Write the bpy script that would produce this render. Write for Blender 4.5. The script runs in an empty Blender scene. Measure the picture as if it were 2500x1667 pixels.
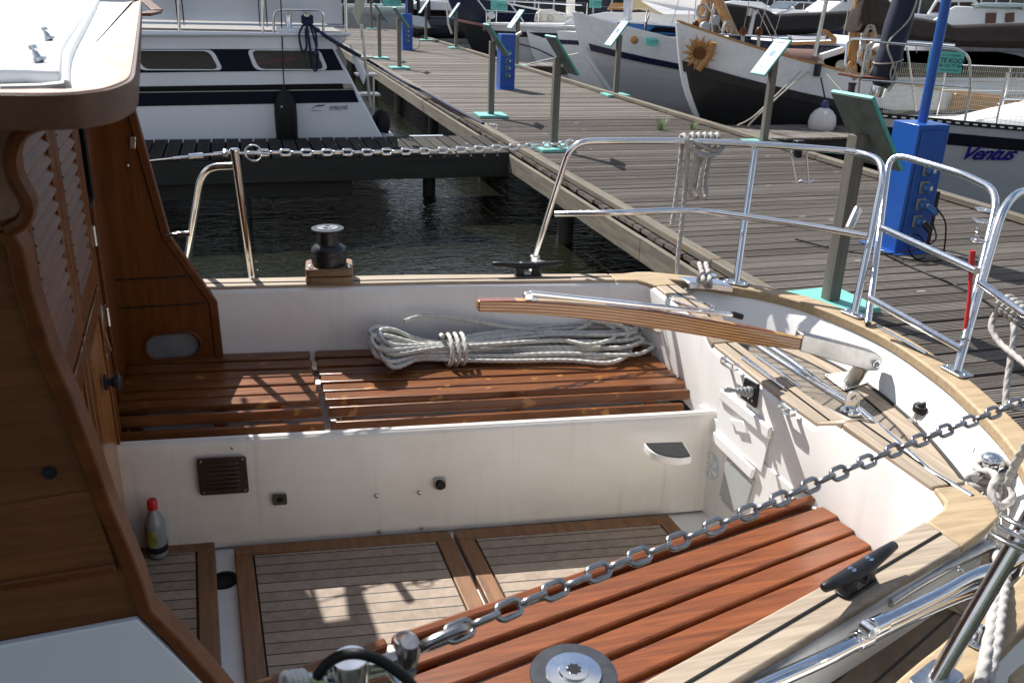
import bpy, math, random
from mathutils import Vector, Matrix, Quaternion
random.seed(7)
R = math.radians
sc = bpy.context.scene
col = sc.collection
Z3 = Vector((0, 0, 1))

# ------------------------------------------------------------------ camera
# World: X runs along the moored boat (aft, towards the jetty), Y across it, Z up; jetty deck is z = 0, eye height 1.75 m
FPX, CX, CY, EYE = 2180.0, 1250.0, 833.5, Vector((0, 0, 1.75))
_p, _r, _a = R(21.65), R(1.975), R(17.2)
_h = Vector((math.sin(_a), math.cos(_a), 0)); _r0 = Vector((math.cos(_a), -math.sin(_a), 0))
FW = _h * math.cos(_p) - Z3 * math.sin(_p)
_u0 = _r0.cross(FW)
RT = _r0 * math.cos(_r) + _u0 * math.sin(_r)
UP = RT.cross(FW)
def ray(x, y): return FW + RT * ((x - CX) / FPX) - UP * ((y - CY) / FPX)
# survey: where the sight line through a photo pixel meets a level plane, an X plane or a Y plane of the real layout
def P(x, y, z): d = ray(x, y); return EYE + d * ((z - EYE.z) / d.z)
def PX(x, y, X): d = ray(x, y); return EYE + d * ((X - EYE.x) / d.x)
def PY(x, y, Y): d = ray(x, y); return EYE + d * ((Y - EYE.y) / d.y)

cam = bpy.data.cameras.new("camera"); co = bpy.data.objects.new("camera", cam); col.objects.link(co)
co.matrix_world = Matrix.Translation(EYE) @ Matrix((RT, UP, -FW)).transposed().to_4x4()
cam.sensor_width = 36; cam.lens = 36 * FPX / 2500; cam.clip_start = 0.05; cam.clip_end = 3000
cam.dof.use_dof = True; cam.dof.focus_distance = 3.3; cam.dof.aperture_fstop = 14
sc.camera = co

# ------------------------------------------------------------------ mesh building
class MB:
    def __init__(s): s.v = []; s.f = []
    def add(s, vs, fs):
        k = len(s.v); s.v += [Vector(q) for q in vs]; s.f += [[k + i for i in f] for f in fs]; return s
    def box(s, x0, x1, y0, y1, z0, z1):
        return s.hexa([(x0, y0, z0), (x1, y0, z0), (x1, y1, z0), (x0, y1, z0)], [(x0, y0, z1), (x1, y0, z1), (x1, y1, z1), (x0, y1, z1)])
    def hexa(s, b, t):
        return s.add(list(b) + list(t), [(3, 2, 1, 0), (4, 5, 6, 7), (0, 1, 5, 4), (1, 2, 6, 5), (2, 3, 7, 6), (3, 0, 4, 7)])
    def obox(s, c, ax, ay, az):                       # centre and three half-axis vectors
        c, ax, ay, az = Vector(c), Vector(ax), Vector(ay), Vector(az)
        return s.hexa([c - ax - ay - az, c + ax - ay - az, c + ax + ay - az, c - ax + ay - az], [c - ax - ay + az, c + ax - ay + az, c + ax + ay + az, c - ax + ay + az])
    def beam(s, a, b, w, h, up=Z3):                   # square-section bar between two points
        a, b = Vector(a), Vector(b); d = (b - a); n = d.normalized(); sd = n.cross(Vector(up)).normalized(); u = sd.cross(n)
        return s.obox((a + b) / 2, d / 2, sd * w / 2, u * h / 2)
    def prism(s, poly, vec):
        poly = [Vector(q) for q in poly]; vec = Vector(vec); n = len(poly)
        nr = Vector((0, 0, 0))
        for i in range(n): nr += (poly[i] - poly[0]).cross(poly[(i + 1) % n] - poly[0])
        if nr.dot(vec) < 0: poly = poly[::-1]
        return s.add(poly + [q + vec for q in poly], [list(range(n))[::-1], list(range(n, 2 * n))] + [(i, (i + 1) % n, n + (i + 1) % n, n + i) for i in range(n)])
    def loft(s, rings, closed=True, caps=True):
        n = len(rings[0]); m = len(rings); fs = []
        for j in range(m - 1):
            for i in range(n if closed else n - 1):
                fs.append((j * n + i, j * n + (i + 1) % n, (j + 1) * n + (i + 1) % n, (j + 1) * n + i))
        if caps and closed: fs += [list(range(n))[::-1], [(m - 1) * n + i for i in range(n)]]
        return s.add([q for r in rings for q in r], fs)
    def tube(s, pts, r, n=10, closed=False, prof=None, twist=0.0):
        pts = [Vector(q) for q in pts]; m = len(pts)
        rr = r if isinstance(r, (list, tuple)) else [r] * m
        T = []
        for i in range(m):
            a = pts[(i - 1) % m] if closed or i > 0 else pts[i]; b = pts[(i + 1) % m] if closed or i < m - 1 else pts[i]
            t = b - a; T.append(t.normalized() if t.length > 1e-9 else Vector((1, 0, 0)))
        ref = Z3 if abs(T[0].z) < .9 else Vector((1, 0, 0))
        u = (ref - T[0] * ref.dot(T[0])).normalized(); rings = []; ang = 0.0
        for i in range(m):
            if i:
                q = T[i - 1].rotation_difference(T[i]); u = q @ u; u = (u - T[i] * u.dot(T[i])).normalized()
                ang += twist * (pts[i] - pts[i - 1]).length
            w = T[i].cross(u)
            rings.append([pts[i] + (u * math.cos(2 * math.pi * k / n + ang) + w * math.sin(2 * math.pi * k / n + ang)) * rr[i] * (prof[k] if prof else 1) for k in range(n)])
        if closed:
            k0 = len(s.v); s.loft(rings, True, False)
            s.f += [[k0 + (m - 1) * n + i, k0 + (m - 1) * n + (i + 1) % n, k0 + (i + 1) % n, k0 + i] for i in range(n)]
            return s
        return s.loft(rings, True, True)
    def lathe(s, prof, c, axis=Z3, n=28):             # prof: (radius, height)
        q = Z3.rotation_difference(Vector(axis).normalized()); c = Vector(c)
        return s.loft([[c + q @ Vector((r * math.cos(2 * math.pi * k / n), r * math.sin(2 * math.pi * k / n), h)) for k in range(n)] for r, h in prof], True, True)
    def grid(s, rows): return s.loft(rows, False, False)
    def ball(s, c, r, n=14, m=8, sc=(1, 1, 1)):
        c = Vector(c)
        return s.loft([[c + Vector((sc[0] * r * max(math.sin(math.pi * j / m), .02) * math.cos(2 * math.pi * k / n), sc[1] * r * max(math.sin(math.pi * j / m), .02) * math.sin(2 * math.pi * k / n), -sc[2] * r * math.cos(math.pi * j / m))) for k in range(n)] for j in range(m + 1)], True, True)
    def build(s, name, m, parent=None, bevel=0, smooth=35, seg=2):
        me = bpy.data.meshes.new(name); me.from_pydata(s.v, [], s.f)
        if m is not None: me.materials.append(m)
        if smooth:
            me.polygons.foreach_set('use_smooth', [True] * len(me.polygons)); me.set_sharp_from_angle(angle=R(smooth))
        me.update()
        o = bpy.data.objects.new(name, me); col.objects.link(o)
        if bevel:
            b = o.modifiers.new('bevel', 'BEVEL'); b.width = bevel; b.segments = seg; b.limit_method = 'ANGLE'; b.angle_limit = R(40)
        return o

def tag(o, label=None, cat=None, group=None, kind=None):
    for k, v in (('label', label), ('category', cat), ('group', group), ('kind', kind)):
        if v: o[k] = v
    return o
def thing(name, label, cat, loc=(0, 0, 0), group=None, rz=0):
    o = bpy.data.objects.new(name, None); col.objects.link(o); o.location = loc; o.rotation_euler = (0, 0, rz); o.empty_display_size = .1
    o.matrix_world = Matrix.Translation(Vector(loc)) @ Matrix.Rotation(rz, 4, 'Z')
    PINV[o.name] = o.matrix_world.inverted()
    return tag(o, label, cat, group)
PINV = {}
def part(mb, name, m, parent, bevel=0, smooth=35, seg=2, label=None):   # mesh in world coordinates, kept in place under its parent
    o = mb.build(name, m, None, bevel, smooth, seg)
    if parent is not None:
        o.parent = parent
        if parent.name in PINV: o.matrix_parent_inverse = PINV[parent.name]
    if label: o['label'] = label
    return o
def lpart(mb, name, m, parent, bevel=0, smooth=35, seg=2):              # mesh in the thing's own coordinates
    o = mb.build(name, m, None, bevel, smooth, seg); o.parent = parent; return o
def copy_tree(o, parent=None):
    c = o.copy(); col.objects.link(c)
    if parent is not None: c.parent = parent
    for ch in list(o.children): copy_tree(ch, c)
    return c

def cr(pts, n=6, closed=False):                       # Catmull-Rom through points
    pts = [Vector(q) for q in pts]; m = len(pts); out = []
    for i in range(m if closed else m - 1):
        g = (lambda k: pts[k % m]) if closed else (lambda k: pts[min(max(k, 0), m - 1)])
        a, b, c, d = g(i - 1), g(i), g(i + 1), g(i + 2)
        for j in range(n):
            t = j / n
            out.append(.5 * (2 * b + (c - a) * t + (2 * a - 5 * b + 4 * c - d) * t * t + (3 * b - a - 3 * c + d) * t ** 3))
    if not closed: out.append(pts[-1])
    return out
def bent(pts, rad, n=7):                              # polyline with rounded corners, as pipe is bent
    pts = [Vector(q) for q in pts]; out = [pts[0]]
    for i in range(1, len(pts) - 1):
        a, b, c = pts[i - 1], pts[i], pts[i + 1]; rd = rad[i] if isinstance(rad, (list, tuple)) else rad
        l = min(rd, (a - b).length * .48, (c - b).length * .48)
        p, q = b + (a - b).normalized() * l, b + (c - b).normalized() * l
        for j in range(n + 1):
            t = j / n; out.append(p * (1 - t) ** 2 + b * 2 * t * (1 - t) + q * t * t)
    out.append(pts[-1]); return out
def resample(pts, step):
    pts = [Vector(q) for q in pts]; out = [pts[0]]; acc = 0
    for a, b in zip(pts, pts[1:]):
        L = (b - a).length
        while acc + L >= step and L > 1e-9:
            a = a + (b - a) * ((step - acc) / L); L = (b - a).length; acc = 0; out.append(a)
        acc += L
    return out
ROPEPROF = [0.80 + .20 * abs(math.cos(1.5 * 2 * math.pi * k / 12)) for k in range(12)]
def rope(mb, pts, r, lay=5.2, step=None):             # three-strand laid rope
    pts = resample(pts, step or r * .62)
    if len(pts) > 2: mb.tube(pts, r * 1.06, 12, False, ROPEPROF, 2 * math.pi / (lay * 2 * r) / 1.0)
def rrect(c, ax, ay, w, h, r, n=5):                   # rounded rectangle outline: half sizes w, h along unit axes ax, ay
    c, ax, ay = Vector(c), Vector(ax), Vector(ay); out = []
    for sx, sy, a0 in ((1, 1, 0), (-1, 1, 90), (-1, -1, 180), (1, -1, 270)):
        for j in range(n + 1):
            a = R(a0 + 90 * j / n); out.append(c + ax * (sx * (w - r) + r * math.cos(a)) + ay * (sy * (h - r) + r * math.sin(a)))
    return out
def circ(c, ax, ay, r, n=20): return [Vector(c) + Vector(ax) * r * math.cos(2 * math.pi * k / n) + Vector(ay) * r * math.sin(2 * math.pi * k / n) for k in range(n)]
def frame_ring(mb, outer, inner, vec):                # flat ring between two outlines of equal length, extruded by vec
    n = len(outer); vec = Vector(vec)
    mb.add(outer + inner + [q + vec for q in outer] + [q + vec for q in inner],
           [(i, (i + 1) % n, n + (i + 1) % n, n + i) for i in range(n)] + [(2 * n + i, 3 * n + i, 3 * n + (i + 1) % n, 2 * n + (i + 1) % n) for i in range(n)]
           + [(i, 2 * n + i, 2 * n + (i + 1) % n, (i + 1) % n) for i in range(n)] + [(n + i, n + (i + 1) % n, 3 * n + (i + 1) % n, 3 * n + i) for i in range(n)])
def text_mesh(body, size, shear=0.0, bold=0.0, space=1.0):
    cu = bpy.data.curves.new('t', 'FONT'); cu.body = body; cu.size = size; cu.shear = shear; cu.offset = bold; cu.space_character = space; cu.resolution_u = 3; cu.extrude = size * .01
    o = bpy.data.objects.new('t', cu); col.objects.link(o); dg = bpy.context.evaluated_depsgraph_get(); dg.update()
    me = bpy.data.meshes.new_from_object(o.evaluated_get(dg)); bpy.data.objects.remove(o); bpy.data.curves.remove(cu)
    mb = MB(); mb.v = [v.co.copy() for v in me.vertices]; mb.f = [list(p.vertices) for p in me.polygons]; bpy.data.meshes.remove(me); return mb
def place(mb, o, ax, ay):                             # put flat lettering at o with unit axes ax (along) and ay (up)
    o, ax, ay = Vector(o), Vector(ax).normalized(), Vector(ay).normalized(); n = ax.cross(ay)
    mb.v = [o + ax * q.x + ay * q.y + n * q.z for q in mb.v]; return mb

# ------------------------------------------------------------------ materials
class NT:
    def __init__(s, name):
        s.m = bpy.data.materials.new(name); s.m.use_nodes = True; s.t = s.m.node_tree; s.b = s.t.nodes['Principled BSDF']
    def n(s, kind, **kw):
        nd = s.t.nodes.new(kind)
        for k, v in kw.items():
            if k in nd.inputs.keys() if isinstance(k, str) else False: nd.inputs[k].default_value = v
            else: setattr(nd, k, v)
        return nd
    def l(s, a, b): s.t.links.new(a, b)
    def coord(s, scale=(1, 1, 1), rot=(0, 0, 0)):
        tc = s.n('ShaderNodeTexCoord'); mp = s.n('ShaderNodeMapping'); mp.inputs['Scale'].default_value = scale; mp.inputs['Rotation'].default_value = rot
        s.l(tc.outputs['Object'], mp.inputs['Vector']); return mp.outputs['Vector']
    def noise(s, vec, scale, detail=4, rough=.6, dist=0):
        nd = s.n('ShaderNodeTexNoise'); nd.inputs['Scale'].default_value = scale; nd.inputs['Detail'].default_value = detail; nd.inputs['Roughness'].default_value = rough; nd.inputs['Distortion'].default_value = dist
        s.l(vec, nd.inputs['Vector']); return nd.outputs['Fac']
    def ramp(s, fac, stops):
        nd = s.n('ShaderNodeValToRGB'); e = nd.color_ramp.elements
        while len(e) < len(stops): e.new(.5)
        for el, (p, c) in zip(e, stops): el.position = p; el.color = (*c, 1) if len(c) == 3 else c
        s.l(fac, nd.inputs['Fac']); return nd.outputs['Color']
    def mix(s, fac, a, b, mode='MIX'):
        nd = s.n('ShaderNodeMix', data_type='RGBA', blend_type=mode)
        for sock, v in ((nd.inputs[0], fac), (nd.inputs[6], a), (nd.inputs[7], b)):
            if isinstance(v, (int, float)): sock.default_value = v
            elif isinstance(v, tuple): sock.default_value = (*v, 1)
            else: s.l(v, sock)
        return nd.outputs[2]
    def math(s, op, a, b=0.0, c=None):
        nd = s.n('ShaderNodeMath', operation=op)
        for i, v in enumerate((a, b) if c is None else (a, b, c)):
            if isinstance(v, (int, float)): nd.inputs[i].default_value = v
            else: s.l(v, nd.inputs[i])
        return nd.outputs[0]
    def xyz(s, vec=None):
        nd = s.n('ShaderNodeSeparateXYZ'); s.l(vec if vec is not None else s.n('ShaderNodeTexCoord').outputs['Object'], nd.inputs[0]); return nd.outputs
    def bump(s, h, strength=.3, dist=.002):
        nd = s.n('ShaderNodeBump'); nd.inputs['Strength'].default_value = strength; nd.inputs['Distance'].default_value = dist; s.l(h, nd.inputs['Height']); s.l(nd.outputs['Normal'], s.b.inputs['Normal']); return nd
    def set(s, **kw):
        for k, v in kw.items():
            k = k.replace('_', ' ')
            if isinstance(v, (int, float)): s.b.inputs[k].default_value = v
            elif isinstance(v, tuple): s.b.inputs[k].default_value = (*v, 1) if len(v) == 3 else v
            else: s.l(v, s.b.inputs[k])
        return s
def plain(name, c, rough=.5, metal=0, var=.12, scale=9, coat=0, bump=.0, spec=.5):
    t = NT(name); v = t.coord(); f = t.noise(v, scale, 5)
    d = tuple(max(0, x * (1 - var)) for x in c); e = tuple(min(1, x * (1 + var)) for x in c)
    t.set(Base_Color=t.ramp(f, [(.3, d), (.7, e)]), Metallic=metal, Coat_Weight=coat, Coat_Roughness=.08)
    t.b.inputs['Specular IOR Level'].default_value = spec
    f2 = t.noise(v, scale * 4, 3); t.set(Roughness=t.math('MULTIPLY_ADD', f2, .16, max(rough - .08, .02)))
    if bump: t.bump(t.noise(v, scale * 14, 3), bump, .001)
    return t.m
def wood(name, c1, c2, axis='X', rough=.5, coat=0, grain=60, stretch=18, bump=.15, blotch=.35, spots=None, spec=.5, fine=1.0):
    t = NT(name); s = [grain] * 3; s['XYZ'.index(axis)] = grain / stretch
    v = t.coord(tuple(s)); v2 = t.coord()
    g = t.noise(v, 1.0, 7, .62, .6); g2 = t.noise(v, 3.3 * fine, 5, .7)
    g = t.math('MULTIPLY_ADD', g2, .35, t.math('MULTIPLY', g, .72))
    b = t.noise(v2, 5.5, 4)
    c = t.ramp(g, [(.34, c1), (.66, c2)])
    c = t.mix(t.math('MULTIPLY', b, blotch), c, tuple(x * .55 for x in c1))
    if spots:                                          # worn patches with a shape of their own
        sp = t.noise(t.coord((8, 16, 10)), 1.6, 2, .4); c = t.mix(t.ramp(sp, [(.66, (0, 0, 0)), (.70, (1, 1, 1))]), c, spots)
    t.set(Base_Color=c, Coat_Weight=coat, Coat_Roughness=.12, Roughness=t.math('MULTIPLY_ADD', g2, .25, rough - .12))
    t.b.inputs['Specular IOR Level'].default_value = spec
    if bump: t.bump(g, bump, .0015)
    return t.m
MT = {}
MT['steel'] = plain('polished_stainless', (.72, .72, .72), .16, 1, .06, 20)
MT['steel_dull'] = plain('brushed_stainless', (.5, .49, .47), .3, 1, .15, 30, bump=.05)
MT['chain'] = plain('chain_steel', (.34, .33, .33), .3, 1, .25, 60)
MT['black'] = plain('black_plastic', (.012, .0125, .014), .4, 0, .25, 30, spec=.3)
MT['anod'] = plain('dark_anodised', (.014, .015, .019), .32, 0, .2, 40, spec=.4)
MT['rubber'] = plain('black_rubber', (.007, .007, .0075), .55, 0, .3, 30, bump=.1, spec=.25)
MT['white_gloss'] = plain('white_paint', (.8, .8, .8), .3, 0, .03, 5)
MT['grey'] = plain('grey_plastic', (.3, .31, .32), .5, 0, .1, 20)
MT['teak_cap'] = wood('weathered_teak_cap', (.25, .195, .14), (.47, .38, .285), 'X', .75, 0, 70, 22, .35, .22)
MT['teak_cap_y'] = wood('weathered_teak_cap_across', (.25, .195, .14), (.47, .38, .285), 'Y', .75, 0, 70, 22, .35, .22)
MT['teak_rail'] = wood('pale_teak_rail', (.30, .215, .125), (.50, .37, .22), 'X', .65, 0, 60, 10, .25, .3)
MT['slat'] = wood('varnished_slat', (.085, .026, .006), (.27, .088, .02), 'X', .34, .2, 55, 20, .3, .55, spots=(.38, .17, .04), spec=.4)
MT['slat_near'] = wood('varnished_slat_red', (.095, .025, .007), (.29, .082, .021), 'X', .45, .05, 60, 18, .4, .5, spec=.35)
MT['mahog'] = wood('varnished_mahogany', (.075, .021, .004), (.19, .062, .011), 'Z', .3, .12, 30, 12, .06, .5, spec=.3)
MT['mahog_x'] = wood('varnished_mahogany_rail', (.07, .02, .005), (.17, .052, .012), 'X', .4, .05, 30, 14, .1, .5, spec=.22)
MT['mahog_y'] = wood('varnished_mahogany_trim', (.1, .03, .01), (.25, .085, .028), 'Y', .3, .5, 30, 10, .1, .5)
MT['panelwood'] = wood('dull_teak_panel', (.085, .031, .010), (.19, .078, .026), 'X', .6, 0, 34, 16, .3, .5, spec=.2)
MT['bracket'] = wood('worn_varnish_panel', (.14, .07, .042), (.32, .19, .12), 'Z', .65, 0, 20, 3, .3, .5)
MT['floorframe'] = wood('floor_panel_frame', (.12, .05, .017), (.28, .13, .05), 'Y', .5, .05, 40, 10, .15, .4)
def gelcoat(name, c=(.82, .815, .80), dirt=.10, rough=.3):
    t = NT(name); v = t.coord(); a = t.noise(v, 3.2, 4); st = t.noise(t.coord((22, 22, 1.2)), 1.0, 3)
    cc = t.mix(t.math('MULTIPLY', t.ramp(a, [(.42, (0, 0, 0)), (.78, (1, 1, 1))]), dirt), c, (.45, .38, .28))
    cc = t.mix(t.math('MULTIPLY', t.ramp(st, [(.58, (0, 0, 0)), (.74, (1, 1, 1))]), dirt * .8), cc, (.4, .35, .28))
    t.set(Base_Color=cc, Roughness=t.math('MULTIPLY_ADD', a, .2, rough - .1)); t.bump(t.noise(v, 1.7, 2), .15, .01); return t.m
MT['gel'] = gelcoat('white_gelcoat', dirt=.24)
MT['gel_clean'] = gelcoat('white_gelcoat_clean', (.86, .86, .85), .04, .35)
MT['cream'] = gelcoat('cream_gelcoat', (.76, .735, .68), .34, .4)
def caulked(name, c1, c2, mode, pitch, gap, y0=0., ang=0., rough=.7, coat=0):
    # straight planks with black seams; mode 'Y': seams along X; 'V': herringbone meeting at y0
    t = NT(name); X, Y, Zc = t.xyz()
    if mode == 'Y': q = Y
    elif mode == 'X': q = X
    else: q = t.math('ADD', t.math('MULTIPLY', X, math.sin(ang)), t.math('MULTIPLY', t.math('ABSOLUTE', t.math('SUBTRACT', Y, y0)), math.cos(ang)))
    if mode == 'A': q = t.math('ADD', t.math('MULTIPLY', X, math.sin(ang)), t.math('MULTIPLY', Y, math.cos(ang)))
    q = t.math('DIVIDE', q, pitch); fr = t.math('FRACT', q); idx = t.math('FLOOR', q)
    seam = t.math('LESS_THAN', fr, gap)
    wn = t.n('ShaderNodeTexWhiteNoise', noise_dimensions='1D'); t.l(idx, wn.inputs['W'])
    s = (4, 70, 70) if mode == 'Y' else (70, 4, 70)
    g = t.noise(t.coord(s if mode in 'XY' else (30, 30, 30)), 1.0, 7, .65, .5)
    c = t.ramp(t.math('ADD', t.math('MULTIPLY', g, .75), t.math('MULTIPLY', wn.outputs['Value'], .25)), [(.3, c1), (.72, c2)])
    b = t.noise(t.coord(), 7, 4); c = t.mix(t.math('MULTIPLY', b, .3), c, tuple(x * .6 for x in c1))
    t.set(Base_Color=t.mix(seam, c, (.012, .013, .015)), Roughness=t.math('MULTIPLY_ADD', seam, -.25, rough), Coat_Weight=coat)
    t.bump(t.math('MULTIPLY_ADD', seam, -.6, t.math('MULTIPLY', g, .5)), .35, .002); return t.m
MT['deck_teak'] = caulked('aft_deck_teak', (.17, .138, .105), (.36, .30, .235), 'V', .042, .15, 2.12, R(31))
MT['side_teak'] = caulked('side_deck_teak', (.15, .11, .075), (.28, .215, .155), 'A', .047, .13, 0, R(-24))
MT['floor_teak'] = caulked('floor_teak', (.23, .175, .13), (.42, .335, .26), 'A', .043, .10, 0, R(6.5))
MT['rope'] = plain('white_rope', (.50, .49, .455), .85, 0, .2, 60, bump=.3)
MT['rope_grey'] = plain('grey_rope', (.42, .40, .375), .85, 0, .25, 70, bump=.3)
MT['rope_old'] = plain('tan_rope', (.4, .37, .31), .9, 0, .25, 70, bump=.3)
MT['rope_navy'] = plain('navy_rope', (.012, .016, .06), .8, 0, .2, 70, bump=.3)
def hull_paint(name, c, rough=.25): return plain(name, c, rough, 0, .06, 3, coat=.15)
# ================================================================== the sailing boat in the foreground
boat = thing('sailing_boat', 'white sailing boat with varnished slatted benches, tiller and teak trim in the foreground', 'sailing boat', (0.4, 2.1, -.68))
def bp(mb, name, m, bevel=0, smooth=35, parent=None, seg=2, label=None): return part(mb, name, m, parent or boat, bevel, smooth, seg, label)
def sub(o, *a, **k):                                   # sub-part of a part whose own origin is the world origin + parent inverse
    s = a[0].build(a[1], a[2], None, k.get('bevel', 0), k.get('smooth', 35), k.get('seg', 2)); s.parent = o
    s.matrix_parent_inverse = (Matrix(o.matrix_parent_inverse).inverted() @ Matrix.Identity(4)) if False else Matrix.Identity(4)
    return s
ZC, ZD = .75, .60
# --- rail cap outline (stern is a rounded double-ender), far side -> stern -> near side
capO = cr([(-2.6, 3.42, .50), (-1.4, 3.42, .50), (-.4, 3.38, .51), (.45, 3.30, .55), (1.05, 3.17, .64), (1.40, 3.045, .735), (1.545, 2.954, .75), (1.70, 2.85, .75), (1.855, 2.707, .75), (1.955, 2.5, .75), (1.995, 2.211, .75), (1.962, 1.93, .75), (1.905, 1.715, .75), (1.80, 1.45, .75), (1.63, 1.2, .75), (1.42, 1.02, .75), (1.235, .941, .75), (1.135, .896, .75), (1.035, .855, .75), (.5, .66, .745), (-.4, .55, .74), (-1.4, .5, .74), (-2.6, .5, .74)], 6)
def inset(pts, d):                                    # offset to the inside of the outline (boat axis side)
    out = []
    for i, p in enumerate(pts):
        t = (pts[min(i + 1, len(pts) - 1)] - pts[max(i - 1, 0)]).normalized(); n = Vector((t.y, -t.x, 0)); out.append(p + n * d)
    return out
capO = resample(capO, .05)
capI = inset(capO, .072)
m = MB(); dn = Vector((0, 0, -.035))
m.loft([[a, b, b + dn, a + dn] for a, b in zip(capO, capI)])
bp(m, 'rail_cap', MT['teak_rail'], .006)
ddz = lambda q: min(ZD, q.z - .08)
bulw = inset(capO, .062); deckE = inset(capO, .125)
m = MB(); m.loft([[a + Vector((0, 0, -.03)) for a in bulw], [Vector((a.x * .5 + b.x * .5, a.y * .5 + b.y * .5, (a.z + ddz(b)) / 2)) for a, b in zip(bulw, deckE)], [Vector((b.x, b.y, ddz(b))) for b in deckE]], False, False)
bp(m, 'bulwark', MT['gel_clean'], 0, 60)
# hull: outer topsides from the cap down to the water
hs = [inset(capO, d) for d in (.01, -.035, -.02, .06, .22)]; hz = [None, .48, .1, -.35, -.95]
m = MB(); m.loft([[Vector((q.x, q.y, q.z - .03 if z is None else z)) for q in r_] for r_, z in zip(hs, hz)], False, False)
bp(m, 'hull', MT['gel_clean'], 0, 60)
m = MB(); ho = inset(capO, -.06); hi = inset(capO, -.015)
m.loft([[Vector((a.x, a.y, .47)), Vector((b.x, b.y, .47)), Vector((b.x, b.y, .41)), Vector((a.x, a.y, .41))] for a, b in zip(ho, hi)])
bp(m, 'rubbing_strake', MT['teak_rail'], .008)

# --- coaming outlines (plan), inner and outer, far fore -> far aft -> near aft -> near fore
cI = [(-.60, 3.16), (-.111, 3.101), (.636, 3.014), (1.383, 2.897), (1.412, 2.865), (1.400, 2.40), (1.39, 1.97), (1.405, 1.60), (1.398, 1.317), (1.368, 1.299), (1.098, 1.205), (.999, 1.156), (.512, .99), (-.60, .66)]
cO = [(-.60, 3.27), (-.136, 3.205), (.562, 3.123), (1.40, 2.985), (1.50, 2.93), (1.50, 2.40), (1.492, 1.97), (1.505, 1.60), (1.497, 1.30), (1.415, 1.212), (1.111, 1.103), (.90, 1.03), (.65, .940), (-.60, .545)]
# deck inside the bulwark with the cockpit opening left free: strips between the coaming foot and the bulwark foot
near_i = min(range(len(deckE)), key=lambda i: (deckE[i] - Vector((1.35, 1.1, .75))).length)
far_i = min(range(len(deckE)), key=lambda i: (deckE[i] - Vector((1.45, 2.95, .75))).length)
aft = [Vector((q.x, q.y, ZD)) for q in deckE[far_i:near_i + 1]]
m = MB(); n = len(aft); inn = []
for i in range(n):
    t = i / (n - 1); inn.append(Vector((1.46 if .12 < t < .88 else 1.40, 2.93 - (2.93 - 1.22) * t, ZD)))
m.grid([inn, aft]); ad = bp(m, 'aft_deck', MT['deck_teak'], 0, 0)
m = MB(); mo = [q + Vector((0, 0, .003)) for q in aft]; mi = [q + Vector((0, 0, 0)) for q in inset(mo, .062)]
m.grid([mo, mi]); bp(m, 'margin_plank', MT['teak_cap_y'], 0, 0)
m = MB(); m.tube([q + Vector((0, 0, .004)) for q in inset(aft, .003)], .006, 6); bp(m, 'deck_seam', MT['rubber']); m = MB(); m.tube([q + Vector((0, 0, .0)) for q in inset(aft, .066)], .003, 6); bp(m, 'deck_seam', MT['rubber'])
nd = [Vector((q.x, q.y, ZD)) for q in deckE[near_i:]]
ins = [Vector((min(q.x, 1.42), 0, ZD)) for q in nd]
for q, w in zip(nd, ins): w.y = .56 + .316 * (w.x + .6) + (.03 if w.x > -.6 else 0)
m = MB(); m.grid([ins, nd]); bp(m, 'side_deck', MT['side_teak'], 0, 0)
fd = [Vector((q.x, q.y, ddz(q))) for q in deckE[:far_i + 1]]
m = MB(); m.grid([fd, [Vector((min(q.x, 1.45), 3.2 - .14 * (min(q.x, 1.45) + .1) if q.x > -.7 else .5, q.z)) for q in fd]]); bp(m, 'side_deck', MT['side_teak'], 0, 0)
# --- coaming walls
def zc(i): return {5: .70, 6: .70}.get(i, ZC)
m = MB()
outW = [Vector((x, y, zc(i) - .012)) for i, (x, y) in enumerate(cO)]
m.grid([outW, [Vector((q.x + (.0), q.y, ZD - .02)) for q in outW]])
bp(m, 'coaming', gelcoat('coaming_gelcoat', (.84, .84, .83), .05, .28), 0, 50)
# cockpit liner: inner walls down to the seats, aft wall down to the sole, locker fronts, sole
SO, ST = .148, .44
m = MB()
i_top = [Vector((x, y, zc(i) - .008)) for i, (x, y) in enumerate(cI)]
# recess shoulders in the aft coaming
top = i_top[:5] + [Vector((1.405, 2.47, ZC - .008)), Vector((1.41, 2.38, .692)), Vector((1.40, 1.97, .692)), Vector((1.405, 1.80, .692)), Vector((1.41, 1.725, ZC - .008)), Vector((1.405, 1.5, ZC - .008))] + i_top[8:]
low = [Vector((q.x + (.012 if 1.3 < q.x else 0), q.y + (.015 if q.y > 2.88 and q.x < 1.4 else (-.015 if q.y < 1.31 and q.x < 1.39 else 0)), ST - .02)) for q in top]
def rnd(a, b, k): return a.lerp(b, k)
m.grid([[q + Vector((.022 if 4 <= i <= 11 else 0, .022 if i < 5 else (-.022 if i > 11 else 0), 0)) for i, q in enumerate(top)], [q + Vector((.007 if 4 <= i <= 11 else 0, .007 if i < 5 else (-.007 if i > 11 else 0), -.005)) for i, q in enumerate(top)], [q + Vector((0, 0, -.02)) for q in top], low])
bp(m, 'cockpit_side', MT['gel'], 0, 75)
m = MB(); m.box(1.405, 1.425, 1.62, 2.40, SO - .05, ST + .03)                 # aft wall of the footwell
bp(m, 'cockpit_end', MT['gel'], 0)
m = MB()
fF = [Vector((-.60, 2.50, SO - .02)), Vector((.154, 2.42, SO - .02)), Vector((1.289, 2.30, SO - .02)), Vector((1.42, 2.29, SO - .02))]
tF = [Vector((q.x, q.y + .01, .487)) for q in fF]
m.grid([[q + Vector((0, .03, 0)) for q in tF], [q + Vector((0, .006, -.003)) for q in tF], [q + Vector((0, 0, -.02)) for q in tF], fF]); 
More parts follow.
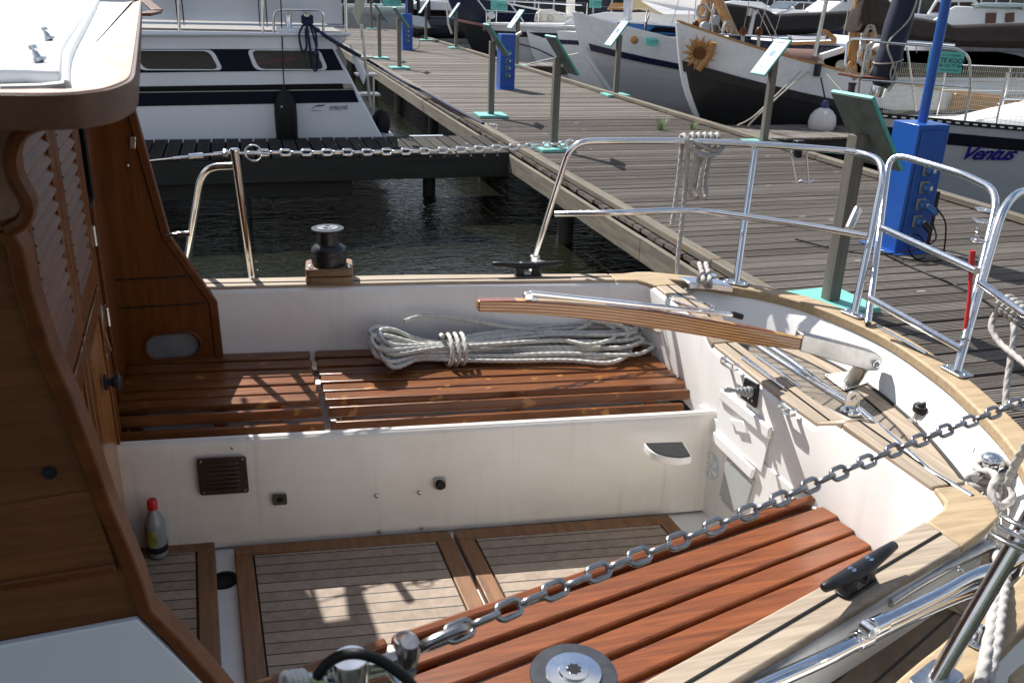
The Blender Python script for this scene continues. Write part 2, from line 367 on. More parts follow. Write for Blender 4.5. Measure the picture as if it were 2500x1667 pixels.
m.grid([[q + Vector((0, .012, 0)) for q in tF], [q + Vector((0, .012, -.15)) for q in tF]])
bp(m, 'locker_front', MT['cream'], 0, 70)
m = MB(); nF = [Vector((-.60, 1.295, SO - .02)), Vector((.2, 1.49, SO - .02)), Vector((1.42, 1.79, SO - .02))]; tN = [q + Vector((0, 0, .34)) for q in nF]
m.grid([nF, tN, [q + Vector((0, -.03, 0)) for q in tN]]); bp(m, 'locker_front', MT['cream'], 0, 70)
for pl in ([(-.60, 2.515), (.154, 2.435), (1.289, 2.315), (1.42, 2.305), (1.42, 3.0), (-.60, 3.2)], [(-.60, 1.28), (.2, 1.475), (1.42, 1.775), (1.42, 1.2), (-.60, .6)]):
    m = MB(); m.prism([(x, y, .36) for x, y in pl], (0, 0, .015)); bp(m, 'locker_top', MT['gel'], 0)
m = MB(); m.box(-.60, 1.43, 1.3, 2.52, SO - .045, SO - .03); bp(m, 'cockpit_sole', MT['gel'], 0)

# --- teak capping on the coaming
def capstrip(name, a, b, mt, bev=.005, lip=.0):
    mm = MB(); mm.loft([[p, q, q + Vector((0, 0, -.02)), p + Vector((0, 0, -.02))] for p, q in zip(a, b)]); return bp(mm, name, mt, bev)
V = lambda x, y, z=ZC: Vector((x, y, z))
capstrip('coaming_cap', [V(-.6, 3.172), V(-.111, 3.112), V(.636, 3.026), V(1.30, 2.921)], [V(-.6, 3.275), V(-.136, 3.21), V(.562, 3.128), V(1.30, 3.004)], MT['teak_cap'])
capstrip('coaming_cap', [V(.30, .905), V(.512, .978), V(.999, 1.144), V(1.098, 1.193), V(1.30, 1.266)], [V(.30, .81), V(.65, .94), V(.95, 1.046), V(1.111, 1.103), V(1.31, 1.170)], MT['teak_cap'])
def corner(poly): mm = MB(); mm.prism([V(*q) for q in poly], (0, 0, -.02)); return bp(mm, 'coaming_cap', MT['teak_rail'], .006)
corner([(1.302, 2.921), (1.302, 3.004), (1.41, 2.99), (1.47, 2.965), (1.505, 2.92), (1.508, 2.83), (1.422, 2.83), (1.408, 2.875), (1.38, 2.905)])
corner([(1.302, 1.264), (1.312, 1.170), (1.40, 1.205), (1.47, 1.24), (1.502, 1.29), (1.508, 1.37), (1.415, 1.375), (1.40, 1.322), (1.37, 1.295)])
capstrip('coaming_cap', [V(1.42, 2.828), V(1.413, 2.49)], [V(1.506, 2.828), V(1.50, 2.49)], MT['teak_cap_y'])
capstrip('coaming_cap', [V(1.412, 1.70), V(1.413, 1.377)], [V(1.504, 1.70), V(1.506, 1.377)], MT['teak_cap_y'])
capstrip('coaming_cap', [V(1.418, 2.375, .70), V(1.408, 1.97, .70), V(1.414, 1.80, .70)], [V(1.50, 2.375, .70), V(1.492, 1.97, .70), V(1.50, 1.80, .70)], MT['teak_cap_y'])
for y0, z0, y1, z1 in ((2.49, ZC, 2.377, .70), (1.70, ZC, 1.802, .70)):
    mm = MB(); mm.loft([[Vector((1.413, y0, z0)), Vector((1.503, y0, z0)), Vector((1.503, y0, z0 - .03)), Vector((1.413, y0, z0 - .03))], [Vector((1.413, y1, z1)), Vector((1.503, y1, z1)), Vector((1.503, y1, z1 - .02)), Vector((1.413, y1, z1 - .02))]]); bp(mm, 'coaming_cap', MT['teak_cap_y'], .004)
# black seam down the middle of each capping
mm = MB()
for a, b in (((-.6, 3.215), (1.30, 2.963)), ((.30, .856), (1.30, 1.219))): mm = MB(); mm.beam((*a, ZC + .0005), (*b, ZC + .0005), .005, .004); bp(mm, 'cap_seam', MT['rubber'])
for a, b in (((1.462, 2.828), (1.458, 2.49)), ((1.458, 1.70), (1.46, 1.377))): mm = MB(); mm.beam((*a, ZC + .0005), (*b, ZC + .0005), .005, .004); bp(mm, 'cap_seam', MT['rubber'])
mm = MB(); mm.beam((1.459, 2.37, .7005), (1.453, 1.80, .7005), .005, .004)
bp(mm, 'cap_seam', MT['rubber'])

# --- slatted benches (each panel: slats and bearers)
def SL(y, sgn): # slats fan slightly: parallel to coaming at the back, to the locker front at the front
    if sgn > 0: return -.125 + (3.11 - y) * .03
    return .31 - (y - .98) * .13
far_rows = [(3.112, .5), (3.042, .5), (2.960, .5), (2.879, .5), (2.815, .5), (2.742, .5), (2.675, .5)]
FR = [(y, z, .022, 0, 1.412) for y, z in far_rows]
# measured front slats, rolled over the locker edge
FRf = [(2.556, .497, .05, R(76), 1.385), (2.492, .477, .05, R(78), 1.335)]
def bench(name, rows, x0, x1, mt, sgn, lab):
    root = None
    for k, row in enumerate(rows):
        y0, z, h, tilt, xe = row[:5]; mm = MB(); s_ = row[5] if len(row) > 5 else SL(y0, sgn); xe_ = min(xe, x1)
        pa, pb = Vector((x0, y0 + s_ * (x0 - .2), z)), Vector((xe_, y0 + s_ * (xe_ - .2), z))
        d = (pb - pa).normalized(); nrm = Vector((d.y, -d.x, 0)) * sgn     # towards the footwell
        up = Z3 * math.cos(tilt) + nrm * math.sin(tilt); sd = d.cross(up).normalized()
        w = .058 if not tilt else .033
        mm.obox((pa + pb) / 2 - up * .011, d * (pb - pa).length / 2, sd * w / 2, up * .011)
        if root is None:
            for bx in ((x0 + x1) / 2, x0 + .06, x1 - .14):
                sl = lambda r_: r_[5] if len(r_) > 5 else SL(r_[0], sgn)
                ya, yb = rows[0][0] + sl(rows[0]) * (bx - .2), rows[6][0] + sl(rows[6]) * (bx - .2)
                yc = rows[7][0] + sl(rows[7]) * (bx - .2)
                bm = MB(); bm.box(bx - .02, bx + .02, min(ya, yb) - .02, max(ya, yb) + .03, .44, .478)
                bm.obox((bx, yc + .045 * sgn, .432), (.018, 0, 0), (0, .02, 0), (0, 0, .045))
                if root is None: root = bp(bm, name, MT['mahog_x'], .003, label=lab)
                else: sub(root, bm, 'bearer', MT['mahog_x'], bevel=.003)
        sub(root, mm, 'slat', mt, bevel=.005)
    return root
bench('slatted_bench', FR + FRf, -.43, .182, MT['slat'], 1, None)
bench('slatted_bench', FR + FRf, .200, 1.412, MT['slat'], 1, None)
NRM = [(.94, 1.31), (1.022, 1.377), (1.105, 1.444), (1.188, 1.511), (1.270, 1.578), (1.352, 1.645), (1.435, 1.712), (1.478, 1.764), (1.500, 1.797)]   # far edges at x = .2 and x = 1.415
NR = [(a - .029, .5, .022, 0, 1.412, (b_ - a) / 1.215) for a, b_ in NRM[:7]] + [(NRM[7][0], .493, .05, R(76), 1.40, (NRM[7][1] - NRM[7][0]) / 1.215), (NRM[8][0], .470, .05, R(78), 1.375, (NRM[8][1] - NRM[8][0]) / 1.215)]
bench('slatted_bench', NR, -.43, .205, MT['slat'], -1, None)
bench('slatted_bench', NR, .222, 1.412, MT['slat_near'], -1, None)

# --- floor panels
def floor_panel(x0, x1, y0, y1, dark=False, skew=.02):
    Q = lambda x, y, z: Vector((x + skew * (y1 - y) * 2, y - .11 * (x - .5), z)); w = .052
    fr = MB(); z0, z1 = SO - .03, SO
    for a in ((x0, x1, y1 - w, y1), (x0, x1, y0, y0 + w)):
        fr.hexa([Q(a[0], a[2], z0), Q(a[1], a[2], z0), Q(a[1], a[3], z0), Q(a[0], a[3], z0)], [Q(a[0], a[2], z1), Q(a[1], a[2], z1), Q(a[1], a[3], z1), Q(a[0], a[3], z1)])
    for a in ((x0, x0 + w, y0 + w, y1 - w), (x1 - w, x1, y0 + w, y1 - w)):
        fr.hexa([Q(a[0], a[2], z0), Q(a[1], a[2], z0), Q(a[1], a[3], z0), Q(a[0], a[3], z0)], [Q(a[0], a[2], z1), Q(a[1], a[2], z1), Q(a[1], a[3], z1), Q(a[0], a[3], z1)])
    f = bp(fr, 'floor_panel', MT['floorframe'], .004)
    g = .005; b = MB(); b.prism([Q(x0 + w, y0 + w, SO - .028), Q(x1 - w, y0 + w, SO - .028), Q(x1 - w, y1 - w, SO - .028), Q(x0 + w, y1 - w, SO - .028)], (0, 0, .02)); sub(f, b, 'caulking', MT['rubber'])
    t = MB(); t.prism([Q(x0 + w + g, y0 + w + g, SO - .02), Q(x1 - w - g, y0 + w + g, SO - .02), Q(x1 - w - g, y1 - w - g, SO - .02), Q(x0 + w + g, y1 - w - g, SO - .02)], (0, 0, .019)); sub(f, t, 'planking', MT['floor_teak'])
    return f
floor_panel(-.112, .540, 1.66, 2.352)
floor_panel(.553, 1.262, 1.80, 2.352)
floor_panel(-.60, -.168, 1.56, 2.395)
# drain
m = MB(); c = Vector((-.142, 2.292, SO - .03)); m.lathe([(.04, 0), (.04, .006), (.028, .008), (.026, .003), (0.001, .003)], c); bp(m, 'drain', MT['rubber'])
# ------------------------------------------------------------------ cabin: roof, wings, bulkhead, doors
ROOFZ = 1.66
BX = lambda Y: -.345 - .045 * (Y - 1.05)               # aft bulkhead plane
# far wing
def wing(name, pts, Y, th, m, capm, hole=None, sgn=1):
    mm = MB(); mm.prism([(x, Y, z) for x, z in pts], (0, th, 0)); return bp(mm, name, m, .003)
fw_edge = [(-.352, 1.615), (-.312, 1.342), (-.252, .942), (-.124, .702), (-.12, .40)]
hc, hw, hh = (-.277, .552), .092, .05
outl = [Vector((x, 3.085, z)) for x, z in [(-.46, .40), (-.46, 1.615)] + fw_edge]
hole = [Vector((hc[0] + (hw - hh) * (1 if math.cos(a) > 0 else -1) + hh * math.cos(a), 3.085, hc[1] + hh * math.sin(a))) for a in [2 * math.pi * k / 24 for k in range(24)]]
mm = MB()                                              # panel with the oval hand hole: outer polygon split in two around it
top_h = sorted([q for q in hole if q.z >= hc[1] - .001], key=lambda q: q.x); bot_h = sorted([q for q in hole if q.z < hc[1] + 1e-5], key=lambda q: q.x)
hz_ = hc[1]
upper = [Vector((-.46, 3.085, hz_)), Vector((-.46, 3.085, 1.615))] + [Vector((x, 3.085, z)) for x, z in fw_edge[:4]] + [Vector((-.122, 3.085, hz_))] + top_h[::-1]
lower = [Vector((-.46, 3.085, .40)), Vector((-.46, 3.085, hz_))] + bot_h + [Vector((-.122, 3.085, hz_)), Vector((-.12, 3.085, .40))]
mm.prism(upper, (0, .013, 0)); mm.prism(lower, (0, .013, 0))
bp(mm, 'cabin_wing', MT['mahog'])
mm = MB(); mm.box(-.44, -.13, 3.099, 3.102, .42, .68); bp(mm, 'hole_shade_panel', plain('painted_hole_shade', (.16, .16, .165), .6, 0, .25, 8))  # dark grey sheet paints in the shade inside the hand hole; wall behind is white
mm = MB(); mm.tube([q + Vector((0, .002, 0)) for q in hole], .006, 8, True); bp(mm, 'hand_hole_rim', MT['mahog_x'])
e3 = [Vector((x, 3.09, z)) for x, z in fw_edge]
mm = MB(); mm.loft([[q + Vector((-.022, -.012, 0)), q + Vector((.006, -.012, 0)), q + Vector((.006, .024, 0)), q + Vector((-.022, .024, 0))] for q in e3]); bp(mm, 'wing_moulding', MT['mahog_x'], .004)
mm = MB()
for z in (.70, .80): mm.box(-.45, -.16 - (z - .70) * .5, 3.081, 3.0855, z, z + .004)
bp(mm, 'panel_seam', MT['black'])
mm = MB(); q = PY(324, 349, 3.08); mm.obox(q, (.009, 0, -.001), (0, .003, 0), (.003, 0, .019)); bp(mm, 'latch_plate', MT['steel'], .002)
mm = MB(); q = PY(312, 404, 3.085); mm.ball(q, .006); bp(mm, 'snap_stud', MT['steel'])
# near wing with scrolled upper bracket
NY = 1.05
npx = [(188, 286), (150, 292), (112, 298), (76, 315), (54, 345), (44, 385), (50, 425), (66, 458), (82, 486), (85, 512), (72, 538), (44, 556), (34, 562), (58, 602), (76, 698), (116, 826), (132, 868), (175, 964), (189, 1003), (228, 1101), (274, 1237), (318, 1338), (345, 1407), (369, 1484), (439, 1552), (539, 1667), (640, 1790)]
ne = [PY(x, y, NY) for x, y in npx]
poly = ne + [Vector((ne[-1].x, NY, .60)), Vector((-1.5, NY, .60)), Vector((-1.5, NY, ne[0].z + .02)), Vector((ne[0].x, NY, ne[0].z + .02))]
mm = MB(); mm.prism(poly, (0, .022, 0)); bp(mm, 'cabin_wing', MT['panelwood'])
mm = MB(); mm.loft([[q + Vector((-.016, -.010, 0)), q + Vector((.002, -.010, 0)), q + Vector((.004, .03, 0)), q + Vector((-.016, .03, 0))] for q in ne[12:]]); bp(mm, 'wing_moulding', MT['mahog_x'], .003)
mm = MB(); mm.tube([q + Vector((-.006, -.004, 0)) for q in cr(ne[:13], 3)], .0085, 8); bp(mm, 'wing_moulding', MT['mahog_x'])
bq = [PY(x, y, NY - .004) for x, y in [(-500, 300), (60, 300), (38, 345), (30, 390), (36, 440), (52, 478), (58, 505), (40, 528), (10, 538), (-500, 545)]]
mm = MB(); mm.prism(bq, (0, -.004, 0)); bp(mm, 'side_window_panel', MT['bracket'], .002)
mm = MB()
for a, b in (((-600, 1524), (285, 1381)),): mm.beam(PY(*a, NY - .004), PY(*b, NY - .004), .012, .013)
bp(mm, 'side_moulding', MT['mahog_x'], .004)
wp = [PY(x, y, NY - .012) for x, y in [(-600, 1689), (335, 1513), (420, 1596), (545, 1720), (545, 2000), (-600, 2200)]]
mm = MB(); mm.prism(wp, (0, .011, 0)); bp(mm, 'cabin_side', gelcoat('cabin_side_paint', (.62, .66, .70), .08, .3), .002)
mm = MB(); mm.prism([PY(x, y, NY - .003) for x, y in [(-600, 1330), (222, 1195), (285, 1383), (-600, 1522)]], (0, -.002, 0)); bp(mm, 'side_plank', MT['panelwood'], .001)
mm = MB(); q = PY(120, 1153, NY); mm.lathe([(.0001, .006), (.006, .005), (.009, .0)], q, (0, -1, 0), 16); bp(mm, 'screw_plug', MT['black'])
# bulkhead and doors
def bk(Y, z, off=0.0): return Vector((BX(Y) + off, Y, z))
def bpanel(mm, y0, y1, z0, z1, off0, off1): mm.hexa([bk(y0, z0, off0), bk(y1, z0, off0), bk(y1, z1, off0), bk(y0, z1, off0)], [bk(y0, z0, off1), bk(y1, z0, off1), bk(y1, z1, off1), bk(y0, z1, off1)])
mm = MB(); bpanel(mm, 1.05, 3.10, .10, 1.63, -.03, -.012); bp(mm, 'cabin_bulkhead', MT['mahog'])
def door(y0, y1, z0, z1, louv, lab=None):
    mm = MB(); s_ = .055
    for a in ((y0, y0 + s_, z0, z1), (y1 - s_, y1, z0, z1), (y0 + s_, y1 - s_, z0, z0 + .07), (y0 + s_, y1 - s_, z1 - .06, z1)): bpanel(mm, *a, -.012, .012)
    d = bp(mm, 'cabin_door', MT['mahog'], .003)
    if louv:
        lv = MB(); z = z0 + .085
        while z < z1 - .075:
            a, b = bk(y0 + s_, z, .0), bk(y1 - s_, z, .0); lv.obox((a + b) / 2 + Vector((.004, 0, 0)), (b - a) / 2, (.009, 0, -.012), (.0022, 0, .0018)); z += .031
        sub(d, lv, 'louvre', MT['louvre'], bevel=.001)
    else:
        p_ = MB(); bpanel(p_, y0 + s_, y1 - s_, z0 + .07, z1 - .06, -.012, .004); sub(d, p_, 'door_panel', MT['doorpanel'], bevel=.003)
    return d
MT['louvre'] = wood('louvre_varnish', (.08, .025, .010), (.19, .065, .026), 'Y', .42, 0, 30, 12, .05, .5, spec=.15)
MT['doorpanel'] = wood('door_panel_varnish', (.22, .075, .02), (.42, .18, .055), 'Z', .3, .4, 24, 14, .05, .4)
door(1.66, 2.10, .97, 1.60, True); door(2.12, 2.52, .97, 1.60, True)
door(1.66, 2.10, .17, .955, False); d2 = door(2.12, 2.56, .17, .955, False)
mm = MB(); q = bk(2.36, .745, .012); mm.lathe([(.022, 0), (.022, .006), (.010, .01), (.011, .018), (.021, .026), (.022, .036), (.012, .042), (.0005, .043)], q, (1, 0, 0), 20); sub(d2, mm, 'door_knob', MT['anod'])
for Y, z in ((2.60, 1.08), (2.64, .83)):
    mm = MB(); mm.tube([bk(Y, z - .028, .012), bk(Y, z + .028, .012)], .0065, 10); mm.obox(bk(Y + .02, z, .005), (.002, 0, 0), (0, .018, 0), (0, 0, .026)); bp(mm, 'hinge', MT['steel_dull'])
mm = MB(); bpanel(mm, 2.54, 2.61, .15, 1.6, -.012, .01); bp(mm, 'bulkhead_stile', MT['mahog_x'], .004); mm = MB(); bpanel(mm, 2.80, 3.09, .15, 1.6, -.012, .002); bp(mm, 'bulkhead_stile', MT['mahog_x'], .004)
mm = MB(); bpanel(mm, 2.63, 2.79, 1.16, 1.62, -.012, -.006); bp(mm, 'bulkhead_window', plain('dark_glass', (.01, .012, .013), .05, 0, .1, 3))
mm = MB(); mm.tube(bent([bk(2.62, 1.62, .002), bk(2.62, 1.20, .002), bk(2.66, 1.14, .002), bk(2.79, 1.14, .002), bk(2.80, 1.62, .002)], .02), .006, 8); bp(mm, 'window_gasket', MT['rubber'])
mm = MB(); mm.tube([PX(246, 745, -.395), PX(252, 800, -.395), PX(270, 855, -.39), PX(262, 868, -.39)], .0025, 6); bp(mm, 'door_hook', MT['steel'])
# roof: rim and white canvas top
def roofpt(x, y, z=ROOFZ): return P(x, y, z)
rim = [roofpt(345, 2), roofpt(343, 40), roofpt(338, 100), roofpt(332, 160), roofpt(326, 190), roofpt(306, 205), roofpt(270, 218), roofpt(230, 225), roofpt(170, 231), roofpt(80, 233), roofpt(0, 232)]
far = Vector((rim[0].x - .03, 3.35, ROOFZ)); nl = rim[-1] + (rim[-1] - rim[-3]).normalized() * 1.4; nl.z = ROOFZ
fl = Vector((-2.0, 3.35, ROOFZ)); nl2 = Vector((-2.0, nl.y, ROOFZ))
rim = [far] + cr(rim, 3) + [nl]
inn = []
for i, p in enumerate(rim):
    t = (rim[min(i + 1, len(rim) - 1)] - rim[max(i - 1, 0)]).normalized(); inn.append(p + Vector((t.y, -t.x, 0)) * .032)
mm = MB(); mm.loft([[a, b, b + Vector((0, 0, -.03)), a + Vector((0, 0, -.027))] for a, b in zip(rim, inn)]); bp(mm, 'roof_rim', wood('roof_rim_varnish', (.06, .019, .006), (.15, .05, .018), 'X', .35, .05, 40, 12, .3, .5), .007, 40)
mm = MB(); mm.loft([[a.lerp(b, .12) + Vector((0, 0, .0015)), b + Vector((0, 0, .0015)), b + Vector((0, 0, -.004)), a.lerp(b, .12) + Vector((0, 0, -.004))] for a, b in zip(rim, inn)]); bp(mm, 'roof_edge', wood('worn_pink_edge', (.30, .17, .11), (.60, .42, .32), 'Y', .6, 0, 50, 8, .3, .4), .001, 40)
mm = MB(); mm.prism([q + Vector((0, 0, -.022)) for q in inn] + [nl2 + Vector((0, 0, -.022)), fl + Vector((0, 0, -.022))], (0, 0, .0235)); bp(mm, 'roof_top', MT['white_gloss'], .003)
ed = [roofpt(x, y, ROOFZ + .004) for x, y in [(240, -5), (220, 34), (200, 70), (185, 96), (172, 120), (163, 142), (159, 165), (159, 190), (160, 207)]]
mm = MB(); mm.tube(ed, [.010, .008, .0065, .006, .0055, .005, .0045, .004, .004], 10); bp(mm, 'roof_welt', plain('welt_piping', (.6, .63, .62), .5, 0, .12, 30, bump=.2))
hp = [roofpt(x, y, ROOFZ + .0018) for x, y in [(236, 0), (198, 70), (168, 120), (154, 150), (152, 208), (60, 204), (0, 205)]]
mm = MB(); mm.prism(hp + [Vector((-2, hp[-1].y, ROOFZ + .0018)), Vector((-2, 3.1, ROOFZ + .0018)), Vector((hp[0].x, 3.1, ROOFZ + .0018))], (0, 0, .012)); bp(mm, 'sliding_hatch', MT['white_gloss'], .004)
mm = MB(); mm.tube([roofpt(0, 216, ROOFZ + .002), roofpt(100, 214, ROOFZ + .002), roofpt(158, 208, ROOFZ + .004)], .003, 8); bp(mm, 'roof_seam', MT['grey'])
for x, y in ((120, 95), (96, 148)):
    mm = MB(); q = roofpt(x, y + 4, ROOFZ + .014); mm.lathe([(.0075, 0), (.0075, .003), (.004, .004), (.003, .009), (.0045, .011), (.0045, .0145), (.0005, .016)], q, Vector((-.35, .15, 1)), 14); bp(mm, 'canvas_stud', MT['steel'])
mm = MB()                                              # grab fitting under the far roof corner
mm.beam(P(352, 36, 1.60), P(380, 30, 1.60), .05, .012); mm.beam(P(352, 0, 1.63), P(384, 26, 1.6), .05, .008); bp(mm, 'roof_fitting', MT['mahog_x'], .003)

# ------------------------------------------------------------------ tiller
TY = 2.15
def tl(x, y, Y=TY): return PY(x, y, Y)
ctop = [(1165, 731), (1290, 731), (1420, 739), (1560, 752), (1700, 773), (1830, 797), (1962, 826)]
cbot = [(1165, 757), (1290, 763), (1420, 774), (1560, 793), (1700, 815), (1830, 838), (1958, 852)]
mm = MB(); rows = []
wt = cr([tl(*q) for q in ctop], 3); wb = cr([tl(*q) for q in cbot], 3)
for a, b in zip(wt, wb): rows.append([a + Vector((0, -.016, 0)), a + Vector((0, .016, 0)), b + Vector((0, .016, 0)), b + Vector((0, -.016, 0))])
mm.loft(rows)
t = NT('laminated_tiller'); X, Y, Zz = t.xyz()         # laminations follow the bend: height measured from the tiller's curved centre line
mid = [(a + b) / 2 for a, b in zip(wt, wb)]
xs = [q.x for q in mid]; x0_, x1_ = xs[0], xs[-1]
cv = t.n('ShaderNodeFloatCurve'); crv = cv.mapping.curves[0]
zs = [q.z for q in mid]; zmin, zmax = min(zs), max(zs)
pick = [0, len(mid) // 4, len(mid) // 2, 3 * len(mid) // 4, len(mid) - 1]
crv.points[0].location = (0, (zs[0] - zmin) / (zmax - zmin)); crv.points[1].location = (1, (zs[-1] - zmin) / (zmax - zmin))
for k in pick[1:-1]: crv.points.new((xs[k] - x0_) / (x1_ - x0_), (zs[k] - zmin) / (zmax - zmin))
cv.mapping.update()
t.l(t.math('DIVIDE', t.math('SUBTRACT', X, x0_), x1_ - x0_), cv.inputs['Value'])
h = t.math('SUBTRACT', Zz, t.math('MULTIPLY_ADD', cv.outputs[0], zmax - zmin, zmin))
lam = t.math('LESS_THAN', t.math('FRACT', t.math('DIVIDE', t.math('ADD', h, .0395), .0088)), .5)
g = t.noise(t.coord((5, 120, 120)), 1, 5)
c = t.mix(lam, t.ramp(g, [(.3, (.5, .26, .07)), (.7, (.66, .38, .12))]), t.ramp(g, [(.3, (.17, .035, .012)), (.7, (.3, .085, .03))]))
t.set(Base_Color=c, Roughness=.22, Coat_Weight=.6, Coat_Roughness=.06); t.bump(g, .04, .001)
till = bp(mm, 'tiller', t.m, .004)
mm = MB(); st = [(1958, 816), (2060, 838), (2150, 860), (2160, 868)]; sb = [(1954, 858), (2060, 886), (2130, 906), (2150, 905)]
hp = [tl(*q, TY - .02) for q in [(1962, 816), (2060, 840), (2140, 862), (2156, 876), (2156, 893), (2143, 905), (2125, 906), (2050, 886), (1953, 857)]]
mm.prism(hp, (0, .04, 0)); sub(till, mm, 'tiller_head', MT['steel_dull'], bevel=.003)
mm = MB(); q = tl(2139, 888, TY - .02); mm.lathe([(.013, 0), (.013, .003), (.009, .004), (.009, .012), (.006, .012), (.006, .02), (.0005, .021)], q, (0, -1, 0), 18); sub(till, mm, 'pivot_bolt', MT['steel'])
mm = MB()                                              # extension lying on top
br = tl(1289, 722); mm.obox(br, (.012, 0, 0), (0, .009, 0), (0, 0, .010)); mm.obox(br - Vector((0, 0, .013)), (.028, 0, 0), (0, .012, 0), (0, 0, .002)); sub(till, mm, 'extension_bracket', MT['steel'], bevel=.002)
mm = MB(); mm.beam(tl(1291, 714), tl(1787, 768), .018, .011); sub(till, mm, 'tiller_extension', MT['steel'], bevel=.003)
mm = MB(); a_, b_ = tl(1785, 766), tl(1812, 774); mm.tube([a_, b_], .009, 10); sub(till, mm, 'extension_end', MT['black'], bevel=.002)
rg = tl(1690, 740); mm = MB()
ax = (tl(1752, 752) - tl(1630, 730)).normalized(); mm.tube([rg + ax * .07 * math.cos(a) + Vector((0, 1, 0)) * .05 * math.sin(a) for a in [2 * math.pi * k / 36 for k in range(36)]], .0035, 8, True); sub(till, mm, 'tiller_ring', MT['steel'])
# rudder stock and plate
base = P(2075, 938, ZD); headp = tl(2108, 890)
mm = MB(); mm.tube([base + Vector((0, 0, .0)), headp], .024, 18); rs = bp(mm, 'rudder_stock', MT['steel_dull'])
mm = MB(); q4 = [P(x, y, ZD + .003) for x, y in [(2010, 918), (2062, 955), (2128, 935), (2080, 908)]]; mm.prism(q4, (0, 0, .006)); sub(rs, mm, 'stock_plate', MT['steel_dull'], bevel=.002)
for q in q4: mm = MB(); mm.lathe([(.005, 0), (.004, .002), (.0005, .0025)], base.lerp(q, .86) + Vector((0, 0, .009)), Z3, 12); sub(rs, mm, 'plate_screw', MT['steel'])

# ------------------------------------------------------------------ winches and cleats
def winch(c, rot, pad, sc_=1.0):
    c = Vector(c); mm = MB(); ax, ay = Vector((math.cos(rot), math.sin(rot), 0)), Vector((-math.sin(rot), math.cos(rot), 0))
    wn = None
    if pad:
        mm.prism(rrect(c, ax, ay, .083, .066, .022, 5), (0, 0, .028)); mm.prism(rrect(c + Vector((0, 0, .0305)), ax, ay, .083, .066, .022, 5), (0, 0, .028)); h = .0595
    else:
        mm.prism(rrect(c, ax, ay, .08, .066, .02, 5), (0, 0, .05)); h = .05
    wn = bp(mm, 'winch', wood('winch_pad', (.12, .065, .03), (.32, .19, .1), 'X', .55, .1, 40, 8, .3, .7), .004)
    b = c + Vector((0, 0, h))
    mm = MB(); mm.lathe([(.060, 0), (.062, .006), (.062, .040), (.0615, .041), (.062, .042), (.062, .052), (.058, .062), (.047, .070), (.040, .076), (.039, .118), (.041, .124)], b, Z3, 40); sub(wn, mm, 'winch_drum', MT['anod'])
    mm = MB(); mm.lathe([(.041, .122), (.056, .1275), (.057, .1295), (.056, .131), (.036, .1315)], b, Z3, 40); sub(wn, mm, 'winch_flange', plain('grey_anodised_top', (.045, .048, .055), .4, .2, .2, 60, spec=.3))
    mm = MB(); mm.lathe([(.036, .131), (.036, .1335), (.020, .1345), (.019, .1375), (.011, .138)], b, Z3, 36); sub(wn, mm, 'winch_cap', MT['steel'])
    mm = MB(); mm.prism([b + Vector((r_ * math.cos(2 * math.pi * k / 16), r_ * math.sin(2 * math.pi * k / 16), .1374)) for k in range(16) for r_ in [(.0105 if k % 2 == 0 else .0078)]], (0, 0, .0012)); sub(wn, mm, 'handle_socket', MT['black'])
    for sx in (-1, 1): mm = MB(); mm.lathe([(.009, 0), (.009, .002), (.005, .003), (.005, .010), (.0005, .012)], b + ax * sx * .066 - ay * .046, Z3, 12); sub(wn, mm, 'pad_bolt', MT['steel'])
    return wn
winch((.272, 3.12, ZC), R(-6), True)
winch((.360, .845, ZC + .0), R(18), False)
def cleat(c, d, L_=.115):
    c = Vector(c); d = Vector(d).normalized(); s_ = Z3.cross(d)
    ring = lambda p, w, h, zc_: [p + s_ * w * math.cos(a) + Z3 * (zc_ + h * math.sin(a)) for a in [2 * math.pi * k / 12 for k in range(12)]]
    mm = MB(); mm.loft([ring(c + d * L_ * t, w, h, zz) for t, w, h, zz in [(-1.0, .004, .004, .047), (-.97, .009, .008, .0465), (-.7, .012, .010, .044), (-.35, .015, .012, .040), (0, .016, .013, .038), (.35, .015, .012, .040), (.7, .012, .010, .044), (.97, .009, .008, .0465), (1.0, .004, .004, .047)]])
    k = bp(mm, 'cleat', MT['black'], 0, 60)
    mm = MB(); mm.prism(rrect(c, d, s_, .052, .017, .015, 5), (0, 0, .006))
    for sx in (-1, 1): mm.loft([rrect(c + d * .030 * sx + Vector((0, 0, z)), d, s_, w, .012, .006, 3) for z, w in ((.004, .020), (.016, .013), (.034, .016))])
    sub(k, mm, 'cleat_base', MT['black'], bevel=.002)
    for sx in (-1, 1):
        mm = MB(); b_ = c + d * .028 * sx + Vector((0, 0, .0505)); mm.lathe([(.0075, -.002), (.0075, .0005), (.0005, .001)], b_, Z3, 14); sub(k, mm, 'cleat_screw', MT['steel'])
cfar = P(1288, 672, ZC); cleat(cfar, (.99, -.13, 0), .135)
cn = P(2090, 1432, ZC); cleat(cn, (.93, .36, 0), .115)

# ------------------------------------------------------------------ pushpit rails, stanchions
def pipe(name, pts, r=.0125, m='steel', parent=None, n=12):
    mm = MB(); mm.tube(pts, r, n); return bp(mm, name, MT[m], 0, 60, parent) if parent is None else sub(parent, mm, name, MT[m], smooth=60)
def footplate(c, d, rail):
    d = Vector((d[0], d[1], 0)).normalized(); s_ = Z3.cross(d); mm = MB(); mm.prism(rrect(Vector(c) + Vector((0, 0, .001)), d, s_, .045, .026, .012, 4), (0, 0, .005))
    for sx in (-1, 1): mm.lathe([(.006, .005), (.005, .008), (.0005, .009)], Vector(c) + d * .034 * sx, Z3, 10)
    sub(rail, mm, 'foot_plate', MT['steel_dull'], bevel=.002)
RZ = 1.22
a0 = Vector((1.075, 3.25, .70)); a1 = P(1398, 352, RZ); 
f2 = P(1797, 692, .752); f3 = P(2085, 768, .752); f4 = P(2335, 908, .752)
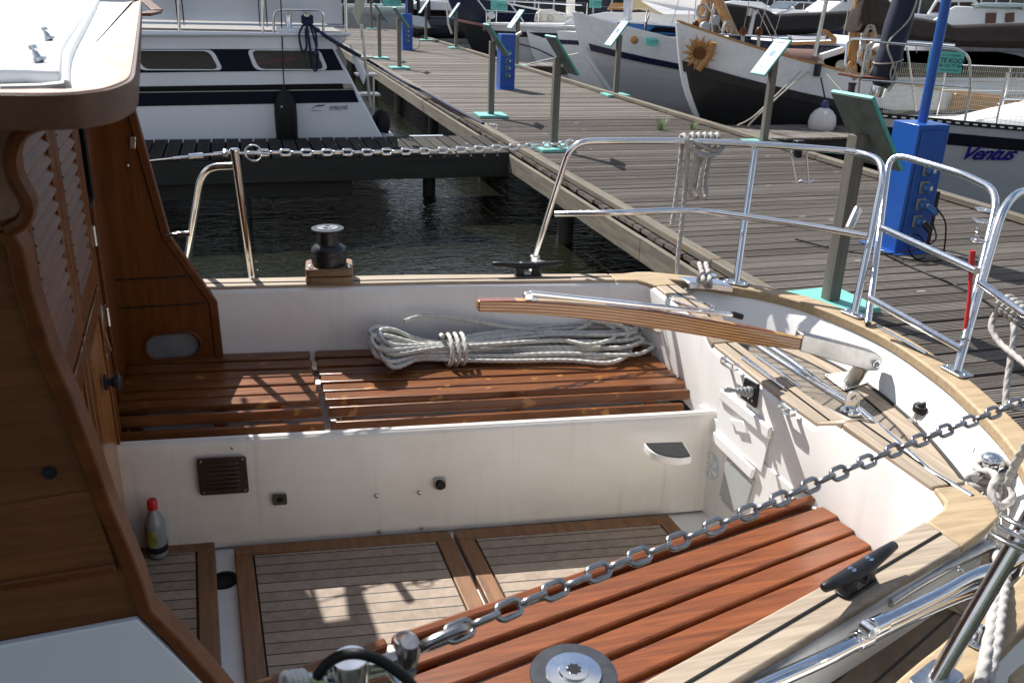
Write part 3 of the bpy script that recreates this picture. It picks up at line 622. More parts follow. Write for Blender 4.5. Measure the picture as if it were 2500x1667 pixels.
top1 = [a0, PX(1395, 345, 1.185), P(1500, 344, 1.225), P(1660, 344, 1.225), P(1845, 352, 1.225), P(1960, 360, 1.222), P(2095, 374, 1.222), P(2168, 425, 1.19), f3]
r1 = pipe('pushpit_rail', bent(top1[:2] + top1[2:6] + [P(2105, 372, 1.222)] + [P(2163, 400, 1.215), f3], [0, .12, .1, .1, .1, .1, .1, .10, 0]))
footplate(f2, (.6, -.7), r1); footplate(f3, (.2, -1), r1)
pipe('rail_post', [f2, P(1845, 352, 1.222)], .0125, 'steel', r1)
pipe('mid_rail', bent([PX(1357, 523, 1.125), P(1500, 520, 1.0), P(1690, 512, 1.0), P(1800, 527, 1.0), P(1960, 549, 1.0), P(2118, 577, 1.0)], .1), .0118, 'steel', r1)
pipe('rod_holder', [P(2072, 560, 1.005), P(2094, 512, 1.06)], .016, 'steel_dull', r1)
mm = MB(); q = a0.lerp(top1[1], .10); mm.tube([q + Vector((0, 0, -.012)), q + Vector((0, 0, .012))], .02, 12); mm.obox(q + Vector((.022, -.02, -.012)), (.018, 0, -.006), (0, .010, 0), (0, 0, .008)); sub(r1, mm, 'rail_clamp', MT['steel'], bevel=.003)
# gate hoop
g0 = P(2118, 790, .76); 
hoop = [g0, PX(2168, 460, 2.02), P(2195, 380, 1.20), P(2225, 374, 1.20), P(2340, 420, 1.20), P(2418, 478, 1.19), P(2418, 560, 1.13), P(2372, 760, .90)]
gp = [g0, P(2176, 400, 1.20), P(2205, 372, 1.20), P(2345, 421, 1.20), P(2425, 478, 1.19), P(2412, 560, 1.12), PX(2366, 790, 1.985)]
r2 = pipe('gate_hoop', bent([g0, P(2172, 372, 1.215), P(2345, 423, 1.2), P(2440, 468, 1.195), PX(2355, 830, 1.985)], [0, .10, .05, .10, 0]), .0122)
pipe('mid_rail', [P(2152, 556, 1.02), PX(2385, 662, 2.0)], .0115, 'steel', r2); pipe('mid_rail', [P(2124, 728, .86), PX(2346, 852, 1.965)], .0115, 'steel', r2)
# stern hoop and near side
n0 = P(2285, 1660, .752); NT_ = PX(2500, 1290, 1.10)
ntop = n0 + (NT_ - n0) * 1.75
topZ = 1.2
r3 = pipe('stern_rail', bent([f4, P(2455, 480, 1.2), P(2560, 452, 1.2), Vector((2.30, 1.55, 1.2)), Vector((1.9, 1.1, 1.2)), Vector((1.45, .93, 1.2)), ntop, n0], [0, .12, .1, .3, .3, .2, .1, 0]), .0135)
footplate(f4, (0, -1), r3); footplate(n0, (.93, .36), r3)
pipe('mid_rail', [PX(2392, 690, 2.0), PX(2500, 768, 2.02), Vector((2.05, 1.5, .98)), Vector((1.7, 1.12, .98)), Vector((1.2, .93, .98))], .0118, 'steel', r3)
# far gate stanchion
s0 = P(617, 690, .72); s1 = P(572, 366, 1.235)
r4 = pipe('gate_stanchion', [s0, s1], .0135)
mm = MB(); mm.lathe([(.015, -.004), (.0155, .002), (.012, .005), (.0005, .0055)], s1, Z3, 16); sub(r4, mm, 'stanchion_cap', MT['steel'])
pipe('stanchion_brace', bent([P(452, 660, .70), PY(488, 440, 3.20), PY(510, 408, 3.15), PY(576, 405, 3.12)], [0, .05, .07, 0]), .0125, 'steel', r4)
# near gate stanchion with cap, lashing and black line
p1 = P(855, 1604, 1.235); p0 = Vector((.06, .745, .74))
r5 = pipe('gate_stanchion', [p0, p1 - Vector((0, 0, .004))], .0135)
mm = MB(); mm.lathe([(.0145, -.03), (.0152, -.002), (.0145, 0), (.0005, .0005)], p1, Z3, 28); sub(r5, mm, 'stanchion_cap', MT['steel'])
mm = MB()
for k in range(3):
    dx = (k - 1) * .012; mm.tube([p1 + Vector((-.018, .0, -.012 + dx)), p1 + Vector((.03, .004, -.02 + dx * .4)), p1 + Vector((.04, -.01, -.03))], .003, 8)
mm.tube([p1 + Vector((-.016, -.004, -.02)), p1 + Vector((-.035, .0, -.012)), p1 + Vector((-.05, -.006, -.02))], .0045, 8)
sub(r5, mm, 'toggle', MT['steel'])

# ------------------------------------------------------------------ fittings on the aft coaming and aft wall
AX = 1.402
def ax_(x, y, X=AX): return PX(x, y, X)
nrm = Vector((-1, 0, 0))
mm = MB()                                              # plate with joystick
jp = [ax_(x, y) for x, y in [(1823, 920), (1857, 938), (1848, 996), (1812, 970)]]
mm.prism(jp, (-.008, 0, 0)); js = bp(mm, 'control_plate', MT['black'], .003)
jc = ax_(1834, 957, AX - .008); tip = jc + (P(1784, 957, .62) - jc) * .0 + Vector((-.085, .012, .012)); dj = (tip - jc).normalized()
mm = MB(); mm.lathe([(.016, 0), (.017, .012), (.0135, .014), (.0145, .024), (.011, .026), (.012, .035), (.0085, .037), (.009, .045), (.005, .048), (.006, .062), (.0085, .066), (.0085, .083), (.006, .086), (.0005, .087)], jc, dj, 18); sub(js, mm, 'joystick', MT['grey'])
for x, y in ((1818, 965), (1827, 971), (1836, 978)): mm = MB(); mm.lathe([(.0035, 0), (.0035, .001), (.0005, .0012)], ax_(x, y, AX - .008), nrm, 12); sub(js, mm, 'button', MT['white_gloss'])
for x, y in ((1789, 890), (1929, 1001)):               # lashing eyes
    mm = MB(); a, b = ax_(x - 14, y - 8), ax_(x + 14, y + 10); up_ = Vector((0, 0, .014))
    mm.tube(bent([a + up_, a + up_ + nrm * .02, b + up_ + nrm * .02, b + up_], .006), .0035, 8); mm.tube(bent([a - up_ * .2, a - up_ * .2 + nrm * .02, b - up_ * .2 + nrm * .02, b - up_ * .2], .006), .0035, 8)
    for q in (a, b): mm.obox(q + nrm * .012 + up_ * .4, (.010, 0, 0), (0, .003, 0), (0, 0, .010))
    bp(mm, 'lashing_eye', MT['steel'])
def flatbar(name, pts, th, m, bev=.004): mm = MB(); mm.prism([ax_(x, y) for x, y in pts], (-th, 0, 0)); return bp(mm, name, m, bev)
bo = flatbar('rack_board', [(1765, 957), (1882, 1060), (1860, 1152), (1748, 1052)], .003, MT['gel_clean'], .002)
for pts, th in (([(1768, 948), (1888, 1044), (1884, 1072), (1761, 970)], .014), ([(1750, 1052), (1848, 1144), (1840, 1168), (1744, 1074)], .013)):
    mm = MB(); mm.prism([ax_(*q) for q in pts], (-th, 0, 0)); sub(bo, mm, 'rack_bar', MT['gel_clean'], bevel=.004)
mm = MB(); mm.prism([ax_(x, y) for x, y in [(1789, 1022), (1822, 1026), (1832, 1058), (1806, 1052), (1800, 1036), (1790, 1034)]], (-.012, 0, 0)); sub(bo, mm, 'rack_block', MT['gel_clean'], bevel=.003)
gp_ = flatbar('cover_panel', [(1778, 1112), (1843, 1170), (1824, 1232), (1790, 1250), (1757, 1212)], .004, plain('grey_panel', (.42, .44, .44), .35, 0, .06, 6))
for x, y in ((1783, 1128), (1832, 1171), (1760, 1212)): mm = MB(); mm.lathe([(.004, 0), (.0035, .002), (.0005, .0025)], ax_(x, y, AX - .004), nrm, 10); sub(gp_, mm, 'panel_screw', MT['steel'])
# round fan-vent sticker: pale disc with five curved blades
fc = ax_(1737, 1137, AX + .002); ay_, az_ = Vector((0, -1, 0)), Z3
mm = MB(); mm.prism(circ(fc, ay_, az_, .047, 36), (-.0025, 0, 0)); fs = bp(mm, 'vent_emblem', plain('pale_blue_decal', (.55, .62, .66), .3, 0, .04, 6))
mm = MB()
for k in range(6):
    pts = []; a0_ = 2 * math.pi * k / 6
    for rr, da, w_ in ((.008, 0, .002), (.018, .35, .005), (.030, .62, .008), (.042, .75, .009)):
        pts.append((rr, a0_ + da, w_))
    o1 = [fc + ay_ * (r_ * math.cos(a) - w_ * math.sin(a)) + az_ * (r_ * math.sin(a) + w_ * math.cos(a)) for r_, a, w_ in pts]; o2 = [fc + ay_ * (r_ * math.cos(a) + w_ * math.sin(a)) + az_ * (r_ * math.sin(a) - w_ * math.cos(a)) for r_, a, w_ in pts]
    mm.prism([q + Vector((-.0028, 0, 0)) for q in o1 + o2[::-1]], (-.0008, 0, 0))
sub(fs, mm, 'emblem_blade', plain('decal_white', (.8, .8, .82), .4, 0, .02))
# corner step with black non-slip top
cz = .43; cs = Vector((1.40, 2.296, cz)); qp = [cs] + [cs + Vector((-.215 * math.cos(a), -.105 * math.sin(a), 0)) for a in [R(90) * k / 10 for k in range(11)]]
qp = [P(1690, 1114, cz), P(1668, 1079, cz), P(1572, 1082, cz)] + cr([P(1572, 1082, cz), P(1590, 1101, cz), P(1622, 1113, cz), P(1660, 1118, cz), P(1690, 1114, cz)], 4)[1:-1]
mm = MB(); mm.prism(qp, (0, 0, -.026)); stp = bp(mm, 'corner_step', MT['gel'], .003)
c_ = sum(qp, Vector()) / len(qp); mm = MB(); mm.prism([c_ + (q - c_) * .93 + Vector((0, 0, .0005)) for q in qp], (0, 0, .003)); sub(stp, mm, 'non_slip_pad', plain('non_slip', (.008, .008, .009), .9, 0, .3, 60, bump=.3))
# locker front fittings
def lf(x, y, off=-.004): # point on the far locker front
    d = ray(x, y); nl_ = Vector((.1055, 1, 0)); k = (nl_.dot(Vector((.154, 2.42, 0))) - nl_.dot(EYE)) / nl_.dot(d); return EYE + d * k + Vector((0, off, 0))
LX = Vector((1, -.1055, 0)).normalized(); LN = Vector((-.1055, -1, 0)).normalized()
vc = lf(545, 1158); mm = MB(); mm.prism(rrect(vc, LX, Z3, .070, .062, .008, 4), LN * .006); ve = bp(mm, 'locker_vent', plain('brown_bronze', (.10, .075, .055), .34, .75, .25, 14), .002)
mm = MB()
for k in range(7):
    q = vc + LN * .006 + Z3 * (.042 - k * .0145) + Z3 * -.002
    mm.loft([[q + LX * (.048 * s_) + LN * (.006 * w_ * math.cos(a)) + Z3 * (.0055 * math.sin(a) * (.35 + .65 * w_)) for a in [math.pi * j / 5 - math.pi / 2 for j in range(6)]] for s_, w_ in ((-1, .05), (-.93, .8), (-.8, 1), (.8, 1), (.93, .8), (1, .05))], True, True)
sub(ve, mm, 'vent_louvre', ve.data.materials[0])
for sx in (-1, 1):
    for sz in (-1, 1): mm = MB(); mm.lathe([(.004, 0), (.003, .002), (.0005, .0025)], vc + LN * .006 + LX * .059 * sx + Z3 * .052 * sz, LN, 10); sub(ve, mm, 'vent_screw', MT['steel'])
pc = lf(683, 1216); mm = MB(); mm.prism(rrect(pc, LX, Z3, .021, .019, .004, 3), LN * .004); so = bp(mm, 'socket_plate', plain('worn_bronze', (.16, .14, .11), .4, .7, .25, 30), .001)
mm = MB(); mm.lathe([(.0095, .004), (.0085, .006), (.0075, .0045), (.0005, .0042)], pc, LN, 18); sub(so, mm, 'socket_hole', MT['black'])
kc = lf(1074, 1178); mm = MB(); mm.prism(rrect(kc, LX, Z3, .018, .019, .003, 3), LN * .004); sw = bp(mm, 'switch_plate', MT['steel_dull'], .001)
mm = MB(); mm.lathe([(.016, .004), (.016, .012), (.013, .016), (.0005, .0165)], kc - Z3 * .001, LN, 20); sub(sw, mm, 'switch_knob', MT['black'])
for x, y, r_ in ((919, 1209, .006), (1024, 1201, .006), (926, 1296, .007), (1030, 1287, .007)):
    mm = MB(); mm.lathe([(r_, 0), (r_ * .9, .003), (r_ * .5, .004), (.0005, .0042)], lf(x, y), LN, 14); bp(mm, 'rivet', MT['steel_dull'])
mm = MB(); q = lf(560, 1090, -.001); mm.prism([q, q + LX * .008 - Z3 * .004, q + LX * .010 - Z3 * .012, q + LX * .004 - Z3 * .006], LN * .001); bp(mm, 'paint_chip', MT['black'])
# traveller rods along the aft coaming
for pts in (((1822, 826, .70), (1900, 878, .70), (2020, 955, .71), (2101, 1002, .74), (2269, 1152, .745), (2372, 1214, .745)), ((1848, 826, .70), (1930, 880, .70), (2046, 965, .705), (2085, 992, .72))):
    tr = MB(); tr.tube([P(*q) for q in pts], .009, 12); bp(tr, 'traveller_rod', MT['steel'], 0, 60)
for (a, b) in (((1812, 872), (1916, 948)), ((1848, 868), (1954, 944))):
    mm = MB(); mm.tube([P(*a, .706), P(*b, .706)], .0055, 10); bp(mm, 'chafe_strip', MT['steel'])
mm = MB(); mm.tube([P(2142, 796, .755), P(2190, 823, .755), P(2262, 863, .755)], .005, 8); bp(mm, 'chafe_strip', MT['steel'])
def padeye(c, d, h=.035, w=.018):
    c = Vector(c); mm = MB(); mm.lathe([(.026, 0), (.025, .005), (.016, .008), (.014, .014), (.0005, .015)], c, Z3, 24); e_ = bp(mm, 'pad_eye', MT['steel'])
    d = Vector(d).normalized(); cc = c + Vector((0, 0, .012 + h * .55)); n_ = 16
    o_ = [cc + d * (w * math.cos(a)) + Z3 * (w * math.sin(a) + (h * .3 if math.sin(a) > 0 else -h * .3)) - d.cross(Z3) * .003 for a in [2 * math.pi * k / n_ for k in range(n_)]]
    i_ = [cc + d * (.009 * math.cos(a)) + Z3 * (.009 * math.sin(a) + h * .3) - d.cross(Z3) * .003 for a in [2 * math.pi * k / n_ for k in range(n_)]]
    mm = MB(); frame_ring(mm, o_, i_, d.cross(Z3) * .006); sub(e_, mm, 'eye', MT['steel'], bevel=.001)
padeye(P(2076, 1005, .756), (1, -.5, 0))
padeye(P(2368, 1148, ZD + .002), (1, .8, 0), .05, .022)
c = P(2248, 1028, ZD + .003); mm = MB(); mm.lathe([(.036, 0), (.036, .004), (.024, .008), (.02, .03), (.0005, .031)], c, Z3, 26); fi = bp(mm, 'filler_cap', MT['steel_dull'])
mm = MB(); mm.lathe([(.029, .03), (.03, .034), (.03, .048), (.026, .052), (.0005, .053)], c, Z3, 20); mm.obox(c + Vector((0, 0, .056)), (.024, .006, 0), (-.001, .004, 0), (0, 0, .006)); sub(fi, mm, 'cap', MT['black'], bevel=.002)
mm = MB(); mm.tube([c + Vector((-.012, -.03, .05)), c + Vector((-.014, -.036, .03)), c + Vector((-.012, -.034, .01))], .0022, 6); sub(fi, mm, 'cap_chain', MT['steel'])
c = P(1822, 728, .76); 
# mooring bitt and chrome chafe guard at the far quarter
ch = [P(1668, 683, .75), P(1720, 684, .752), P(1775, 692, .752)]
mm = MB(); mm.loft([[q + Vector((-.012, .03, -.02)), q + Vector((-.006, .03, .005)), q + Vector((.0, -.05, .005)), q + Vector((-.004, -.055, -.02))] for q in ch]); bp(mm, 'fairlead', MT['steel'], .004)
bq_ = P(1730, 725, ZD + .06)
mm = MB(); mm.tube([bq_ + Vector((0, 0, -.06)), bq_ + Vector((0, 0, .09))], .022, 16); mm.tube([bq_ + Vector((-.075, .03, .055)), bq_ + Vector((.075, -.03, .055))], .010, 12); mm.ball(bq_ + Vector((.075, -.03, .055)), .0115); mm.ball(bq_ + Vector((-.075, .03, .055)), .0115); bp(mm, 'mooring_bitt', MT['steel'])
mm = MB(); q = P(1825, 724, .70); mm.lathe([(.014, 0), (.011, .03), (.005, .05), (.0005, .052)], q + Vector((0, .03, -.03)), Vector((.2, -.3, 1)), 14); bp(mm, 'rope_horn', MT['steel'])
# near-quarter fittings: folded frame tubes beside the coaming
fz = .725
mm = MB(); mm.tube(cr([P(x, y, fz) for x, y in [(1700, 1745), (1850, 1678), (2000, 1612), (2112, 1556), (2200, 1512), (2330, 1455)]] + [P(2450, 1410, fz), P(2478, 1380, fz), P(2500, 1330, fz)], 5), .0135, 14); ft = bp(mm, 'folded_frame', MT['steel'], 0, 60)
mm = MB(); mm.tube(cr([P(x, y, fz + .03) for x, y in [(2128, 1530), (2200, 1497), (2300, 1448), (2380, 1404), (2470, 1372), (2540, 1320)]], 5), .0125, 14); sub(ft, mm, 'frame_tube', MT['steel'], smooth=60)
mm = MB(); mm.tube(cr([P(x, y, fz - .01) for x, y in [(2170, 1470), (2240, 1425), (2330, 1375), (2420, 1330)]], 5), .010, 12); sub(ft, mm, 'frame_tube', MT['steel_dull'], smooth=60)
j = P(2105, 1558, fz); jd = (P(2200, 1512, fz) - j).normalized()
mm = MB(); mm.tube([j - jd * .018, j + jd * .014], .0175, 16); mm.lathe([(.013, -.012), (.013, .012)], P(2120, 1535, fz + .025), Z3.cross(jd), 18); mm.tube([P(2130, 1530, fz + .03), P(2158, 1517, fz + .03)], .0155, 14); sub(ft, mm, 'frame_hinge', MT['steel'], bevel=.001)
mm = MB(); q = Vector((1.28, 1.165, .68)); mm.lathe([(.006, 0), (.006, .004), (.003, .005), (.003, .012), (.0005, .013)], PX(2338, 1386, 1.28), (.3, -1, 0), 10); bp(mm, 'bolt_stub', MT['steel'])
# bow-eye plate on the near rail cap
c = P(2388, 1555, .752); d = Vector((.93, .38, 0)).normalized(); s_ = Z3.cross(d); mm = MB(); mm.prism(rrect(c, d, s_, .034, .022, .014, 5), (0, 0, .003)); ep = bp(mm, 'deck_eye', MT['steel'], .001)
mm = MB(); mm.tube([c + d * .012 * math.cos(a) + Z3 * (.004 + .02 * math.sin(a)) for a in [math.pi * k / 10 for k in range(11)]], .0035, 8); sub(ep, mm, 'eye', MT['steel'])
mm = MB(); mm.lathe([(.006, 0), (.005, .002), (.0005, .0022)], c - d * .024 + Vector((0, 0, .003)), Z3, 12); sub(ep, mm, 'eye_screw', MT['steel'])
# wire spiral round the near leg
mm = MB(); ld = (NT_ - n0).normalized(); u_ = ld.cross(Z3).normalized(); v_ = ld.cross(u_); s0_ = .86
mm.tube([n0 + (NT_ - n0) * (s0_ + .17 * k / 72) * 1.0 + (u_ * math.cos(k * R(15)) + v_ * math.sin(k * R(15))) * .036 for k in range(72)], .0026, 7); bp(mm, 'wire_spiral', MT['steel_dull'])
# red lever on the gate hoop with spring
mm = MB(); mm.tube(cr([PX(2375, 612, 2.02), PX(2371, 660, 2.02), PX(2365, 740, 2.01), PX(2352, 830, 1.99), PX(2343, 905, 1.965)], 5), [.0085] * 6 + [.006] * 15, 10); sub(r2, mm, 'red_handle', plain('red_plastic', (.55, .03, .03), .45, 0, .1, 20))
mm = MB(); a_, b_ = PX(2393, 535, 2.03), PX(2385, 585, 2.03); mm.tube([a_.lerp(b_, k / 60) + Vector((.006 * math.cos(k * .9), .006 * math.sin(k * .9), 0)) for k in range(61)], .0017, 6); sub(r2, mm, 'latch_spring', MT['steel_dull'])
for x, y in ((2400, 512), (2396, 540), (2388, 588)): q = PX(x, y, 2.03); mm = MB(); mm.tube([q + Vector((.016 * math.cos(a), .022 * math.sin(a), 0)) for a in [2 * math.pi * k / 16 for k in range(16)]], .003, 7, True); sub(r2, mm, 'latch_ring', MT['steel'])
# ================================================================== water, quay, jetties
WZ = -.68
def water_mat():
    t = NT('harbour_water'); v = t.coord()
    t.set(Base_Color=(.010, .011, .006), Roughness=.03, IOR=1.5)
    t.b.inputs['Specular IOR Level'].default_value = .5
    v1 = t.coord((1, 2.3, 1), (0, 0, R(10))); a = t.noise(v1, 3.4, 3, .5, .6); b = t.noise(t.coord((1, 1.9, 1), (0, 0, R(-14))), 9.5, 2, .5, .8); c = t.noise(v, .5, 2)
    h = t.math('ADD', t.math('MULTIPLY', a, .65), t.math('MULTIPLY', b, .34)); h = t.math('MULTIPLY', h, t.math('MULTIPLY_ADD', c, 1.1, .35))
    t.bump(h, 1.0, .06); return t.m
m = MB(); m.grid([[Vector((-600, -600, WZ)), Vector((600, -600, WZ))], [Vector((-600, 900, WZ)), Vector((600, 900, WZ))]])
tag(m.build('water', water_mat(), None, 0, 0), 'dark green harbour water with small ripples', 'water', kind='structure')
m = MB(); m.box(-200, 500, 41.5, 400, -1.5, -.02)
tag(m.build('quay', plain('quay_paving', (.22, .21, .2), .85, 0, .2, 2), None), 'pale paved quay behind the moored boats', 'quay', kind='structure')
def plank_mat(name, c1, c2, c3, ax, pitch, off=0.):
    t = NT(name); X, Y, Zc = t.xyz(); q = t.math('FLOOR', t.math('DIVIDE', t.math('SUBTRACT', Y if ax == 'Y' else X, off), pitch))
    wn = t.n('ShaderNodeTexWhiteNoise', noise_dimensions='1D'); t.l(q, wn.inputs['W'])
    s = (1.3, 40, 40) if ax == 'Y' else (40, 1.3, 40)
    g = t.noise(t.coord(s), 1, 8, .7, .7); lo = t.noise(t.coord((.9, 5, 1) if ax == 'Y' else (5, .9, 1)), 1.4, 4)
    c = t.ramp(t.math('ADD', t.math('MULTIPLY', g, .62), t.math('ADD', t.math('MULTIPLY', wn.outputs['Value'], .2), t.math('MULTIPLY', lo, .18))), [(.28, c1), (.55, c2), (.8, c3)])
    kn = t.n('ShaderNodeTexVoronoi'); kn.inputs['Scale'].default_value = 1.0; t.l(t.coord((1.6, 5, 1) if ax == 'Y' else (5, 1.6, 1)), kn.inputs['Vector'])
    c = t.mix(t.math('MULTIPLY', t.math('LESS_THAN', kn.outputs['Distance'], .06), .55), c, (.62, .58, .52))
    sp = t.noise(t.coord((3, 60, 30) if ax == 'Y' else (60, 3, 30)), 1.7, 5, .8); c = t.mix(t.math('MULTIPLY', t.ramp(sp, [(.62, (0, 0, 0)), (.7, (1, 1, 1))]), .5), c, tuple(x * .35 for x in c1))
    t.set(Base_Color=c, Roughness=.82); t.b.inputs['Specular IOR Level'].default_value = .3; t.bump(t.math('ADD', t.math('MULTIPLY', g, .8), sp), .5, .004); return t.m
PITCH = .145
MT['plank'] = plank_mat('weathered_dock_plank', (.05, .041, .034), (.15, .130, .112), (.29, .26, .23), 'Y', PITCH, -6.0)
MT['plank_x'] = plank_mat('weathered_finger_plank', (.08, .068, .058), (.18, .157, .138), (.31, .28, .25), 'X', PITCH, 6.4)
MT['plank_dark'] = plank_mat('dark_finger_plank', (.014, .0125, .011), (.045, .041, .037), (.10, .092, .084), 'X', .155, -4.5)
MT['beam'] = wood('weathered_beam', (.075, .06, .042), (.23, .2, .155), 'Y', .85, 0, 26, 20, .5, .5, spots=(.2, .12, .05))
MT['beam_x'] = wood('dark_beam', (.009, .0085, .007), (.03, .028, .022), 'X', .8, 0, 26, 20, .4, .4)
MT['pile'] = wood('wet_pile', (.012, .011, .009), (.04, .037, .028), 'Z', .7, 0, 20, 10, .4, .4)
random.seed(3)
def grooved(mb, a0, a1, s0, s1, z, along, ng, depth=.006):
    # one plank: runs along axis `along` from a0 to a1, lies between s0 and s1 across; ng grooves milled in its top
    prof = [(s0, z - .028), (s0, z - .004)]
    w = (s1 - s0)
    for k in range(ng):
        u0 = s0 + w * (k + .06) / ng; u1 = s0 + w * (k + .60) / ng; u2 = s0 + w * (k + .68) / ng; u3 = s0 + w * (k + .94) / ng
        prof += [(u0, z), (u1, z)] + ([(u2, z - depth), (u3, z - depth)] if k < ng - 1 else [])
    prof += [(s1, z - .004), (s1, z - .028)]
    f = (lambda a, s, zz: Vector((a, s, zz))) if along == 'X' else (lambda a, s, zz: Vector((s, a, zz)))
    mb.prism([f(a0, s, zz) for s, zz in prof], f(a1, 0, 0) - f(a0, 0, 0))
DX0, DX1, DY0, DY1 = 2.97, 6.47, -6.0, 37.7
jet = thing('jetty', 'long weathered plank jetty lined with mint green boat signs', 'jetty', (4.7, 16, 0))
m = MB(); y = DY0
while y < DY1:
    g = .012 + random.random() * .012; z = random.uniform(-.004, .003)
    if -1 < y < 12.5: grooved(m, DX0 + .01 + random.uniform(0, .02), DX1 - random.uniform(0, .03), y + g / 2, y + PITCH - g / 2, z, 'X', 6)
    else: m.box(DX0 + .01, DX1, y + g / 2 + (.006 if y > 12 else 0), y + PITCH - g / 2 - (.006 if y > 12 else 0), z - .03, z)
    y += PITCH
o = part(m, 'deck_boards', MT['plank'], jet, 0, 0); o['kind'] = 'stuff'
m = MB(); y = DY0
while y < DY1: L_ = random.uniform(2.8, 3.6); m.box(DX0 - .055, DX0 - .008, y + .004, min(y + L_, DY1), -.21, -.030 + random.uniform(-.004, .003)); y += L_
part(m, 'fascia_board', MT['beam'], jet, .004)
m = MB(); y = DY0
while y < DY1: L_ = random.uniform(3.2, 4.2); m.box(DX0 + .055, DX0 + .15, y + .004, min(y + L_, DY1), .006, .062); y += L_
part(m, 'kerb_beam', MT['beam'], jet, .008)
m = MB(); y = DY0
while y < DY1:
    L_ = random.uniform(3.0, 4.2)
    if not (10.2 < y + .5 < 11.8 or 21.4 < y < 22.6): m.box(DX1 - .13, DX1 - .03, y + .004, min(y + L_, DY1), .006, .065); m.box(DX1 + .004, DX1 + .045, y + .004, min(y + L_, DY1), -.2, -.02)
    y += L_
part(m, 'kerb_beam', MT['beam'], jet, .008)
for x in (DX0 + .16, DX1 - .22):
    for y in [-4, -1, 2, 5.2, 8.4, 11.6, 15, 18.4, 21.8, 26, 31, 36]:
        m = MB(); m.tube([Vector((x, y, -2.2)), Vector((x, y, -.03))], .085, 12); part(m, 'pile', MT['pile'], jet)
m = MB(); m.box(DX0 + .1, DX0 + .2, DY0, DY1, -.2, -.035); m.box(DX1 - .3, DX1 - .2, DY0, DY1, -.2, -.035); part(m, 'joist', MT['beam_x'], jet)
# finger piers
fp = thing('finger_pier', 'dark grooved plank finger pier between the white cruiser and the sailing boat', 'jetty', (.9, 10.4, 0))
m = MB(); x = -4.5; k = 0
while x < 2.9: grooved(m, 9.80, 11.02, x + .011, x + .144, random.uniform(-.004, .004), 'Y', 7, .008); x += .155
part(m, 'deck_boards', MT['plank_dark'], fp, 0, 0)
m = MB(); m.box(-4.5, 2.905, 9.78, 9.86, -.27, -.034); part(m, 'side_beam', MT['beam_x'], fp, .004)
m = MB(); m.box(-4.5, 2.905, 10.92, 10.99, -.27, -.034); part(m, 'side_beam', MT['beam_x'], fp, .004)
m = MB(); m.box(-4.5, 1.15, 9.88, 10.9, -.46, -.28); part(m, 'float', MT['beam_x'], fp, .01)
for x, y in ((-2.6, 9.95), (-.02, 9.95), (2.2, 10.8)):
    m = MB(); m.tube([Vector((x, y, -2.2)), Vector((x, y, -.04))], .08, 14); part(m, 'pile', MT['pile'], fp)
m = MB(); m.box(2.0, 2.42, 10.98, 11.05, -.01, .008); part(m, 'cover_strip', plain('pale_metal_strip', (.5, .55, .6), .4, .5), fp)
def rfinger(y0, y1, x1, lab):
    f = thing('finger_pier', lab, 'jetty', (7.6, (y0 + y1) / 2, 0)); mm = MB(); x = DX1 + .02
    while x < x1:
        if y0 < 15: grooved(mm, y0, y1, x + .006, x + .139, random.uniform(-.004, .003), 'Y', 6)
        else: mm.box(x + .008, x + .137, y0, y1, -.03, 0)
        x += PITCH
    part(mm, 'deck_boards', MT['plank_x'], f, 0, 0)
    mm = MB(); mm.box(DX1 + .02, x1, y0 + .03, y0 + .10, -.21, -.034); part(mm, 'side_beam', MT['beam_x'], f, .004)
    mm = MB(); mm.box(DX1 + .02, x1, y1 - .10, y1 - .03, -.21, -.034); part(mm, 'side_beam', MT['beam_x'], f, .004)
    for x in (8.2, x1 - .5):
        mm = MB(); mm.tube([Vector((x, (y0 + y1) / 2, -2.2)), Vector((x, (y0 + y1) / 2, -.04))], .08, 12); part(mm, 'pile', MT['pile'], f)
m_ = thing('finger_pier', 'plank finger pier under the photographer on the near side of the sailing boat', 'jetty', (.9, -.2, 0))
m = MB(); x = -4.5
while x < 2.9: m.box(x + .011, x + .144, -.85, .28, -.03, 0); x += .155
part(m, 'deck_boards', MT['plank_dark'], m_, 0, 0)
m = MB(); m.box(-4.5, 2.905, -.8, .2, -.25, -.034); part(m, 'float', MT['beam_x'], m_, .004)
rfinger(10.47, 11.62, 13.5, 'short plank finger pier beside the black and white barge')
rfinger(21.3, 22.4, 14.0, 'far plank finger pier in front of the grey hulled yacht')
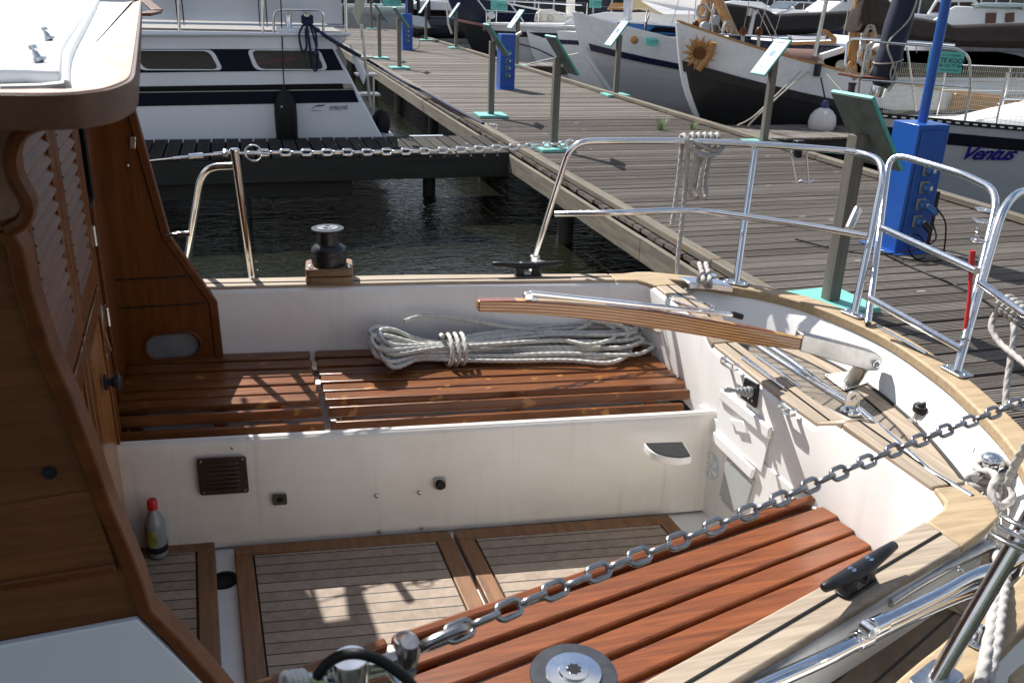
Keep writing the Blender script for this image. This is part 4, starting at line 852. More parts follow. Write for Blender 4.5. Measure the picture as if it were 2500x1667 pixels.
# ------------------------------------------------------------------ mint green display signs
MINT = plain('mint_paint', (.07, .34, .29), .55, 0, .12, 14); MINT2 = plain('mint_paint_pale', (.17, .46, .41), .5, 0, .06, 10)
POST = wood('grey_sign_post', (.10, .09, .072), (.21, .19, .16), 'Z', .8, 0, 30, 16, .3, .4)
BACK = plain('bare_sign_back', (.13, .14, .12), .8, 0, .25, 12)
PAPER = plain('sign_paper', (.62, .64, .66), .5, 0, .02, 5)
PRINT_B = plain('printed_picture', (.05, .16, .34), .5, 0, .6, 22); PRINT_T = plain('printed_text', (.10, .13, .24), .6, 0, .1)
def make_sign():
    s = thing('display_sign', '', 'sign', (0, 0, 0), 'mint green boat signs along the jetty')
    m = MB(); m.box(-.21, .21, -.21, .21, .0, .035); lpart(m, 'base_plate', MINT2, s, .004)
    m = MB(); m.prism([(-.04, -.04, .035), (.04, -.04, .035), (.04, .04, .035), (-.04, .04, .035)], (0, 0, .97)); lpart(m, 'post', POST, s, .004)
    th = R(53); ux = Vector((math.cos(th), 0, -math.sin(th))); uy = Vector((0, 1, 0)); un = Vector((math.sin(th), 0, math.cos(th)))
    c = Vector((.02, 0, 1.0)) + un * .045
    m = MB(); m.obox(c, ux * .25, uy * .17, un * .011); m2 = MB(); m2.obox(c - un * .013, ux * .244, uy * .164, un * .0015)
    pn = lpart(m, 'panel', MINT, s, .002); b = m2.build('panel_back', BACK); b.parent = pn
    m = MB(); m.obox(c + un * .0125, ux * .235, uy * .155, un * .001); b = m.build('info_sheet', PAPER); b.parent = pn
    m = MB(); m.obox(c + un * .0142 - ux * .045 - uy * .0, ux * .042, uy * .055, un * .0004); b = m.build('printed_picture', PRINT_B); b.parent = pn
    m = MB()
    for t_, w, h in ((-.20, .10, .010), (-.165, .05, .004), (-.145, .07, .003), (.02, .12, .003), (.035, .11, .003), (.05, .12, .003), (.065, .09, .003), (.09, .12, .003), (.105, .10, .003), (.15, .06, .006), (.20, .13, .005)): m.obox(c + un * .0142 + ux * t_, ux * h, uy * w, un * .0004)
    b = m.build('printed_text', PRINT_T); b.parent = pn
    return s
sign0 = make_sign()
signs = [  # base pixel, side (1: low edge towards the jetty middle from the left row), turn, label
    ((2024, 745), 1, 4, 'mint sign seen from behind beside the nearest blue power post'),
    ((1350, 366), 1, 2, 'mint sign with dark back nearest the end of the dark finger pier'),
    ((1198, 285), 1, -1, 'mint sign seen from behind just in front of the middle power post'),
    ((975, 168), 1, 3, 'mint sign overlapping the farthest blue power post'),
    ((927, 144), 1, 0, 'mint sign standing just behind the ladder of the white cruiser'),
    ((907, 72), 1, 0, 'small far mint sign beside the handrail at the end of the jetty'),
    ((1863, 353), -1, 0, 'mint sign with white sheet in front of the black and white barge'),
    ((1502, 235), -1, -2, 'mint sign with white sheet in front of the grey clinker hull'),
    ((1261, 163), -1, 3, 'mint sign with white sheet right beside the middle power post'),
    ((1113, 119), -1, -3, 'mint sign in front of the tall black bow'),
    ((1040, 100), -1, 0, 'mint sign in front of the dark hull with a swim platform'),
    ((1010, 86), -1, 0, 'farthest mint sign, half hidden behind the pole of the far power post')]
for i, ((x, y), sd_, dr, lab) in enumerate(signs):
    o = sign0 if i == 0 else copy_tree(sign0)
    q = P(x, y, 0); o.location = (q.x, q.y, .004); o.rotation_euler = (0, 0, R(dr) + (0 if sd_ > 0 else math.pi)); o['label'] = lab
    if i == 0: o.scale = (1, 1, 1.02)
# ------------------------------------------------------------------ blue power posts
BLUE = plain('blue_enamel', (.012, .085, .36), .32, 0, .1, 6, coat=.2); SOCK = plain('socket_grey', (.20, .21, .20), .5); SOCKB = plain('socket_blue', (.02, .1, .28), .4)
def make_ped(h, w, d, pole, n, lab, loc, ph=3.2):
    s = thing('power_post', lab, 'power post', loc, 'blue power posts on the jetty')
    m = MB(); m.box(-w / 2, w / 2, -d / 2, d / 2, .0, h); lpart(m, 'cabinet', BLUE, s, .006)
    m = MB(); m.box(-w / 2 - .07, w / 2 + .07, -d / 2 - .07, d / 2 + .05, -.002, .006); lpart(m, 'foot_plate', BLUE, s, .002)
    m = MB(); m.box(-w / 2 + .03, w / 2 - .03, -d / 2 - .006, -d / 2 - .0, h * .12, h - .04); dr = lpart(m, 'door', plain('blue_door', (.012, .075, .33), .4, 0, .1, 6), s, .003)
    m = MB()
    for a in ((-w / 2 + .026, -w / 2 + .03, h * .115, h - .036), (w / 2 - .03, w / 2 - .026, h * .115, h - .036), (-w / 2 + .03, w / 2 - .03, h - .04, h - .036)): m.box(a[0], a[1], -d / 2 - .003, -d / 2 + .001, a[2], a[3])
    b = m.build('door_gap', MT['black']); b.parent = dr
    for k in range(n):
        z = h * .66 - k * h * .135
        m = MB(); m.box(-.038, .038, -d / 2 - .022, -d / 2 - .006, z - .044, z + .044); so = lpart(m, 'socket', SOCK, s, .006)
        m = MB(); m.lathe([(.034, 0), (.034, .03), (.026, .036), (.0005, .037)], (.0, -d / 2 - .022, z), (.35, -1, -.25), 16); m.box(-.004, .036, -d / 2 - .064, -d / 2 - .05, z - .035, z + .035); b = m.build('socket_cap', SOCKB, bevel=.003); b.parent = so
        m = MB(); m.box(.01, .032, -d / 2 - .0665, -d / 2 - .0645, z - .014, z + .014); b = m.build('socket_label', PAPER); b.parent = so
    if pole:
        m = MB(); m.tube([Vector((0, 0, h - .01)), Vector((0, 0, ph))], .034, 20); lpart(m, 'pole', BLUE, s)
    return s
q = P(2183.6, 618, 0)
ped1 = make_ped(.93, .27, .27, True, 4, 'tall blue power post with plugged sockets, nearest the bow called Ventus', (q.x + .135, q.y + .135, .004))
m = MB(); z = .93 * .66 - 2 * .93 * .135; m.tube([(.03, -.20, z - .01), (.05, -.27, z - .045)], .024, 14); lpart(m, 'plug', SOCKB, ped1, .002)
m = MB(); z -= .93 * .135; m.tube([(.03, -.19, z - .01), (.045, -.25, z - .05)], .024, 14); lpart(m, 'plug', MT['black'], ped1, .002)
q = P(1218, 219, 0); ped2 = make_ped(.95, .28, .26, False, 4, 'short blue power post without pole, behind a mint sign', (q.x + .16, q.y + .14, .004))
m = MB(); m.tube([(.14, -.02, .90), (.26, -.06, .98)], .03, 10); lpart(m, 'lamp_arm', MT['steel_dull'], ped2)
q = P(982, 123, 0); ped3 = make_ped(.95, .28, .26, True, 4, 'farthest blue power post with a pole', (q.x + .16, q.y + .14, .004))
# cables from the near post
def line(name, pts, r, mt, lab, cat, n=6, cl=6):
    m = MB(); m.tube(cr(pts, cl), r, n); return tag(m.build(name, mt, None, 0, 60), lab, cat)
def ropeline(name, pts, r, mt, lab, cat, n=6, group=None):
    m = MB(); rope(m, cr(pts, n), r); return tag(m.build(name, mt, None, 0, 60), lab, cat, group)
pq = ped1.location
line('power_cable', [pq + Vector((.04, -.27, .36)), pq + Vector((.09, -.33, .26)), pq + Vector((.10, -.36, .06)), pq + Vector((.02, -.42, .012)), pq + Vector((-.2, -.34, .012)), P(2150, 613, .012), P(2200, 640, .012), P(2290, 678, .012), P(2365, 712, .012), P(2420, 745, .012), P(2500, 800, .012), P(2600, 870, .012)], .006, MT['rubber'], 'grey power cable snaking from the nearest blue post across the planks', 'cable')
line('power_cable', [pq + Vector((.045, -.25, .25)), pq + Vector((.05, -.30, .12)), pq + Vector((-.25, -.30, .05)), pq + Vector((-.5, -.1, .012)), pq + Vector((-.7, .3, .012))], .006, MT['black'], 'black cable hanging from the lowest socket of the nearest blue post', 'cable')
m = MB(); c = P(2232, 632, .02); m.tube([c + Vector((.075 * math.cos(a) , .05 * math.sin(a), .09 + .08 * math.sin(a))) for a in [2 * math.pi * k / 30 for k in range(64)]], .006, 6); tag(m.build('cable_loop', MT['rubber'], None, 0, 60), 'small loop of black cable at the foot of the nearest blue post', 'cable')
m = MB(); c = P(2262, 600, 0); m.box(c.x - .02, c.x + .02, c.y - .01, c.y + .03, .006, .42); tag(m.build('bracket_post', MT['black'], None, .004), 'short black bracket beside the nearest blue power post', 'bracket')
line('power_cable', [ped3.location + Vector((.15, -.1, .7)), ped3.location + Vector((.3, -.15, .35)), ped3.location + Vector((.32, -.2, .1)), ped3.location + Vector((.12, -.2, .012))], .008, MT['rubber'], 'thin dark cable hanging in a bow beside the farthest blue power post', 'cable')
# weeds growing through the planks
def tuft(px, py, n, h, lab):
    random.seed(px); q = P(px, py, 0); m = MB()
    for k in range(n):
        a = random.uniform(0, 6.28); l = h * random.uniform(.5, 1); r0 = random.uniform(0, .05); b = q + Vector((r0 * math.cos(a), r0 * math.sin(a), 0)); o_ = Vector((math.cos(a), math.sin(a), 0)); s_ = Vector((-o_.y, o_.x, 0)) * .004
        pts = [b + o_ * l * .55 * t * t + Z3 * l * (t - .35 * t * t) for t in (0, .35, .7, 1)]
        m.grid([[p - s_ * (1 - i / 3.2), p + s_ * (1 - i / 3.2)] for i, p in enumerate(pts)])
    tag(m.build('weed_tuft', plain('weed_green', (.12, .22, .035), .6, 0, .3, 30), None, 0, 60), lab, 'weed')
tuft(1612, 318, 46, .34, 'taller tuft of green weed between planks'); tuft(1690, 315, 26, .2, 'low tuft of green weed nearest the finger pier')
# ================================================================== other boats
class Hull:
    """Bow to the left (towards the jetty), axis along X at y = Y0. stem: (x, z) from keel up to the stem head; B half beam; L length; sheer(t) height."""
    def __init__(s, Y0, stem, L_, B, zs, full=2.2, flare=.75, yaw=0.0):
        s.Y0, s.stem, s.L, s.B, s.zs, s.p, s.fl, s.yaw = Y0, [Vector((x, 0, z)) for x, z in stem], L_, B, zs, full, flare, yaw
        s.sp = cr(s.stem, 8); s.x0 = s.stem[-1].x
    def at(s, u, t, side, out=0.0):                   # u 0 keel .. 1 sheer, t 0 stem .. 1 stern
        k = u * (len(s.sp) - 1); i = min(int(k), len(s.sp) - 2); st = s.sp[i].lerp(s.sp[i + 1], k - i)
        zb = s.stem[0].z; zt = s.zs(t); zst = s.stem[-1].z
        z = zb + (zt - zb) * ((st.z - zb) / (zst - zb))
        w = s.B * (s.fl + (1 - s.fl) * u) * (1 - (1 - min(t * 1.25, 1)) ** s.p) * (.25 + .75 * min(1, u * 2.6) ** .6)
        if t > .8: w *= 1 - (t - .8) * .6
        x = st.x + (s.x0 + s.L - st.x) * t; y = side * (w + out)
        dx = x - s.x0; c, sn = math.cos(s.yaw), math.sin(s.yaw)
        return Vector((s.x0 + dx * c - y * sn, s.Y0 + dx * sn + y * c, z))
    T = [0, .02, .045, .08, .12, .17, .23, .3, .4, .5, .62, .75, .9, 1]
    def skin(s, u0, u1, n=8, out=0.0, t0=0, t1=1, sides=(-1, 1)):
        m = MB(); T = [t0] + [t for t in s.T if t0 < t < t1] + [t1]
        for sd_ in sides: m.grid([[s.at(u0 + (u1 - u0) * j / n, t, sd_, out) for t in T] for j in range(n + 1)])
        return m
    def deck(s, u, drop=0.0):
        m = MB(); m.grid([[s.at(u, t, sd_, -.02) - Z3 * drop for t in s.T] for sd_ in (-1, 1)]); return m
    def stern(s):
        m = MB(); a = [s.at(j / 8, 1, -1) for j in range(9)]; b = [s.at(j / 8, 1, 1) for j in range(8, -1, -1)]; m.add(a + b, [list(range(18))]); return m
    def rail(s, u, w, h, out=0.01, t1=1.0):
        m = MB()
        for sd_ in (-1, 1): m.loft([[s.at(u, t, sd_, out) + Z3 * h, s.at(u, t, sd_, out - w) + Z3 * h, s.at(u, t, sd_, out - w), s.at(u, t, sd_, out)] for t in s.T if t <= t1])
        return m
WHITEH = hull_paint('white_topsides', (.76, .77, .78), .28); BLACKH = plain('black_topsides', (.018, .018, .02), .42, 0, .3, 4); NAVY = plain('navy_paint', (.010, .014, .045), .28, 0, .15, 4, coat=.2)
GREYH = hull_paint('pale_grey_topsides', (.56, .57, .58)); VARN = wood('varnished_spar', (.30, .13, .03), (.55, .29, .09), 'X', .35, .3, 30, 12, .05, .4); VARNZ = wood('varnished_mast', (.30, .13, .03), (.55, .29, .09), 'Z', .35, .3, 30, 12, .05, .4)
COVER_B = plain('black_sail_cover', (.016, .013, .012), .85, 0, .3, 8, bump=.5); COVER_BR = plain('brown_sail_cover', (.030, .019, .014), .85, 0, .3, 8, bump=.5); TARP = plain('brown_tarpaulin', (.16, .085, .065), .7, 0, .15, 8, bump=.2)
DGREY = plain('dark_grey_paint', (.07, .085, .09), .4, 0, .15, 6); GLASS = plain('dark_boat_window', (.006, .006, .008), .08, 0, .2, 4, spec=.22); LAV = plain('pale_deck_paint', (.5, .5, .56), .5, 0, .06, 5); BRONZE = plain('porthole_rim', (.45, .42, .35), .35, .5, .1, 10)
MINTS = plain('mint_board', (.13, .50, .44), .5, 0, .05, 10); INK = plain('dark_ink', (.015, .03, .05), .6)
def bt(name, lab, loc, cat='boat', group=None): return thing(name, lab, cat, loc, group)
def koop_sign(c, ax, w, h, lab, lines=('TE KOOP', '06-152 77 464'), head='Goliath', tilt=.0):
    c, ax = Vector(c), Vector(ax).normalized(); n = ax.cross(Z3).normalized(); up = (Z3 * math.cos(tilt) - n * math.sin(tilt)).normalized(); n = ax.cross(up)
    s = thing('sale_sign', lab, 'sale sign', c, 'mint green for-sale boards'); m = MB(); m.obox(c, ax * w / 2, up * h / 2, n * .004); b = part(m, 'board', MINTS, s)
    def tx(body, size, x, y, bold=0.0):
        tm = text_mesh(body, size, 0, bold); place(tm, c + ax * x + up * y + n * .0045, ax, up); part(tm, 'lettering', INK, s, 0, 0)
    tx(lines[0], h * .30, -w * .16, -h * .02, h * .006); tx(lines[1], h * .20, -w * .18, -h * .22, h * .003)
    if head: tx(head, h * .15, w * .14, h * .28, h * .002); tx('jachtmakelaardij', h * .075, -w * .16, h * .29)
    m = MB(); m.beam(c + ax * (-w * .1) + up * (-h * .36) + n * .0045, c + ax * (w * .42) + up * (-h * .36) + n * .0045, h * .03, .001, n); m.beam(c + ax * -w * .34 + up * -h * .42 + n * .0045, c + ax * -w * .34 + up * h * .36 + n * .0045, .004, .001, n); m.tube([c + ax * (-w * .34 + h * .2 * math.cos(a)) + up * (-h * .22 + h * .2 * math.sin(a)) + n * .0045 for a in [math.pi * k / 16 for k in range(17)]], .0025, 5)
    part(m, 'print_lines', INK, s, 0, 0)
    return s
def stanch(bo, pts, h, r=.011, wires=(.5, 1.0), m='steel'):
    mm = MB()
    for q in pts: mm.tube([q, q + Z3 * h], r, 8)
    part(mm, 'guard_rail', MT[m], bo); mm = MB()
    for w_ in wires: mm.tube([q + Z3 * h * w_ for q in pts], .004, 5)
    part(mm, 'guard_wire', MT[m], bo)
def cover(name, secs, Y, th, m, bo, seed=1):          # sail bundle under its cloth: secs = (px, ytop, ybottom)
    random.seed(seed); rings = []
    secs = cr([Vector((x, a, b)) for x, a, b in secs], 4)
    for i, q in enumerate(secs):
        a, b = PY(q.x, q.y, Y), PY(q.x, q.z, Y); c = (a + b) / 2; h = (a.z - b.z) / 2; j = 1 + random.uniform(-.07, .07)
        rings.append([c + Vector((0, th * math.cos(t) * (1.15 if math.sin(t) < 0 else .8) * j, h * math.sin(t))) for t in [2 * math.pi * k / 16 for k in range(16)]])
    mm = MB(); mm.loft(rings); return part(mm, name, m, bo, 0, 60)
def portlight(c, n, r, bo, name='porthole'):
    n = Vector(n).normalized(); mm = MB(); mm.lathe([(r, 0), (r * 1.02, .015), (r * .78, .02), (r * .75, .006)], c, n, 20); p_ = part(mm, name, BRONZE, bo); mm = MB(); mm.lathe([(r * .76, .004), (.0005, .005)], c, n, 18); g = mm.build('pane', GLASS); g.parent = p_; return p_
# ---- sloop with the name on its bow
b = bt('sailing_sloop', 'pale grey sloop named Ventus with netted guard rails and a perforated toe rail', (8, 8.4, WZ))
H = Hull(8.38, [(7.9, -1.0), (7.35, -.62), (6.95, -.1), (6.48, .57)], 7.5, 1.45, lambda t: .57 - .17 * math.sin(min(t * 1.6, 1) * 1.5), 2.0, .72)
part(H.skin(0, 1, 10), 'hull', GREYH, b, 0, 60); part(H.skin(.865, .935, 2, .006), 'cove_stripe', plain('black_stripe', (.012, .012, .02), .3), b, 0, 60); part(H.skin(.20, .30, 2, .006), 'boot_stripe', NAVY, b, 0, 60); part(H.stern(), 'transom', GREYH, b, 0, 0)
part(H.deck(1, .01), 'deck', plain('cream_deck', (.66, .64, .58), .55, 0, .06, 8), b, 0, 0)
m = H.rail(1, .012, .055); part(m, 'toe_rail', MT['black'], b, 0, 0)
m = MB()
for sd_ in (-1,):
    for k in range(60):
        t = .012 + k * .0115; a, c_ = H.at(1, t, sd_, .0125) + Z3 * .026, H.at(1, t + .0055, sd_, .0125) + Z3 * .026; m.beam(a, c_, .003, .016)
part(m, 'toe_rail_slots', MT['gel_clean'], b, 0, 0)
ca, cb = H.at(1, .30, 0), H.at(1, .95, 0); m = MB(); m.loft([[H.at(1, t, 0) + Vector((0, -w_, .0)), H.at(1, t, 0) + Vector((0, -w_ * .8, h_)), H.at(1, t, 0) + Vector((0, w_ * .8, h_)), H.at(1, t, 0) + Vector((0, w_, 0))] for t, w_, h_ in ((.16, .12, .02), (.26, .45, .12), (.36, .62, .24), (.6, .75, .34), (.9, .75, .36))], False, False); part(m, 'coachroof', MT['gel_clean'], b, 0, 60)
m = MB(); q = PY(2485, 245, 8.2); m.tube(bent([q + Vector((-.25, 0, -.04)), q + Vector((-.2, 0, .02)), q + Vector((.3, 0, .02))], .03), .015, 8); part(m, 'grab_rail', MT['steel'], b)
def vq(x, y, Y=8.3): return PY(x, y, Y)
pul = MB()
for off in (-.32, .0):
    pass
pA = [vq(2072, 180, 8.62), vq(2062, 165, 8.62), vq(2070, 94, 8.7), vq(2190, 100, 8.9), vq(2330, 110, 8.9)]
pB = [vq(2104, 185, 8.1), vq(2115, 120, 8.1), vq(2128, 102, 8.05), vq(2340, 119, 7.85), vq(2367, 140, 7.8), vq(2369, 225, 7.8), vq(2355, 296, 7.8)]
pul.tube(bent(pA, .09), .0135, 10); pul.tube(bent(pB, .10), .0135, 10); pul.tube([vq(2072, 180, 8.62), vq(2085, 195, 8.4), vq(2104, 185, 8.1)], .013, 10); pul.tube([vq(2094, 262, 8.3), vq(2100, 195, 8.2)], .013, 10); pul.tube([vq(2104, 195, 8.1), vq(2366, 214, 7.8)], .011, 10); pul.tube([vq(2214, 115, 8.8), vq(2237, 272, 8.7)], .012, 8)
part(pul, 'pulpit', MT['steel'], b, 0, 60)
m = MB(); m.obox(vq(2105, 188, 8.3), (.16, 0, -.01), (0, .2, 0), (0, 0, .012)); part(m, 'pulpit_seat', MT['mahog_x'], b, .003)
m = MB(); q = vq(2078, 222, 8.3); m.lathe([(.045, -.10), (.045, -.085), (.036, -.08), (.036, .06), (.045, .065), (.045, .08), (.0005, .085)], q, Z3, 18); part(m, 'bow_lamp', plain('lamp_body', (.05, .035, .03), .3), b)
m = MB(); m.obox(vq(2130, 293, 8.38), (.12, 0, -.01), (0, .05, 0), (0, 0, .02)); m.tube([vq(2140, 215, 8.38), vq(2132, 240, 8.38), vq(2128, 290, 8.38)], .010, 8); part(m, 'stem_fitting', MT['steel'], b, .004)
m = MB(); q = vq(2143, 222, 8.38); m.lathe([(.07, -.06), (.075, -.05), (.075, .045), (.06, .05), (.03, .06)], q, Vector((.18, 0, 1)), 22); part(m, 'furling_drum', MT['steel'], b)
jb, jt = vq(2150, 215, 8.38), vq(2212, -10, 8.38); jd = (jt - jb); jpts = [jb + jd * t for t in (0, .05, .15, .3, .42, .55, .7, .85, 1, 2.2)]
m = MB(); m.tube(jpts, [.07, .10, .125, .14, .125, .135, .14, .13, .125, .1], 16); part(m, 'rolled_jib', plain('navy_sunstrip', (.010, .014, .035), .75, 0, .3, 7, bump=.5), b, 0, 60)
m = MB(); m.tube(cr([jb + jd * t + Vector((.13 * math.cos(a), -.13 * abs(math.sin(a)) - .02, 0)) for t, a in ((-.02, 1.7), (.12, 1.2), (.3, 2.0), (.5, 2.7), (.75, 1.6), (1, 1.3))], 6), .011, 6); m.tube([jb + jd * .30 + Vector((.145 * math.cos(a), .145 * math.sin(a), .03 * math.cos(a))) for a in [2 * math.pi * k / 18 for k in range(18)]], .008, 6, True); m.tube(cr([jb + jd * .3 + Vector((-.03, -.14, 0)), jb + jd * .2 + Vector((-.06, -.16, 0)), jb + jd * .1 + Vector((-.02, -.16, 0)), jb + jd * .2 + Vector((.0, -.15, 0)), jb + jd * .3 + Vector((0, -.14, 0))], 5), .008, 6); part(m, 'furling_line', MT['rope_old'], b, 0, 60)
tops = [Vector((2.0, 0, 0))]
netp = [[(2367, 140, 7.8), (2460, 118, 7.75), (2560, 128, 7.6)], [(2369, 275, 7.8), (2470, 300, 7.45), (2560, 310, 7.3)]]
def netting(a0, a1, b0, b1, nx, ny, bo):             # rectangular string net between two edges
    mm = MB(); f = lambda s_, t_: (a0.lerp(a1, s_)).lerp(b0.lerp(b1, s_), t_) + Z3 * (-.02 * math.sin(s_ * 9) * t_)
    for i in range(nx + 1): mm.tube([f(i / nx, j / 6) for j in range(7)], .0022, 3)
    for j in range(ny + 1): mm.tube([f(i / 14, j / ny) for i in range(15)], .0022, 3)
    return mm
sp = [H.at(1, t, -1, -.02) for t in (.17, .36, .55, .75)]; sq = [H.at(1, t, 1, -.02) for t in (.05, .2, .38, .56, .75)]
stanch(b, sq[1:], .58, .011); stanch(b, sp, .58, .011)
m = MB()
for a, c_ in zip(sp, sp[1:]): m.v, m.f = m.v, m.f; nn = netting(a + Z3 * .57, c_ + Z3 * .57, a + Z3 * .04, c_ + Z3 * .04, 30, 9, b); m.add(nn.v, nn.f)
for a, c_ in zip(sq, sq[1:]): nn = netting(a + Z3 * .57, c_ + Z3 * .57, a + Z3 * .04, c_ + Z3 * .04, 30, 9, b); m.add(nn.v, nn.f)
part(m, 'netting', plain('net_cord', (.42, .40, .33), .8), b, 0, 0)
tm = text_mesh('Ventus', .27, .5, .006, .9)
def hullpt(x, y):                                      # where the sight line meets the near topsides
    best = None
    for i in range(141):
        t = .02 + i * .004
        for u in [.4 + .01 * k for k in range(56)]:
            q = H.at(u, t, -1, .008); d_ = (q - EYE).normalized().dot(ray(x, y).normalized())
            if best is None or d_ > best[0]: best = (d_, q)
    return best[1]
v0, v1 = hullpt(2338, 386), hullpt(2476, 390); vx = (v1 - v0); s_ = vx.length / max(q.x for q in tm.v)
tm.v = [q * s_ for q in tm.v]; up_ = (hullpt(2360, 340) - hullpt(2350, 385)).normalized(); up_ = (up_ - vx.normalized() * up_.dot(vx.normalized())).normalized()
nn = vx.normalized().cross(up_); 
place(tm, v0 + nn * .012, vx, up_); part(tm, 'boat_name', plain('blue_lettering', (.018, .016, .24), .4), b, 0, 0)
m = MB(); q = hullpt(2182, 308); m.obox(q + nn * .01, vx.normalized() * .03, up_ * .018, nn * .002); 
koop_sign(vq(2308, 152, 7.86), vq(2355, 152, 7.82) - vq(2260, 146, 7.94), .36, .21, 'mint board reading TE KOOP hung on the pulpit of the sloop called Ventus')
# ---- black and white barge yacht with carved sunflower board
b = bt('traditional_yacht', 'black and white traditional yacht with a carved sunflower board and brown sail covers', (9, 12.6, WZ))
H2 = Hull(12.6, [(7.6, -1.2), (7.0, -.5), (6.72, .0), (6.45, .55), (6.27, 1.34)], 9, 2.0, lambda t: 1.34 - .9 * (1 - (1 - min(t * 1.6, 1)) ** 2.2) if t < .62 else .46, 2.6, .8)
u_w = .80
part(H2.skin(0, u_w, 8), 'lower_hull', BLACKH, b, 0, 60); part(H2.skin(u_w, 1, 5), 'upper_hull', WHITEH, b, 0, 60); part(H2.skin(u_w - .015, u_w + .03, 2, .03), 'rubbing_strake', BLACKH, b, 0, 60); part(H2.stern(), 'transom', WHITEH, b, 0, 0)
part(H2.rail(1, .05, .035, .012), 'gunwale', VARN, b, 0, 30); part(H2.deck(.93), 'deck', DGREY, b, 0, 0)
m = MB(); st = [H2.at(u, 0, 0) for u in [.3 + .07 * k for k in range(11)]]; m.loft([[q + Vector((-.035, -.03, 0)), q + Vector((-.035, .03, 0)), q + Vector((.08, .035, 0)), q + Vector((.08, -.035, 0))] for q in st]); part(m, 'stem', WHITEH, b, .005)
# carved board fixed on the near bow
def h2(x, y):
    best = None
    for i in range(120):
        t = i * .0035
        for u in [.45 + .01 * k for k in range(56)]:
            q = H2.at(u, t, -1, .03); d_ = (q - EYE).normalized().dot(ray(x, y).normalized())
            if best is None or d_ > best[0]: best = (d_, q)
    return best[1]
cb = [h2(x, y) for x, y in [(1702, 96), (1736, 100), (1712, 165), (1682, 140)]]
ctr = h2(1709, 124); bx_ = (h2(1735, 124) - h2(1690, 120)).normalized(); bn = (h2(1735, 124) - h2(1690, 120)).cross(h2(1709, 100) - h2(1705, 150)).normalized()
if bn.dot(EYE - ctr) < 0: bn = -bn
by_ = bn.cross(bx_).normalized()
if by_.z < 0: by_ = -by_
m = MB(); bd = [h2(x, y) + bn * .10 for x, y in [(1697, 94), (1738, 104), (1718, 160), (1706, 158), (1681, 139)]]; m.prism(bd, bn * .03); cbp = part(m, 'carved_board', VARNZ, b, .006)
m = MB()
for k in range(14):
    a = 2 * math.pi * k / 14; d_ = bx_ * math.cos(a) + by_ * math.sin(a); s2 = bn.cross(d_); c0 = ctr + bn * .135
    if True: m.add([c0 + d_ * .08, c0 + d_ * .16 + s2 * .03 + bn * .012, c0 + d_ * .26, c0 + d_ * .16 - s2 * .03 + bn * .012, c0 + d_ * .16 + bn * .022], [(0, 1, 4), (1, 2, 4), (2, 3, 4), (3, 0, 4)])
o_ = m.build('carved_petals', VARNZ, None, 0, 0); o_.parent = cbp
m = MB(); m.lathe([(.085, .13), (.09, .155), (.07, .16), (.0005, .145)], ctr, bn, 22); o_ = m.build('carved_heart', MT['mahog']); o_.parent = cbp
m = MB(); e_ = [h2(x, y) + bn * .12 for x, y in [(1747, 102), (1742, 118), (1733, 132), (1722, 148), (1708, 166)]]; m.tube(cr(e_, 4), .05, 10); o_ = m.build('board_edge', VARN, None, 0, 60); o_.parent = cbp
def q2(x, y, Y=12.5): return PY(x, y, Y)
m = MB(); tp = [(1880, 136), (1895, 124), (1985, 130), (2012, 162)]; ring = lambda Y, dz: [PY(x, y, Y) + Z3 * dz for x, y in [(1862, 160), (1893, 126), (1985, 129), (2014, 164)]]
m.loft([ring(11.9, -.12), ring(12.0, -.02), ring(12.3, .04), ring(12.8, .05), ring(13.1, -.1)], True, True); part(m, 'hatch_tarpaulin', TARP, b, .01, 50)
m = MB(); cf = [q2(2000, 185), q2(2012, 140), q2(2040, 126), q2(2085, 120), q2(2130, 128), q2(2175, 142), q2(2190, 190)]; m.prism(cf, (2.8, 0, 0)); part(m, 'cabin', DGREY, b, .01)
m = MB(); m.beam(q2(2008, 139) + Vector((-.03, 0, 0)), q2(2062, 122) + Vector((-.03, 0, 0)), .08, .09); m.beam(q2(2130, 133) + Vector((-.03, 0, 0)), q2(2178, 152) + Vector((-.03, 0, 0)), .08, .09); part(m, 'cabin_top_edge', MT['gel_clean'], b, .01)
for x, y in ((2049, 160), (2140, 175)): portlight(q2(x, y, 12.4) + Vector((-.04, -.1, 0)), (-.45, -1, .05), .085, b)
m = MB(); m.tube([q2(2073, 200, 12.35), q2(2093, 40, 12.35), q2(2110, -80, 12.35)], [.085, .08, .075], 14); part(m, 'mast', VARNZ, b)
m = MB(); m.tube([q2(2108, 198, 12.3), q2(2122, 60, 12.3)], .07, 12); m.tube([q2(2140, 70, 12.4), q2(2128, 165, 12.4)], .045, 10); part(m, 'spar', VARNZ, b)
m = MB(); m.prism([q2(x, y, 12.2) for x, y in [(2056, 200), (2064, 170), (2076, 150), (2082, 158), (2080, 205)]], (0, .03, 0)); m.prism([q2(x, y, 12.2) for x, y in [(2076, 205), (2082, 170), (2090, 156), (2094, 162), (2092, 207)]], (0, .03, 0)); part(m, 'tabernacle', VARNZ, b, .004)
cover('sail_cover', [(2078, 60, 78), (2086, 18, 78), (2098, -20, 80), (2120, -30, 82), (2150, -8, 80), (2168, 12, 76), (2176, 40, 66)], 12.3, .2, COVER_BR, b, 3)
cover('boom_cover', [(2140, 4, 84), (2170, 12, 92), (2200, 36, 102), (2240, 44, 108), (2300, 54, 112), (2318, 61, 114), (2380, 59, 116), (2440, 57, 118), (2520, 54, 120), (2700, 46, 128)], 12.4, .2, COVER_BR, b, 5)
m = MB(); sg = q2(2170, 51, 12.17); m.obox(sg, (.06, 0, -.015), (0, .003, 0), (.012, 0, .045)); part(m, 'sailmaker_patch', plain('pale_patch', (.36, .44, .50), .6), b)
